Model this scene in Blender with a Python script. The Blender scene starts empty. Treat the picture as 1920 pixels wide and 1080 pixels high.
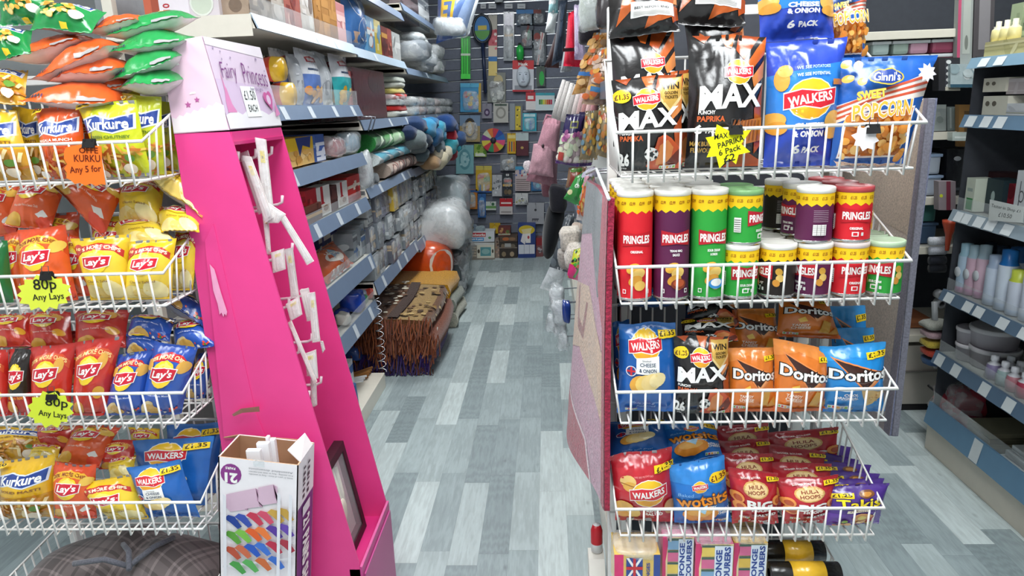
import bpy, bmesh, math, random
import numpy as np
from mathutils import Matrix, Vector

scene = bpy.context.scene
COL = scene.collection

# ------------------------------------------------------------------ camera
FPX, CX, CY, EYE = 1323.0, 960.0, 540.0, 1.5
def _n(v): return v / np.linalg.norm(v)
_Z = -_n(np.array([186.0, 5129.0, 1323.0]))
_Y = np.array([66.0, -344.0, 1323.0]); _Y = _n(_Y - _Z * (_Y @ _Z))
_X = np.cross(_Y, _Z)
ROT = np.array([_X, _Y, _Z])            # world = ROT @ (right, down, forward)
EYEP = np.array([0.0, 0.0, EYE])
cam = bpy.data.cameras.new('camera'); camo = bpy.data.objects.new('camera', cam); COL.objects.link(camo)
cam.sensor_width = 36.0; cam.lens = FPX / 1920.0 * 36.0; cam.clip_start = 0.02; cam.clip_end = 60
M = Matrix.Identity(4)
for r in range(3):
    M[r][0], M[r][1], M[r][2], M[r][3] = ROT[r, 0], -ROT[r, 1], -ROT[r, 2], EYEP[r]
camo.matrix_world = M
scene.camera = camo

# ------------------------------------------------------------------ light
scene.view_settings.view_transform = 'Standard'
scene.view_settings.look = 'None'
scene.view_settings.gamma = 1.0
scene.view_settings.exposure = 0.12
scene.view_settings.use_curve_mapping = False
world = bpy.data.worlds.new('world'); scene.world = world; world.use_nodes = True
world.node_tree.nodes['Background'].inputs[0].default_value = (0.92, 0.97, 1.0, 1)
world.node_tree.nodes['Background'].inputs[1].default_value = 0.25
CEIL = 2.75
LIGHTS = [  # x, y, size x, size y, watts
    (-0.45, 0.75, 0.55, 1.4, 27), (0.75, 0.65, 0.55, 1.4, 27), (-1.9, 0.6, 0.6, 1.2, 17),
    (-0.42, 3.1, 0.45, 1.3, 17), (-0.42, 5.2, 0.45, 1.3, 25), (1.6, 2.7, 0.5, 1.3, 22), (1.6, 4.6, 0.5, 1.3, 14)]

def ray(px, py): return ROT @ np.array([(px - CX) / FPX, (py - CY) / FPX, 1.0])
def at(px, py, Y):
    d = ray(px, py); return EYEP + d * (Y / d[1])
def atx(px, py, X):
    d = ray(px, py); return EYEP + d * (X / d[0])
def atz(px, py, z=0.0):
    d = ray(px, py); return EYEP + d * ((z - EYE) / d[2])

# ------------------------------------------------------------------ colour and material
def lin(c):
    return c / 12.92 if c <= 0.04045 else ((c + 0.055) / 1.055) ** 2.4
def C(h):
    if not isinstance(h, str): return tuple(h)
    h = h.lstrip('#')
    return tuple(lin(int(h[i:i + 2], 16) / 255.0) for i in (0, 2, 4))
MATS = {}
def mat(key, rough=0.4, spec=0.5, metal=0.0, coat=0.0, bump=0.0, bscale=60.0, bdist=0.002, tint=0.06, sheen=0.0, stretch=None, transmission=0.0):
    """Surface whose printed colour comes from the mesh, with procedural mottling and relief."""
    if key in MATS: return MATS[key]
    m = bpy.data.materials.new(key); m.use_nodes = True; MATS[key] = m
    nt = m.node_tree; b = nt.nodes['Principled BSDF']; L = nt.links.new
    a = nt.nodes.new('ShaderNodeAttribute'); a.attribute_name = 'Col'
    tc = nt.nodes.new('ShaderNodeTexCoord')
    src = tc.outputs['Object']
    if stretch:
        mp = nt.nodes.new('ShaderNodeMapping'); mp.inputs['Scale'].default_value = stretch
        L(src, mp.inputs[0]); src = mp.outputs[0]
    nz = nt.nodes.new('ShaderNodeTexNoise'); nz.inputs['Scale'].default_value = bscale; nz.inputs['Detail'].default_value = 3
    L(src, nz.inputs['Vector'])
    mr = nt.nodes.new('ShaderNodeMapRange'); mr.inputs['From Min'].default_value = 0.3; mr.inputs['From Max'].default_value = 0.7
    mr.inputs['To Min'].default_value = 1 - tint; mr.inputs['To Max'].default_value = 1 + tint
    L(nz.outputs['Fac'], mr.inputs['Value'])
    mx = nt.nodes.new('ShaderNodeVectorMath'); mx.operation = 'SCALE'
    L(a.outputs['Color'], mx.inputs[0]); L(mr.outputs[0], mx.inputs['Scale'])
    L(mx.outputs[0], b.inputs['Base Color'])
    b.inputs['Roughness'].default_value = rough; b.inputs['Metallic'].default_value = metal
    b.inputs['Specular IOR Level'].default_value = spec; b.inputs['Coat Weight'].default_value = coat
    b.inputs['Coat Roughness'].default_value = 0.15
    b.inputs['Sheen Weight'].default_value = sheen
    if bump:
        bp = nt.nodes.new('ShaderNodeBump'); bp.inputs['Strength'].default_value = bump; bp.inputs['Distance'].default_value = bdist
        L(nz.outputs['Fac'], bp.inputs['Height']); L(bp.outputs[0], b.inputs['Normal'])
    return m
def clear_mat(key, alpha=0.2, col=(0.9, 0.93, 0.95), rough=0.12, bscale=18.0, bump=0.5):
    """Clear plastic: mostly see-through with a glossy crinkled sheen."""
    if key in MATS: return MATS[key]
    m = bpy.data.materials.new(key); m.use_nodes = True; MATS[key] = m
    nt = m.node_tree; b = nt.nodes['Principled BSDF']; L = nt.links.new
    b.inputs['Base Color'].default_value = (*col, 1); b.inputs['Roughness'].default_value = rough
    b.inputs['Specular IOR Level'].default_value = 0.7
    tr = nt.nodes.new('ShaderNodeBsdfTransparent'); tr.inputs[0].default_value = (0.97, 0.98, 0.98, 1)
    ms = nt.nodes.new('ShaderNodeMixShader'); L(tr.outputs[0], ms.inputs[1]); L(b.outputs[0], ms.inputs[2])
    nz = nt.nodes.new('ShaderNodeTexNoise'); nz.inputs['Scale'].default_value = bscale; nz.inputs['Detail'].default_value = 3
    nz.inputs['Distortion'].default_value = 0.8
    tc = nt.nodes.new('ShaderNodeTexCoord'); L(tc.outputs['Object'], nz.inputs['Vector'])
    mr = nt.nodes.new('ShaderNodeMapRange'); mr.inputs['From Min'].default_value = 0.35; mr.inputs['From Max'].default_value = 0.7
    mr.inputs['To Min'].default_value = alpha * 0.5; mr.inputs['To Max'].default_value = min(1, alpha * 1.6)
    L(nz.outputs['Fac'], mr.inputs['Value']); L(mr.outputs[0], ms.inputs[0])
    bp = nt.nodes.new('ShaderNodeBump'); bp.inputs['Strength'].default_value = bump; bp.inputs['Distance'].default_value = 0.004
    L(nz.outputs['Fac'], bp.inputs['Height']); L(bp.outputs[0], b.inputs['Normal'])
    L(ms.outputs[0], nt.nodes['Material Output'].inputs['Surface'])
    return m
FILM = mat('glossy_film', rough=0.24, spec=0.6, coat=0.35, bump=0.35, bscale=38, bdist=0.004, tint=0.07)
CARD = mat('printed_card', rough=0.5, spec=0.35, tint=0.03, bscale=25)
PLAS = mat('coloured_plastic', rough=0.32, spec=0.5, tint=0.03, bscale=20)
MATTE = mat('dull_surface', rough=0.75, spec=0.2, tint=0.06, bscale=40)
CLOTH = mat('woven_cloth', rough=0.95, spec=0.1, bump=0.5, bscale=220, bdist=0.002, tint=0.2, sheen=0.2)
PLUSH = mat('plush_pile', rough=1.0, spec=0.05, bump=0.9, bscale=130, bdist=0.006, tint=0.3, sheen=0.3)
STEEL = mat('bright_steel', rough=0.25, spec=0.5, metal=0.9, tint=0.04)
ENAM = mat('white_enamel', rough=0.35, spec=0.5, tint=0.02, bscale=30)
CLEAR = clear_mat('clear_film', 0.30)
CLEARW = clear_mat('milky_film', 0.55, col=(0.82, 0.85, 0.87), rough=0.16)
WRAP = clear_mat('thin_wrap', 0.13, bscale=30, bump=0.6)
ACRYL = clear_mat('clear_acrylic', 0.16, rough=0.05, bscale=3, bump=0.02)

# ------------------------------------------------------------------ objects
def put(o, label=None, cat=None, group=None, kind=None):
    if label: o['label'] = label
    if cat: o['category'] = cat
    if group: o['group'] = group
    if kind: o['kind'] = kind
    return o
def empty(name, loc, label=None, cat=None, group=None, rz=0.0):
    o = bpy.data.objects.new(name, None); COL.objects.link(o)
    o.location = loc; o.rotation_euler = (0, 0, rz); o.empty_display_size = 0.05
    return put(o, label, cat, group)
def dup(root, loc, rz=None, label=None, group=None, cat=None):
    r = root.copy(); COL.objects.link(r); r.location = loc
    if rz is not None: r.rotation_euler = (0, 0, rz)
    for ch in list(root.children):
        c = ch.copy(); COL.objects.link(c); c.parent = r
        for g in list(ch.children):
            d = g.copy(); COL.objects.link(d); d.parent = c
    return put(r, label, cat, group)

class MB:
    """Collects coloured geometry and links it as one mesh."""
    def __init__(s): s.V = []; s.F = []; s.K = []; s.n = 0; s.S = []; s.N = []
    def add(s, V, F, col, smooth=False, N=None):
        V = np.asarray(V, float).reshape(-1, 3)
        s.V.append(V); k = s.n
        s.F.extend([tuple(i + k for i in f) for f in F])
        if isinstance(col, list): s.K.extend(col)
        else: s.K.extend([C(col)] * len(F))
        s.S.extend([smooth] * len(F)); s.n += len(V)
        s.N.append(np.zeros_like(V) if N is None else N)
        return s
    def box(s, x0, x1, y0, y1, z0, z1, col, bev=0.0):
        x0, x1 = min(x0, x1), max(x0, x1); y0, y1 = min(y0, y1), max(y0, y1); z0, z1 = min(z0, z1), max(z0, z1)
        b = min(bev, (x1 - x0) * .45, (y1 - y0) * .45, (z1 - z0) * .45)
        if b <= 0:
            V = [(x, y, z) for x in (x0, x1) for y in (y0, y1) for z in (z0, z1)]
            F = [(0, 1, 3, 2), (4, 6, 7, 5), (0, 4, 5, 1), (2, 3, 7, 6), (0, 2, 6, 4), (1, 5, 7, 3)]
            return s.add(V, F, col)
        bm = bmesh.new(); bmesh.ops.create_cube(bm, size=1)
        for v in bm.verts:
            v.co.x = x0 + (v.co.x + .5) * (x1 - x0); v.co.y = y0 + (v.co.y + .5) * (y1 - y0); v.co.z = z0 + (v.co.z + .5) * (z1 - z0)
        bmesh.ops.bevel(bm, geom=bm.edges[:], offset=b, segments=2, affect='EDGES', profile=0.6)
        V = [v.co[:] for v in bm.verts]; bm.verts.index_update(); F = [tuple(v.index for v in f.verts) for f in bm.faces]; bm.free()
        return s.add(V, F, col)
    def prism(s, pts, axis, a, b, col):
        """Polygon pts (two other axes, in order) extruded along axis from a to b."""
        n = len(pts)
        def mk(p, t):
            q = [0, 0, 0]; o = [i for i in range(3) if i != axis]; q[o[0]], q[o[1]], q[axis] = p[0], p[1], t; return q
        V = [mk(p, a) for p in pts] + [mk(p, b) for p in pts]
        F = [tuple(range(n))[::-1], tuple(range(n, 2 * n))] + [(i, (i + 1) % n, n + (i + 1) % n, n + i) for i in range(n)]
        return s.add(V, F, col)
    def tube(s, path, r, col, seg=6, closed=False, cap=True):
        P = [np.asarray(p, float) for p in path]; n = len(P); V = []; F = []
        R = r if isinstance(r, (list, tuple)) else [r] * n
        up = None
        for i, p in enumerate(P):
            a = P[i - 1] if (i > 0 or closed) else p; b = P[(i + 1) % n] if (i < n - 1 or closed) else p
            t = b - a; t = t / (np.linalg.norm(t) + 1e-12)
            if up is None:
                up = np.array([0, 0, 1.0]) if abs(t[2]) < .9 else np.array([1.0, 0, 0])
            e = np.cross(t, up); e /= (np.linalg.norm(e) + 1e-12); w = np.cross(e, t); up = w
            for k in range(seg):
                an = 2 * math.pi * k / seg
                V.append(p + R[i] * (math.cos(an) * e + math.sin(an) * w))
        m = n if closed else n - 1
        for i in range(m):
            j = (i + 1) % n
            for k in range(seg):
                F.append((i * seg + k, i * seg + (k + 1) % seg, j * seg + (k + 1) % seg, j * seg + k))
        if cap and not closed:
            F.append(tuple(range(seg))[::-1]); F.append(tuple((n - 1) * seg + k for k in range(seg)))
        return s.add(V, F, col, smooth=True)
    def lathe(s, prof, c, col, seg=24, axis=2, arc=None):
        """prof: [(r, h)...] round the axis through c; col one colour or one per band."""
        V = []; F = []; K = []
        for (r, h) in prof:
            for k in range(seg):
                an = 2 * math.pi * k / seg; q = [0, 0, 0]
                o = [i for i in range(3) if i != axis]
                q[o[0]] = c[o[0]] + r * math.cos(an); q[o[1]] = c[o[1]] + r * math.sin(an); q[axis] = c[axis] + h
                V.append(q)
        for i in range(len(prof) - 1):
            kk = C(col[i]) if isinstance(col, list) else C(col)
            for k in range(seg):
                F.append((i * seg + k, i * seg + (k + 1) % seg, (i + 1) * seg + (k + 1) % seg, (i + 1) * seg + k)); K.append(kk)
        return s.add(V, F, K, smooth=True)
    def blob(s, c, r, col, seg=12, rings=8, wob=0.12, seed=0, rot=None, sq=1.0):
        """A lumpy rounded body with half sizes r; sq < 1 makes it boxier."""
        rg = np.random.RandomState(seed); ph = rg.rand(6) * 6.28; V = []; F = []
        for i in range(rings + 1):
            th = math.pi * i / rings
            for k in range(seg):
                an = 2 * math.pi * k / seg
                d = np.array([math.sin(th) * math.cos(an), math.sin(th) * math.sin(an), math.cos(th)])
                d = np.sign(d) * np.abs(d) ** sq
                w = 1 + wob * (math.sin(3 * d[0] + ph[0] + 2 * d[2]) * .5 + math.sin(5 * d[1] + ph[1] + 3 * d[0]) * .35 + math.sin(7 * d[2] + ph[2] + 4 * d[1]) * .3)
                V.append(d * w * np.asarray(r))
        V = np.array(V)
        if rot is not None: V = V @ np.asarray(rot).T
        V = V + np.asarray(c)
        for i in range(rings):
            for k in range(seg):
                F.append((i * seg + k, (i + 1) * seg + k, (i + 1) * seg + (k + 1) % seg, i * seg + (k + 1) % seg))
        return s.add(V, F, col, smooth=True)
    def build(s, name, m, parent=None, origin=None, world=True, custom=False):
        """Link as one object; coordinates are world ones unless the parent's own frame is meant."""
        V = np.concatenate(s.V) if s.V else np.zeros((0, 3))
        o0 = np.zeros(3)
        if origin is not None: o0 = np.asarray(origin, float)
        elif parent is None and len(V): o0 = np.array([(V[:, 0].min() + V[:, 0].max()) / 2, (V[:, 1].min() + V[:, 1].max()) / 2, V[:, 2].min()])
        elif parent is not None and world: o0 = np.array(base_of(parent))
        me = bpy.data.meshes.new(name); me.from_pydata((V - o0).tolist(), [], s.F)
        at_ = me.attributes.new('Col', 'FLOAT_COLOR', 'FACE')
        k = np.ones((len(s.F), 4), np.float32); k[:, :3] = np.array(s.K, np.float32).reshape(-1, 3); at_.data.foreach_set('color', k.ravel())
        me.polygons.foreach_set('use_smooth', np.array(s.S, bool))
        me.materials.append(m)
        if custom: me.normals_split_custom_set_from_vertices(np.concatenate(s.N).tolist())
        o = bpy.data.objects.new(name, me); COL.objects.link(o)
        if parent is None: o.location = o0
        else: o.parent = parent
        return o
def base_of(o):
    v = Vector((0, 0, 0))
    while o is not None: v = v + Vector(o.location); o = o.parent
    return v
def fixn(o):
    """Make face normals point outwards."""
    bm = bmesh.new(); bm.from_mesh(o.data); bmesh.ops.recalc_face_normals(bm, faces=bm.faces[:]); bm.to_mesh(o.data); bm.free(); return o

# ------------------------------------------------------------------ printed artwork as geometry on a surface
NX, NY = 16, 24
TEXTS = {}
def text_mesh(body, bold, shear):
    k = (body, bold, shear)
    if k not in TEXTS:
        cu = bpy.data.curves.new('lettering', 'FONT'); cu.body = body; cu.align_x = 'CENTER'; cu.align_y = 'CENTER'
        cu.resolution_u = 2; cu.offset = bold; cu.shear = shear
        ob = bpy.data.objects.new('lettering', cu); COL.objects.link(ob)
        dg = bpy.context.evaluated_depsgraph_get(); me = bpy.data.meshes.new_from_object(ob.evaluated_get(dg))
        V = np.array([v.co[:2] for v in me.vertices]).reshape(-1, 2); F = [tuple(p.vertices) for p in me.polygons]
        bpy.data.objects.remove(ob); bpy.data.curves.remove(cu); bpy.data.meshes.remove(me)
        if len(V):
            lo, hi = V.min(0), V.max(0); V = (V - (lo + hi) / 2) / (hi - lo); asp = (hi - lo)[0] / (hi - lo)[1]
        else: asp = 1
        TEXTS[k] = (V, F, asp)
    return TEXTS[k]
class Art:
    """Flat artwork on [0,1] x [0,A]; every shape is cut along the NX x NY grid so it follows a curved pack."""
    def __init__(s, A, bg, nx=NX, ny=NY):
        s.A = A; s.bg = bg; s.nx, s.ny = nx, ny; s.V = []; s.F = []; s.K = []; s.L = []; s.n = 0; s.lay = 0
    def _shape(s, V, F, col, same=False):
        if not same: s.lay += 1
        bm = bmesh.new(); vs = [bm.verts.new((x, y, 0)) for x, y in V]
        for f in F:
            try: bm.faces.new([vs[i] for i in f])
            except ValueError: pass
        V = np.asarray(V); x0, y0 = V.min(0); x1, y1 = V.max(0)
        dx, dy = 1.0 / s.nx, s.A / s.ny
        def cut(co, no, out=False):
            bmesh.ops.bisect_plane(bm, geom=bm.verts[:] + bm.edges[:] + bm.faces[:], dist=1e-6, plane_co=co, plane_no=no, clear_outer=out)
        if s.nx > 1:
            for i in range(1, s.nx):
                if x0 < i * dx < x1: cut((i * dx, 0, 0), (1, 0, 0))
        if s.ny > 1:
            for i in range(1, s.ny):
                if y0 < i * dy < y1: cut((0, i * dy, 0), (0, 1, 0))
        e = 0.001
        if x1 > 1: cut((1 - e, 0, 0), (1, 0, 0), True)
        if x0 < 0: cut((e, 0, 0), (-1, 0, 0), True)
        if y1 > s.A: cut((0, s.A - e, 0), (0, 1, 0), True)
        if y0 < 0: cut((0, e, 0), (0, -1, 0), True)
        ng = [f for f in bm.faces if len(f.verts) > 4]
        if ng: bmesh.ops.triangulate(bm, faces=ng)
        bm.verts.index_update(); k = s.n
        for v in bm.verts: s.V.append((v.co.x, v.co.y)); s.L.append(s.lay)
        c = C(col)
        for f in bm.faces:
            q = [v.index + k for v in f.verts]
            if f.normal.z < 0: q = q[::-1]
            s.F.append(tuple(q)); s.K.append(c)
        s.n += len(bm.verts); bm.free(); return s
    def poly(s, pts, col, same=False): return s._shape(pts, [tuple(range(len(pts)))], col, same)
    def rect(s, x0, y0, x1, y1, col, same=False): return s.poly([(x0, y0), (x1, y0), (x1, y1), (x0, y1)], col, same)
    def ell(s, cx, cy, rx, ry, col, rot=0.0, seg=16, same=False):
        c, d = math.cos(rot), math.sin(rot)
        return s.poly([(cx + rx * math.cos(t) * c - ry * math.sin(t) * d, cy + rx * math.cos(t) * d + ry * math.sin(t) * c) for t in np.linspace(0, 2 * math.pi, seg, endpoint=False)], col, same)
    def star(s, cx, cy, r, ri, n, col, rot=0.0):
        return s.poly([(cx + (r if k % 2 == 0 else ri) * math.cos(rot + math.pi * k / n), cy + (r if k % 2 == 0 else ri) * math.sin(rot + math.pi * k / n)) for k in range(2 * n)], col)
    def text(s, body, cx, cy, w=None, h=None, col='#ffffff', rot=0.0, bold=0.0, shear=0.0, arch=0.0, outline=None, ob=0.05):
        if outline: s.text(body, cx, cy, (w * (1 + ob * .7)) if w else None, (h * (1 + ob * 2.6)) if h else None, outline, rot, bold + ob, shear, arch)
        V, F, asp = text_mesh(body, bold, shear)
        if not len(V): return s
        if w is None: w = h * asp
        if h is None: h = w / asp
        P = V * np.array([w, h])
        if arch: P[:, 1] -= arch * (V[:, 0] * 2) ** 2
        c, d = math.cos(rot), math.sin(rot)
        P = np.stack([cx + P[:, 0] * c - P[:, 1] * d, cy + P[:, 0] * d + P[:, 1] * c], 1)
        return s._shape(P, F, col)
    def blobs(s, x0, y0, x1, y1, n, pal, r0, r1, seed=0, squash=0.7):
        rg = random.Random(seed)
        for _ in range(n):
            r = rg.uniform(r0, r1); s.ell(rg.uniform(x0, x1), rg.uniform(y0, y1), r, r * rg.uniform(squash, 1), rg.choice(pal), rg.uniform(0, 3.1), 9)
        return s
    def done(s):
        s.Va = np.array(s.V).reshape(-1, 2); s.La = np.array(s.L, float); return s
def bil(G, u, v):
    ny, nx = G.shape[0] - 1, G.shape[1] - 1
    x = np.clip(u, 0, 1) * nx; y = np.clip(v, 0, 1) * ny
    i = np.minimum(x.astype(int), nx - 1); j = np.minimum(y.astype(int), ny - 1); a = (x - i)[:, None]; b = (y - j)[:, None]
    return G[j, i] * (1 - a) * (1 - b) + G[j, i + 1] * a * (1 - b) + G[j + 1, i] * (1 - a) * b + G[j + 1, i + 1] * a * b
def grid_normals(G):
    du = np.gradient(G, axis=1); dv = np.gradient(G, axis=0); N = np.cross(du, dv)
    return N / (np.linalg.norm(N, axis=2, keepdims=True) + 1e-12)
def on_grid(mb, G, art, bgcol=None, eps=0.0004, rows=None, flip=False, smooth=True, artrange=None):
    """Base sheet over grid G (rows of points, bottom to top) with the artwork laid on it."""
    ny, nx = G.shape[0] - 1, G.shape[1] - 1; N = grid_normals(G)
    r0, r1 = rows or (0, ny)
    F = []
    for j in range(r0, r1):
        for i in range(nx):
            q = (j * (nx + 1) + i, j * (nx + 1) + i + 1, (j + 1) * (nx + 1) + i + 1, (j + 1) * (nx + 1) + i)
            if flip: q = q[::-1]
            if smooth and art is not None:                           # split along the lower diagonal, so print never sinks in
                a, b, c, d = [G[k // (nx + 1), k % (nx + 1)] for k in q]
                if (a + c - b - d) @ N[j, i] < 0: F += [(q[0], q[1], q[2]), (q[0], q[2], q[3])]
                else: F += [(q[0], q[1], q[3]), (q[1], q[2], q[3])]
            else: F.append(q)
    used = sorted({i for f in F for i in f}); mp = {k: i for i, k in enumerate(used)}
    Gf = G.reshape(-1, 3)[used]; Nf = N.reshape(-1, 3)[used] * (-1 if flip else 1)
    mb.add(Gf, [tuple(mp[i] for i in f) for f in F], bgcol if bgcol is not None else art.bg, smooth, Nf)
    if art is not None and art.n:
        u, v = art.Va[:, 0], art.Va[:, 1] / art.A
        keep = None
        if rows:
            lo, hi = r0 / ny - 1e-4, r1 / ny + 1e-4
            keep = (v >= lo) & (v <= hi)
        P = bil(G, u, v); Q = bil(N, u, v); Q /= (np.linalg.norm(Q, axis=1, keepdims=True) + 1e-12)
        P = P + Q * (eps * (0.6 + art.La[:, None] * 0.55))
        Fs, Ks = art.F, art.K
        if keep is not None:
            z = [i for i, f in enumerate(Fs) if all(keep[k] for k in f)]
            if not z: return mb
            Fs = [art.F[i] for i in z]; Ks = [art.K[i] for i in z]
            us = sorted({k for f in Fs for k in f}); mp = {k: i for i, k in enumerate(us)}
            P = P[us]; Q = Q[us]; Fs = [tuple(mp[k] for k in f) for f in Fs]
        mb.add(P, Fs, list(Ks), smooth, Q)
    return mb
def vnoise(u, v, fx, fy, seed):
    rg = np.random.RandomState(seed); T = rg.rand(40, 40); x, y = u * fx + 3.3, v * fy + 5.1
    i, j = np.floor(x).astype(int) % 39, np.floor(y).astype(int) % 39; a, b = x - np.floor(x), y - np.floor(y)
    a = a * a * (3 - 2 * a); b = b * b * (3 - 2 * b)
    return T[j, i] * (1 - a) * (1 - b) + T[j, i + 1] * a * (1 - b) + T[j + 1, i] * (1 - a) * b + T[j + 1, i + 1] * a * b - .5
SEED = [100]
def bag_grids(q, T, seal=0.055, wr=1.0, seed=None, slump=0.0):
    """q: corners BL, BR, TR, TL as points. Returns front and back grids of a filled pillow pack."""
    if seed is None: SEED[0] += 1; seed = SEED[0]
    BL, BR, TR, TL = [np.asarray(p, float) for p in q]
    u, v = np.meshgrid(np.linspace(0, 1, NX + 1), np.linspace(0, 1, NY + 1))
    vv = np.clip((v - seal) / (1 - 2 * seal), 0, 1)
    env = np.clip(np.sin(math.pi * u), 0, 1) ** .6 * np.clip(np.sin(math.pi * vv ** (1 + slump)), 0, 1) ** .55
    us = .5 + (u - .5) * (1 - 0.05 * np.sin(math.pi * vv) ** .5)
    P = (BL[None, None] * ((1 - us) * (1 - v))[..., None] + BR * (us * (1 - v))[..., None] + TR * (us * v)[..., None] + TL * ((1 - us) * v)[..., None])
    n = np.cross(BR - BL, TL - BL) + np.cross(TR - TL, TR - BR); n = n / np.linalg.norm(n)
    upv = (TL + TR - BL - BR); upv = upv / np.linalg.norm(upv)
    crease = (0.5 - np.abs(vnoise(u + .3 * v, v, 4.5, 3.2, seed)) * 2)
    ends = np.exp(-vv / .16) + np.exp(-(1 - vv) / .16)
    pleat = np.sin(2 * math.pi * (u * 5.5 + vnoise(u, v, 3, 3, seed + 1) * 1.6)) * ends
    w = T * wr * (0.20 * vnoise(u, v, 3.1, 3.7, seed + 2) + 0.15 * crease * vnoise(u, v, 2, 2, seed + 3) * 2 + 0.11 * pleat)
    edgew = np.clip(np.sin(math.pi * u), 0, 1) ** .3
    bend = T * 0.35 * wr * (vnoise(u, v * 0, 2.2, 1, seed + 5) * (1 - v) + vnoise(u, v * 0 + .5, 2.4, 1, seed + 6) * v) * np.abs(2 * v - 1) ** 2
    off = T * env + w * np.minimum(1, env * 1.6 + .12) * edgew + bend
    crimp = ((vv <= 0) | (vv >= 1)) * 0.0009 * np.where(np.arange(NX + 1)[None, :] % 2 == 0, 1, -1)
    top = vnoise(u, v * 0, 3, 1, seed + 7) * .02 * np.linalg.norm(TL - BL) * (v ** 6) * wr
    Gf = P + n * (off + crimp)[..., None] + upv * top[..., None]
    wb = T * wr * 0.2 * vnoise(u, v, 3.1, 3.7, seed + 9)
    Gb = P + n * (-0.75 * T * env + wb * np.minimum(1, env * 1.6) * edgew + bend + crimp - 0.0003)[..., None] + upv * top[..., None]
    return Gf, Gb
def bag(name, art, q, T, label, group=None, cat='crisp bag', back='#c9c9cb', wr=1.35, seals=True, slump=0.0, seal=0.055, m=None):
    Gf, Gb = bag_grids(q, T, wr=wr, slump=slump, seal=seal)
    mb = MB(); k = 1 if seals else 0
    on_grid(mb, Gf, art, rows=(k, NY - k)); on_grid(mb, Gb, None, back, rows=(k, NY - k), flip=True)
    o = mb.build(name, m or FILM, custom=True); put(o, label, cat, group)
    if seals:
        for rr, nm in (((0, 1), 'seal'), ((NY - 1, NY), 'seal')):
            sb = MB(); on_grid(sb, Gf, art, rows=rr); on_grid(sb, Gb, None, back, rows=rr, flip=True)
            sb.build(nm, m or FILM, parent=o, custom=True)
    return o
def quad(px, Y0, Y1=None):
    """px = TL, TR, BR, BL image points; Y0 depth of the bottom edge, Y1 of the top edge."""
    if Y1 is None: Y1 = Y0
    TL, TR, BR, BL = px
    return [at(*BL, Y0), at(*BR, Y0), at(*TR, Y1), at(*TL, Y1)]
def flat_grid(q, nx=1, ny=1):
    BL, BR, TR, TL = [np.asarray(p, float) for p in q]
    u, v = np.meshgrid(np.linspace(0, 1, nx + 1), np.linspace(0, 1, ny + 1)); u, v = u[..., None], v[..., None]
    return BL * (1 - u) * (1 - v) + BR * u * (1 - v) + TR * u * v + TL * (1 - u) * v
def slab(mb, q, th, art, side, back=None):
    """A printed flat panel of thickness th behind the quad q."""
    G = flat_grid(q); on_grid(mb, G, art, None if art is not None else side, smooth=False)
    n = grid_normals(G)[0, 0]; a = [np.asarray(p, float) for p in q]; b = [p - n * th for p in a]
    mb.add(a + b, [(0, 4, 5, 1), (1, 5, 6, 2), (2, 6, 7, 3), (3, 7, 4, 0), (4, 7, 6, 5)], side)
    return mb

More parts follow.
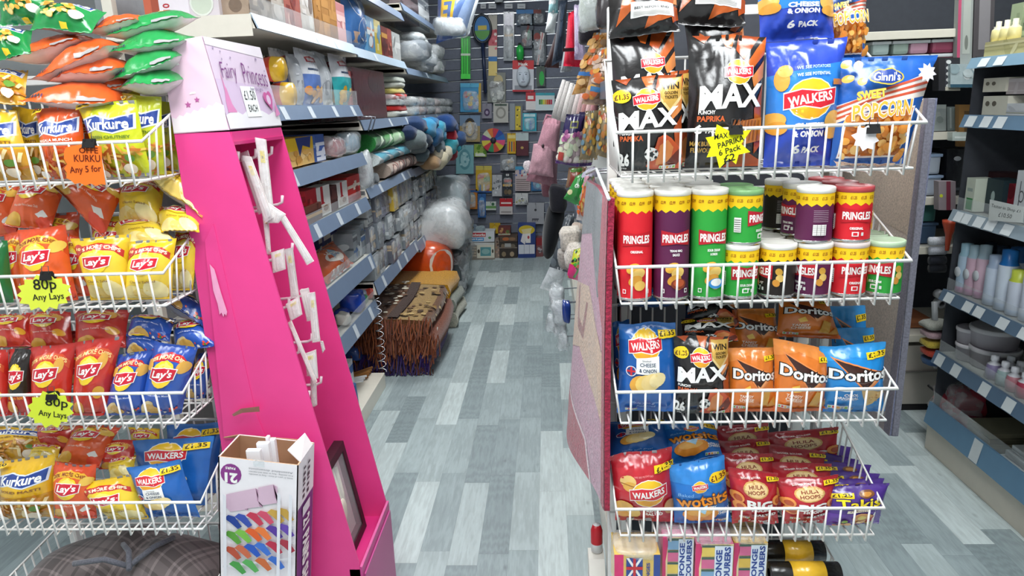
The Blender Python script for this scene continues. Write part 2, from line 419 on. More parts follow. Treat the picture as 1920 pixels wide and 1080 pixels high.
# ================================================================== the room
def floor_mat():
    m = bpy.data.materials.new('grey_oak_planks'); m.use_nodes = True; nt = m.node_tree; L = nt.links.new; N = nt.nodes.new
    b = nt.nodes['Principled BSDF']; tc = N('ShaderNodeTexCoord'); sp = N('ShaderNodeSeparateXYZ'); L(tc.outputs['Object'], sp.inputs[0])
    def mth(op, a, bb=None, c=None):
        n = N('ShaderNodeMath'); n.operation = op
        for i, v in enumerate((a, bb, c)):
            if v is None: continue
            if isinstance(v, (int, float)): n.inputs[i].default_value = v
            else: L(v, n.inputs[i])
        return n.outputs[0]
    W, LEN = 0.1035, 0.54
    xr = mth('DIVIDE', mth('ADD', sp.outputs['X'], 0.168 + 20 * W), W); row = mth('FLOOR', xr); fx = mth('FRACT', xr)
    wr = N('ShaderNodeTexWhiteNoise'); wr.noise_dimensions = '1D'; L(row, wr.inputs['W'])
    yr = mth('ADD', mth('DIVIDE', sp.outputs['Y'], LEN), mth('MULTIPLY', wr.outputs['Value'], 7.3)); pl = mth('FLOOR', yr); fy = mth('FRACT', yr)
    cb = N('ShaderNodeCombineXYZ'); L(row, cb.inputs[0]); L(pl, cb.inputs[1])
    wn = N('ShaderNodeTexWhiteNoise'); wn.noise_dimensions = '2D'; L(cb.outputs[0], wn.inputs['Vector'])
    rp = N('ShaderNodeValToRGB'); L(wn.outputs['Value'], rp.inputs[0])
    cols = [(0.0, '#859294'), (0.25, '#94a1a3'), (0.5, '#a2afb0'), (0.75, '#b1bdbd'), (1.0, '#c3cecd')]
    while len(rp.color_ramp.elements) < len(cols): rp.color_ramp.elements.new(0.5)
    for e, (p, c) in zip(rp.color_ramp.elements, cols): e.position = p; e.color = (*C(c), 1)
    # grain: stretched noise shifted per plank, and ring figure on some planks
    cb2 = N('ShaderNodeCombineXYZ'); L(mth('MULTIPLY', sp.outputs['X'], 34), cb2.inputs[0]); L(mth('ADD', mth('MULTIPLY', sp.outputs['Y'], 1.7), mth('MULTIPLY', wn.outputs['Value'], 31)), cb2.inputs[1]); L(mth('MULTIPLY', wn.outputs['Value'], 17), cb2.inputs[2])
    g1 = N('ShaderNodeTexNoise'); g1.inputs['Scale'].default_value = 2.2; g1.inputs['Detail'].default_value = 5; g1.inputs['Roughness'].default_value = 0.65; L(cb2.outputs[0], g1.inputs['Vector'])
    cb3 = N('ShaderNodeCombineXYZ'); L(mth('MULTIPLY', mth('SUBTRACT', fx, 0.5), 2.2), cb3.inputs[0]); L(mth('MULTIPLY', mth('SUBTRACT', fy, 0.5), 1.6), cb3.inputs[1]); L(mth('MULTIPLY', wn.outputs['Value'], 9), cb3.inputs[2])
    wv = N('ShaderNodeTexWave'); wv.wave_type = 'RINGS'; wv.inputs['Scale'].default_value = 3.2; wv.inputs['Distortion'].default_value = 5.5; wv.inputs['Detail'].default_value = 2.5; wv.inputs['Detail Scale'].default_value = 1.2; L(cb3.outputs[0], wv.inputs['Vector'])
    g2 = N('ShaderNodeTexNoise'); g2.inputs['Scale'].default_value = 1.6; g2.inputs['Detail'].default_value = 2; L(cb2.outputs[0], g2.inputs['Vector'])
    tone = mth('ADD', mth('ADD', 0.60, mth('MULTIPLY', g1.outputs['Fac'], 0.50)), mth('ADD', mth('MULTIPLY', wv.outputs['Fac'], 0.15), mth('MULTIPLY', g2.outputs['Fac'], 0.16)))
    # knots
    cbk = N('ShaderNodeCombineXYZ'); L(mth('MULTIPLY', sp.outputs['X'], 9), cbk.inputs[0]); L(mth('MULTIPLY', sp.outputs['Y'], 4.5), cbk.inputs[1])
    vo = N('ShaderNodeTexVoronoi'); vo.inputs['Scale'].default_value = 1.0; L(cbk.outputs[0], vo.inputs['Vector'])
    kn = N('ShaderNodeMapRange'); kn.inputs['From Min'].default_value = 0.0; kn.inputs['From Max'].default_value = 0.09; kn.inputs['To Min'].default_value = 0.68; kn.inputs['To Max'].default_value = 1.0; L(vo.outputs['Distance'], kn.inputs['Value'])
    tone = mth('MULTIPLY', tone, kn.outputs[0])
    # fine seams
    ex = mth('LESS_THAN', mth('MINIMUM', fx, mth('SUBTRACT', 1.0, fx)), 0.010); ey = mth('LESS_THAN', mth('MINIMUM', fy, mth('SUBTRACT', 1.0, fy)), 0.0022)
    seam = mth('MULTIPLY', mth('MAXIMUM', ex, ey), 0.16); tone = mth('MULTIPLY', tone, mth('SUBTRACT', 1.0, seam))
    sc = N('ShaderNodeVectorMath'); sc.operation = 'SCALE'; L(rp.outputs[0], sc.inputs[0]); L(tone, sc.inputs['Scale']); L(sc.outputs[0], b.inputs['Base Color'])
    b.inputs['Roughness'].default_value = 0.5; b.inputs['Specular IOR Level'].default_value = 0.4
    bp = N('ShaderNodeBump'); bp.inputs['Strength'].default_value = 0.08; bp.inputs['Distance'].default_value = 0.001; L(g1.outputs['Fac'], bp.inputs['Height']); L(bp.outputs[0], b.inputs['Normal'])
    return m
WALLM = mat('painted_wall', rough=0.85, spec=0.2, tint=0.02, bscale=8)
def struct(name, x0, x1, y0, y1, z0, z1, col, m):
    o = MB().box(x0, x1, y0, y1, z0, z1, col).build(name, m); o['kind'] = 'structure'; return o
RX0, RX1, RY0, RY1 = -2.9, 3.2, -1.6, 7.35
fl_ = struct('floor', RX0, RX1, RY0, RY1, -0.05, 0.0, '#ffffff', floor_mat()); fl_.data.transform(Matrix.Translation(Vector(fl_.location))); fl_.location = (0, 0, 0)
struct('ceiling', RX0, RX1, RY0, RY1, CEIL, CEIL + 0.05, '#e9ebea', WALLM)
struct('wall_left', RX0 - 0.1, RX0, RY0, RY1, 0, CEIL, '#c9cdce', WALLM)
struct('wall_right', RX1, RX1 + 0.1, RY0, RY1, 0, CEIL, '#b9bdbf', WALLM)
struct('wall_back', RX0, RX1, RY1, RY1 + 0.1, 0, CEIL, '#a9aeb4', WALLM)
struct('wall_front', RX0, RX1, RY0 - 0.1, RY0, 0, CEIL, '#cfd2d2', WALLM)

def emis(key, col, s):
    m = bpy.data.materials.new(key); m.use_nodes = True; b = m.node_tree.nodes['Principled BSDF']
    b.inputs['Base Color'].default_value = (*col, 1); b.inputs['Emission Color'].default_value = (*col, 1); b.inputs['Emission Strength'].default_value = s; return m
GLOW = emis('lit_diffuser', (0.95, 0.98, 1.0), 5.0)
places = ['in front of the corn snack rack', 'in front of the tube rack', 'near the plain side wall', 'over the middle of the aisle', 'over the far end of the aisle', 'over the toiletries aisle', 'over the far end of the toiletries aisle']
for (x, y, sx, sy, w), pl in zip(LIGHTS, places):
    t = empty('ceiling_light', (x, y, CEIL), 'white rectangular ceiling light panel ' + pl, 'ceiling light', 'ceiling light panels')
    f = MB(); f.box(x - sx / 2 - .03, x + sx / 2 + .03, y - sy / 2 - .03, y + sy / 2 + .03, CEIL - .035, CEIL - .001, '#e8e8e8', .004).build('frame', ENAM, t)
    MB().box(x - sx / 2, x + sx / 2, y - sy / 2, y + sy / 2, CEIL - .041, CEIL - .0355, '#ffffff').build('diffuser', GLOW, t)
    ld = bpy.data.lights.new('tube_light', 'AREA'); ld.shape = 'RECTANGLE'; ld.size = sx; ld.size_y = sy; ld.energy = w; ld.color = (0.95, 0.985, 1.0)
    lo = bpy.data.objects.new('tube_light', ld); COL.objects.link(lo); lo.parent = t; lo.location = (0, 0, -0.05)

# ------------------------------------------------------------------ wire baskets
WHITE = '#eceae6'
def basket(X0, X1, Yf, Yb, zb, zr, label, group, rise=0.36, pitch=0.031, inset=0.012, left_side=True, gap=None):
    """Welded wire basket: heavy rim that climbs to the back, bent upright wires, base rails."""
    zk = zr + (Yb - Yf) * rise
    t = empty('wire_basket', ((X0 + X1) / 2, (Yf + Yb) / 2, zb), label, 'wire basket', group)
    rr, rw = 0.0039, 0.0024
    MB().tube([(X0, Yf, zr), (X1, Yf, zr), (X1, Yb, zk), (X0, Yb, zk)], rr, WHITE, 6, closed=True).build('rim', ENAM, t)
    x0, x1 = X0 + inset, X1 - inset; yf = Yf + 0.010
    MB().tube([(x0, yf, zb), (x1, yf, zb), (x1, Yb, zb), (x0, Yb, zb)], rr * .75, WHITE, 6, closed=True).build('base_rail', ENAM, t)
    for k in range(1, 4):
        y = yf + (Yb - yf) * k / 4; MB().tube([(x0, y, zb - .003), (x1, y, zb - .003)], rw, WHITE, 5).build('base_wire', ENAM, t)
    n = int(round((X1 - X0) / pitch))
    proto = None
    for k in range(1, n):
        x = x0 + (x1 - x0) * (k - .35) / (n - .7)
        if proto is None:
            proto = MB().tube([(x, Yf - .001, zr), (x, yf - .006, zb - .012), (x, yf + .012, zb - .005), (x, Yb, zb - .005), (x, Yb, zk)], rw, WHITE, 5).build('upright_wire', ENAM, t); px = x
        else:
            o = proto.copy(); COL.objects.link(o); o.parent = t; o.location = (x - px, 0, 0)
    m = max(4, int(round((Yb - Yf) / pitch)))
    for side, (xa, xb) in enumerate(((X0, x0), (X1, x1))):
        if side == 0 and not left_side: continue
        for k in range(1, m):
            y = Yf + (Yb - Yf) * k / m
            MB().tube([(xa, y, zr + (y - Yf) * rise), (xb, max(y, yf), zb)], rw, WHITE, 5).build('side_wire', ENAM, t)
    return t
RZ = [(1.352, 1.441, 'top', 0.50, 0.31), (1.083, 1.165, 'second', 0.36, 0.33), (0.806, 0.884, 'third', 0.30, 0.34), (0.521, 0.5955, 'fourth', 0.34, 0.34)]
what = ['of sharing packs and popcorn', 'of stacking crisp tubes', 'of tortilla chips and crisps', 'of red and purple snack bags']
for (zb, zr, nm, rise, dep), w in zip(RZ, what):
    basket(0.137, 0.737, 1.45, 1.45 + dep, zb, zr, f'white wire basket {w}, {nm} tier of the tube rack', 'wire baskets of the tube rack', rise=rise)
LZ = [(1.374, 1.456, 'top'), (1.095, 1.172, 'second'), (0.810, 0.889, 'third'), (0.528, 0.607, 'fourth')]
what = ['of corn snacks with an orange card', 'of orange and yellow crisp bags', 'of red and blue crisp bags', 'of mixed snack bags']
for (zb, zr, nm), w in zip(LZ, what):
    basket(-1.42, -0.850, 1.47, 1.72, zb, zr, f'white wire basket {w}, {nm} tier beside the pink stand', 'wire baskets beside the pink stand', rise=0.40)
# the low baskets at the feet of both racks
def stand(x0, x1, y, z1, label):
    t = empty('rack_frame', ((x0 + x1) / 2, y, 0), label, 'display rack', 'rack frames')
    for x in (x0, x1):
        MB().box(x - .012, x + .012, y, y + .025, 0.0, z1, WHITE, .003).build('upright', ENAM, t)
        MB().box(x - .014, x + .014, y - .30, y + .03, 0.0, 0.03, WHITE, .004).build('foot', ENAM, t)
    for z in (0.25, z1 - .03):
        MB().box(x0, x1, y + .004, y + .02, z, z + .022, WHITE, .002).build('crossbar', ENAM, t)
    return t
stand(0.16, 0.715, 1.80, 1.72, 'white steel frame carrying the tube rack baskets')
stand(-1.40, -0.915, 1.735, 1.62, 'white steel frame carrying the baskets beside the pink stand')
basket(0.15, 0.70, 1.43, 1.79, 0.235, 0.34, 'low white wire basket of sponges and bin rolls at the tube rack foot', 'wire baskets of the tube rack', rise=0.1)
basket(-1.415, -0.86, 1.44, 1.72, 0.24, 0.36, 'low white wire basket holding the plaid cushion', 'wire baskets beside the pink stand', rise=0.1)

# ================================================================== printed designs
ARTS = {}
def art(f):
    def g():
        if f.__name__ not in ARTS: ARTS[f.__name__] = f().done()
        return ARTS[f.__name__]
    g.__name__ = f.__name__; return g
RED, YEL, GOLD, WHT, BLK = '#c8202c', '#f5c518', '#e8a92c', '#f6f4f0', '#16130f'
CHIP = ['#e9b64e', '#f0cb75', '#d99a35', '#f3d892']
def walkers(a, cx, cy, r, tilt=0.06, word='WALKERS'):
    a.ell(cx, cy, r * 1.05, r * 1.0, WHT); a.ell(cx, cy, r, r * .95, '#f4c22a'); a.poly([(cx - r * .85, cy - r * .45), (cx - r * .2, cy - r * .9), (cx + r * .4, cy - r * .84), (cx + r * .85, cy - r * .4)], '#eda21e')
    def band(k, e): return [(cx - r * (1.12 + e), cy + r * (-.42 - k)), (cx - r * .3, cy + r * (-.30 - k)), (cx + r * .45, cy + r * (-.44 - k)), (cx + r * (1.12 + e), cy + r * (-.24 - k)), (cx + r * (1.12 + e), cy + r * (.46 + k)), (cx + r * .3, cy + r * (.34 + k)), (cx - r * .4, cy + r * (.46 + k)), (cx - r * (1.12 + e), cy + r * (.30 + k))]
    a.poly(band(.06, .03), WHT); a.poly(band(0, 0), '#d3202f')
    a.text(word, cx, cy + .02 * r, r * 1.95, r * .46, WHT, rot=tilt, bold=.03)
def lays(a, cx, cy, r):
    a.ell(cx, cy, r, r, '#f7d02c'); a.poly([(cx - r * .7, cy + r * .5), (cx, cy + r * .9), (cx + r * .6, cy + r * .6), (cx + r * .9, cy + .1 * r)], '#f9e06a')
    a.poly([(cx - r * 1.15, cy - r * .42), (cx - .2 * r, cy - r * .62), (cx + r * 1.1, cy - r * .35), (cx + r * 1.2, cy + r * .45), (cx + .1 * r, cy + r * .52), (cx - r * 1.1, cy + r * .42)], WHT)
    a.poly([(cx - r * 1.08, cy - r * .36), (cx - .2 * r, cy - r * .55), (cx + r * 1.03, cy - r * .3), (cx + r * 1.12, cy + r * .4), (cx + .1 * r, cy + r * .46), (cx - r * 1.03, cy + r * .36)], '#c8152d')
    a.text("Lay's", cx, cy - .03 * r, r * 1.75, r * .74, WHT, rot=.07, bold=.03, shear=.15)
def flash(a, x, y, txt='£1.35', w=.26, rot=.1, col='#f7d11e'):
    a.poly([(x - w * .55, y - w * .2), (x + w * .55, y - w * .12), (x + w * .55, y + w * .27), (x - w * .55, y + w * .2)], col); a.text(txt, x, y + .02, w * .92, w * .26, '#3a2a10', rot=rot, bold=.03)
def bignut(a, x, y, w):
    a.rect(x, y, x + w, y + w * .26, '#e8e8e6'); n = 5
    for k in range(n): a.rect(x + w * (k + .15) / n, y + .2 * w * .26, x + w * (k + .85) / n, y + .8 * w * .26, ['#7fb24a', '#d8473c', '#e8a035', '#b7b7b4', '#7fb24a'][k])

@art
def a_walkers_blue():
    a = Art(1.45, '#1c5fae'); a.poly([(0, 1.45), (1, 1.45), (1, 1.2), (.5, 1.28), (0, 1.2)], '#2a6ebb')
    walkers(a, .44, 1.13, .25); a.poly([(.28, .70), (.66, .70), (.66, .98), (.28, .95)], WHT)
    a.text('CHEESE', .47, .85, .26, .06, '#3a4a66', bold=.02); a.text('& ONION', .47, .76, .28, .06, '#3a4a66', bold=.02); a.text('Smoked', .45, .915, .14, .03, '#555566')
    a.ell(.2, .74, .085, .085, '#e8e4ea'); a.ell(.2, .74, .07, .07, '#28407f'); a.rect(.185, .67, .215, .81, '#c8202c'); a.rect(.13, .725, .27, .755, '#c8202c')
    for k, (x, y, r) in enumerate([(.34, .54, .17), (.43, .56, .17), (.52, .58, .17), (.62, .62, .14)]): a.ell(x, y, r, r * .8, ['#e0a23c', '#efca6e', '#f0d28a', '#f3dca0'][k], rot=.5)
    a.text("Made with great", .45, .22, .5, .05, '#8fb3d8', shear=.3); a.text('potatoes', .45, .155, .3, .05, '#8fb3d8', shear=.3); flash(a, .82, 1.27, '£1.35', .28)
    bignut(a, .12, .06, .2); return a
@art
def a_walkers_six():
    a = Art(1.85, '#2d49b8'); a.rect(0, .55, 1, 1.35, '#2f7fd2'); a.poly([(0, 1.35), (0, 1.2), (1, 1.2), (1, 1.5)], '#2f7fd2')
    walkers(a, .52, .98, .30, .12)
    a.ell(.16, 1.28, .09, .17, '#d79a3e'); a.ell(.2, 1.40, .09, .09, '#e8b45c'); a.ell(.08, .70, .14, .11, '#e0a84c'); a.ell(.12, .58, .12, .10, '#d89436'); a.ell(.86, .66, .13, .15, '#e6b35a'); a.ell(.88, .50, .12, .1, '#dc9f42')
    a.text('WE SEE POTATOES', .55, 1.43, .42, .045, '#bcd3f0', bold=.02); a.text('WE SEE POTENTIAL', .55, 1.33, .42, .045, '#e6eefb', bold=.02)
    a.text('CHEESE', .52, .60, .40, .09, WHT, bold=.05); a.text('& ONION', .52, .49, .42, .09, WHT, bold=.05); a.text('6', .38, .28, .10, .13, WHT, bold=.04); a.text('PACK', .60, .27, .26, .09, WHT, bold=.05)
    a.rect(.80, 1.16, .98, 1.24, '#b8743a'); return a
@art
def a_walkers_red():
    a = Art(1.42, '#b3202c'); a.rect(0, .55, 1, 1.2, '#bf2430'); a.ell(.24, .96, .13, .12, '#e8c074'); a.ell(.27, .86, .12, .10, '#e0a848'); a.poly([(.12, .92), (.38, .85), (.38, .87), (.12, .94)], '#a5641e')
    walkers(a, .56, .72, .27); a.text('READY', .64, .36, .26, .075, WHT, bold=.04); a.text('SALTED', .64, .27, .28, .075, WHT, bold=.04)
    a.ell(.16, .42, .14, .14, '#e2a94a'); a.ell(.28, .30, .13, .14, '#edc26a'); a.ell(.12, .26, .1, .1, '#d9963a'); a.ell(.9, .38, .1, .15, '#b98550'); flash(a, .84, 1.13, '£1.35', .3, .3)
    a.text('WE SEE POTATOES', .5, 1.05, .3, .03, '#e6a0a0'); bignut(a, .25, .05, .26); return a
def max_base(A):
    a = Art(A, '#1f1c1c'); O1, O2, O3 = '#c65f26', '#a8481c', '#d98444'
    h = A
    for p, c in [([(.42, h), (.62, h), (.54, h - .18), (.46, h - .15)], O1), ([(.66, h), (.92, h), (.70, h - .32), (.60, h - .2)], O2), ([(1, h), (1, h - .22), (.82, h - .42), (.72, h - .38)], O1), ([(1, h - .3), (1, h - .52), (.84, h - .66), (.80, h - .54)], O3),
                 ([(1, h - .6), (1, .3), (.90, .18), (.86, h * .45)], O2), ([(.05, h), (.28, h), (.2, h - .1)], O2)]: a.poly(p, c)
    return a
@art
def a_max():
    a = max_base(1.42)
    a.poly([(.66, 1.36), (.98, 1.38), (.98, 1.06), (.80, .86), (.66, 1.04)], '#caa04c'); a.poly([(.66, 1.10), (.80, .92), (.98, 1.12), (.98, 1.06), (.80, .86), (.66, 1.04)], '#e6c988')
    a.text('WIN', .81, 1.25, .26, .10, '#2a1c0c', bold=.03); a.text('GOLDEN', .82, 1.15, .2, .045, '#4a3414', bold=.03); a.text('TICKETS', .82, 1.09, .2, .045, '#4a3414', bold=.03)
    a.ell(.12, 1.16, .13, .10, '#f4cf22'); a.text('£1.35', .12, 1.15, .2, .08, '#6a3a10', bold=.03); walkers(a, .46, 1.08, .165)
    a.text('MAX', .48, .80, .88, .27, '#f4f2ee', rot=.05, bold=.035, shear=.1)
    a.text('PUNCHY', .16, .60, .2, .05, WHT, bold=.03); a.text('PAPRIKA', .22, .52, .32, .08, '#d2602c', bold=.04)
    a.poly([(.42, .1), (.56, .40), (.60, .52), (.70, .56), (.80, .50), (.98, .30), (.98, .03), (.5, .03)], '#c8532a'); a.poly([(.56, .12), (.62, .4), (.74, .48), (.84, .36), (.78, .1)], '#e08a4a'); a.poly([(.72, .14), (.94, .34), (.98, .2), (.86, .06)], '#6a2a1c')
    a.ell(.5, .28, .10, .10, WHT); a.star(.5, .28, .05, .03, 5, BLK)
    for k in range(5): a.ell(.5 + .08 * math.cos(k * 1.26 + .6), .28 + .08 * math.sin(k * 1.26 + .6), .022, .022, BLK, seg=6)
    a.text('26', .1, .2, .15, .2, WHT, bold=.05); a.text('70g', .09, .06, .08, .03, WHT); bignut(a, .62, .05, .26); return a
@art
def a_max_six():
    a = max_base(1.7); walkers(a, .62, 1.22, .165); a.text('MAX', .54, .92, .86, .30, '#f4f2ee', rot=.06, bold=.035, shear=.1)
    a.text('PUNCHY', .22, .72, .2, .05, WHT, bold=.03); a.text('PAPRIKA', .28, .64, .34, .07, '#d2602c', bold=.04); a.text('6', .13, .51, .1, .12, WHT, bold=.05); a.text('PACK', .32, .495, .2, .07, WHT, bold=.04)
    a.poly([(.40, .38), (.62, .60), (.98, .66), (.98, .36), (.66, .3)], '#b56a30')
    for k in range(8): a.poly([(.48 + .06 * k, .36), (.50 + .06 * k, .36), (.58 + .05 * k, .62), (.56 + .05 * k, .62)], '#8a4a1e')
    a.text('MAX BURST', .20, .33, .3, .06, '#b08a3c', bold=.03); a.text('FLAVOUR', .20, .25, .28, .06, '#b08a3c', bold=.03); a.poly([(.5, .02), (.75, .25), (.98, .1), (.98, .02)], '#a8481c'); return a
@art
def a_max_back():
    a = max_base(1.2)
    for p in [[(.1, .2), (.4, .6), (.2, .8)], [(.5, .1), (.9, .3), (.6, .5)], [(.6, .7), (.95, .8), (.9, .5)]]: a.poly(p, '#b05522')
    a.rect(.3, .32, .92, .62, '#e4e2df'); a.text('BEST BEFORE END', .6, .5, .5, .05, '#4a4a4a', bold=.03)
    for k in range(4): a.rect(.34, .35 + k * .025, .86, .36 + k * .025, '#b9b7b4')
    return a
def doritos(a, y):
    a.poly([(.12, y + .36), (.98, y - .02), (.60, y - .36)], '#e88a4c'); a.poly([(.17, y + .31), (.92, y - .02), (.60, y - .30)], '#3a1a12'); a.poly([(.56, y - .2), (.60, y - .34), (.80, y - .12), (.76, y - .10), (.62, y - .25)], '#f0a468')
    a.text('Doritos', .54, y, .92, .22, WHT, rot=-.06, bold=.03, outline='#1c120e', ob=.055)
@art
def a_doritos_orange():
    a = Art(1.4, '#e07a2c'); a.poly([(0, 1.4), (1, 1.4), (1, 1.1), (.4, 1.25), (0, 1.1)], '#e88c40'); doritos(a, .86); flash(a, .88, 1.18, '£1.35', .26)
    a.text('TANGY', .34, .40, .28, .07, '#fbe6d0', bold=.03, shear=.15); a.text('CHEESE', .34, .32, .30, .07, '#fbe6d0', bold=.03, shear=.15); a.rect(.2, .27, .48, .275, '#fbe6d0')
    a.poly([(.28, .58), (.40, .66), (.44, .52), (.32, .48)], '#f3c24a'); a.poly([(.62, .2), (.72, .56), (.86, .50), (.80, .18)], '#d9a03e'); a.poly([(.78, .16), (.96, .38), (.98, .16)], '#cc8c34'); a.rect(0, .02, 1, .12, '#d4601f'); bignut(a, .08, .13, .24); return a
@art
def a_doritos_blue():
    a = Art(1.4, '#1d86cf'); a.poly([(0, 1.4), (1, 1.4), (1, 1.1), (.4, 1.2), (0, 1.1)], '#2a93d8'); doritos(a, .86); flash(a, .83, 1.18, '£1.35', .30)
    a.text('COOL', .40, .44, .22, .065, WHT, bold=.03, shear=.15); a.text('ORIGINAL', .34, .36, .36, .065, WHT, bold=.03, shear=.15); a.rect(.22, .31, .5, .315, '#e8f2fa'); a.ell(.28, .58, .15, .05, '#dcebf5')
    a.poly([(.52, .62), (.98, .44), (.66, .14)], '#d9b06c'); a.blobs(.6, .25, .82, .5, 14, ['#c9964e', '#b97f3c', '#e8c88e'], .012, .02, 3); bignut(a, .08, .12, .3); a.rect(0, .0, 1, .08, '#1668b0'); return a
@art
def a_wotsits():
    a = Art(1.4, '#1f6dbc'); a.poly([(0, 1.4), (1, 1.4), (1, .9), (0, 1.05)], '#2f83cf'); walkers(a, .5, .94, .12); a.ell(.84, 1.06, .17, .10, '#f6c81c'); a.text('£1.35', .84, 1.06, .28, .10, '#6a3010', rot=.12, bold=.03)
    a.text('Baked', .24, .80, .26, .06, '#7fb8e6', shear=.2); a.text('wotsits', .52, .66, .88, .24, '#f2941f', rot=.06, bold=.02, outline='#5a2a0c', ob=.045)
    a.text('REALLY CHEESY', .5, .50, .48, .06, '#d8ecf8', bold=.03); a.ell(.46, .34, .32, .2, '#e8902a', rot=.15); a.ell(.44, .40, .22, .1, '#f4b04c', rot=.1); a.poly([(.36, .5), (.58, .56), (.52, .38)], '#a8d4ee')
    a.text('REALLY', .86, .40, .22, .06, WHT, bold=.03); a.text('CHEESY', .86, .33, .22, .06, WHT, bold=.03); bignut(a, .68, .1, .24); return a
@art
def a_hula():
    a = Art(1.4, '#bb2430'); a.poly([(0, 1.4), (1, 1.4), (1, 1.15), (0, 1.2)], '#a81c28'); a.ell(.5, 1.0, .27, .2, '#d8a860'); a.ell(.5, 1.0, .24, .17, '#efce94'); a.text('HULA', .5, 1.06, .30, .09, '#8a2a1a', rot=.06, bold=.02); a.text('HOOPS', .5, .94, .36, .09, '#8a2a1a', rot=.06, bold=.02)
    a.text('BIGGER BOLDER', .42, 1.24, .4, .035, '#f4d8d0', rot=.1, bold=.03); a.text('BIG', .56, .64, .54, .22, WHT, bold=.04); a.text('HOOPS', .58, .50, .40, .09, '#f6e8e4', bold=.06)
    a.poly([(.40, .28), (.98, .34), (.96, .43), (.38, .37)], '#8a141c'); a.text('SALTED', .68, .355, .46, .07, WHT, rot=.08, bold=.03); a.text('SALTED', .56, .14, .46, .08, WHT, bold=.03)
    for x, y in ((.12, .78), (.16, .56), (.94, .72)): a.ell(x, y, .12, .14, '#e8964c', rot=.6); a.ell(x + .01, y - .02, .07, .09, '#b5502a', rot=.6)
    bignut(a, .14, .26, .2); flash(a, .86, 1.24, '£1.35', .24); return a
@art
def a_takis():
    a = Art(1.25, '#4a2a82'); a.poly([(0, 0), (1, 0), (1, .55), (0, .45)], '#5f3398'); flash(a, .22, 1.0, '£1.25', .34, .15, '#f1cf1d'); a.ell(.62, 1.04, .13, .09, '#7a4a2c'); a.ell(.62, 1.04, .08, .05, '#c98a3c')
    a.text('Takis', .50, .80, .74, .26, '#f5d820', rot=.06, bold=.02, outline='#2a1450', ob=.045); a.poly([(.3, .52), (.68, .56), (.70, .64), (.3, .62)], '#e8dfc8'); a.text('FUEGO', .5, .585, .3, .05, '#6a2a4a', bold=.02)
    a.ell(.62, .32, .22, .18, '#d89a5c', rot=-.5); a.ell(.58, .36, .08, .07, '#e9d06a'); a.poly([(.62, .2), (.80, .42), (.84, .30), (.72, .12)], '#b8263a'); a.blobs(.16, .08, .8, .26, 12, ['#e0a86a', '#c8703c', '#efc98e', '#8aa83c'], .04, .07, 5); a.text('90g', .9, .12, .1, .05, WHT); return a
@art
def a_popcorn():
    a = Art(1.12, '#235fb5'); a.poly([(0, .62), (.6, .80), (1, .96), (1, .70), (.5, .62), (0, .44)], '#f1e6dc')
    for k in range(3): a.poly([(0, .47 + k * .055), (.5, .66 + k * .05), (1, .76 + k * .07), (1, .79 + k * .07), (.5, .685 + k * .05), (0, .495 + k * .055)], '#d0573a')
    a.poly([(.06, .08), (.84, .08), (.88, .60), (.10, .52)], WHT); a.poly([(.08, .10), (.82, .10), (.86, .58), (.12, .50)], '#c9711f')
    a.blobs(.11, .12, .82, .50, 78, ['#f0a848', '#e8963a', '#f6c474', '#d9822c', '#f3b65c', '#c46a1e'], .03, .055, 8)
    a.text('POPCORN', .46, .56, .58, .15, '#f2b23c', rot=.08, bold=.02, outline='#e8e0d4', ob=.05); a.text('SWEET', .32, .70, .26, .08, '#e8c84a', rot=.1, bold=.04, outline='#a07a3a', ob=.03)
    a.ell(.46, .86, .17, .075, '#c9b23a'); a.ell(.46, .86, .155, .062, '#1f3f8f'); a.text("Ginni's", .46, .86, .26, .08, WHT, bold=.02, shear=.1)
    for x, y in ((.1, 1.0), (.2, .97), (.12, .86), (.23, .82)): a.ell(x, y, .045, .038, '#e8a23f'); a.ell(x + .02, y + .01, .025, .02, '#f4cd84')
    a.poly([(.04, .02), (.78, .05), (.78, .09), (.04, .09)], '#e9c8b0'); a.text('Come Share the Fun Everyone!', .4, .065, .6, .03, '#8a3a2a', shear=.2); a.star(.84, .90, .09, .06, 9, '#e8e4ea'); return a
def kurkure(bg, flav, fcol, pal, second=None, low=None):
    a = Art(1.5, bg)
    if low: a.rect(0, 0, 1, .66, low)
    if second: a.poly([(0, 1.5), (.35, 1.5), (.15, 1.1), (.1, .7), (0, .6)], second)
    a.poly([(.03, 1.16), (.34, 1.24), (.6, 1.16), (.97, 1.26), (.95, .95), (.6, .86), (.3, .94), (.03, .87)], '#dfe6f2'); a.poly([(.05, 1.13), (.34, 1.21), (.6, 1.13), (.94, 1.23), (.92, .98), (.6, .89), (.3, .97), (.05, .90)], '#24418f')
    a.text('Kurkure', .49, 1.05, .76, .21, WHT, rot=.02, bold=.03, shear=.1); a.text(flav, .5, .80, .74, .06, fcol, bold=.03)
    rg = random.Random(len(flav))
    for k in range(46):
        x, y, r = rg.uniform(.08, .92), rg.uniform(.05, .62), rg.uniform(0, 3.1); c, d = math.cos(r), math.sin(r); w, h = .1, .022
        a.poly([(x - w * c + h * d, y - w * d - h * c), (x + w * c + h * d, y + w * d - h * c), (x + w * c - h * d, y + w * d + h * c), (x - w * c - h * d, y - w * d + h * c)], rg.choice(pal))
    a.ell(.74, .22, .11, .09, '#ead9c0'); a.ell(.78, .40, .08, .07, '#5f8a2c'); a.ell(.2, .14, .1, .08, '#f2e8da'); flash(a, .16, 1.36, '20', .2, 0, '#f3c92a'); return a
@art
def a_kurkure_lime(): return kurkure('#c3c926', 'GREEN CHUTNEY', '#5c7a1c', ['#e0a23a', '#c9742a', '#efc05a', '#b85f24'], '#e2c428')
@art
def a_kurkure_orange(): return kurkure('#d9541e', 'MASALA MUNCH', '#f8e6d8', ['#e7a53a', '#c9622a', '#f0c060', '#b04a18'])
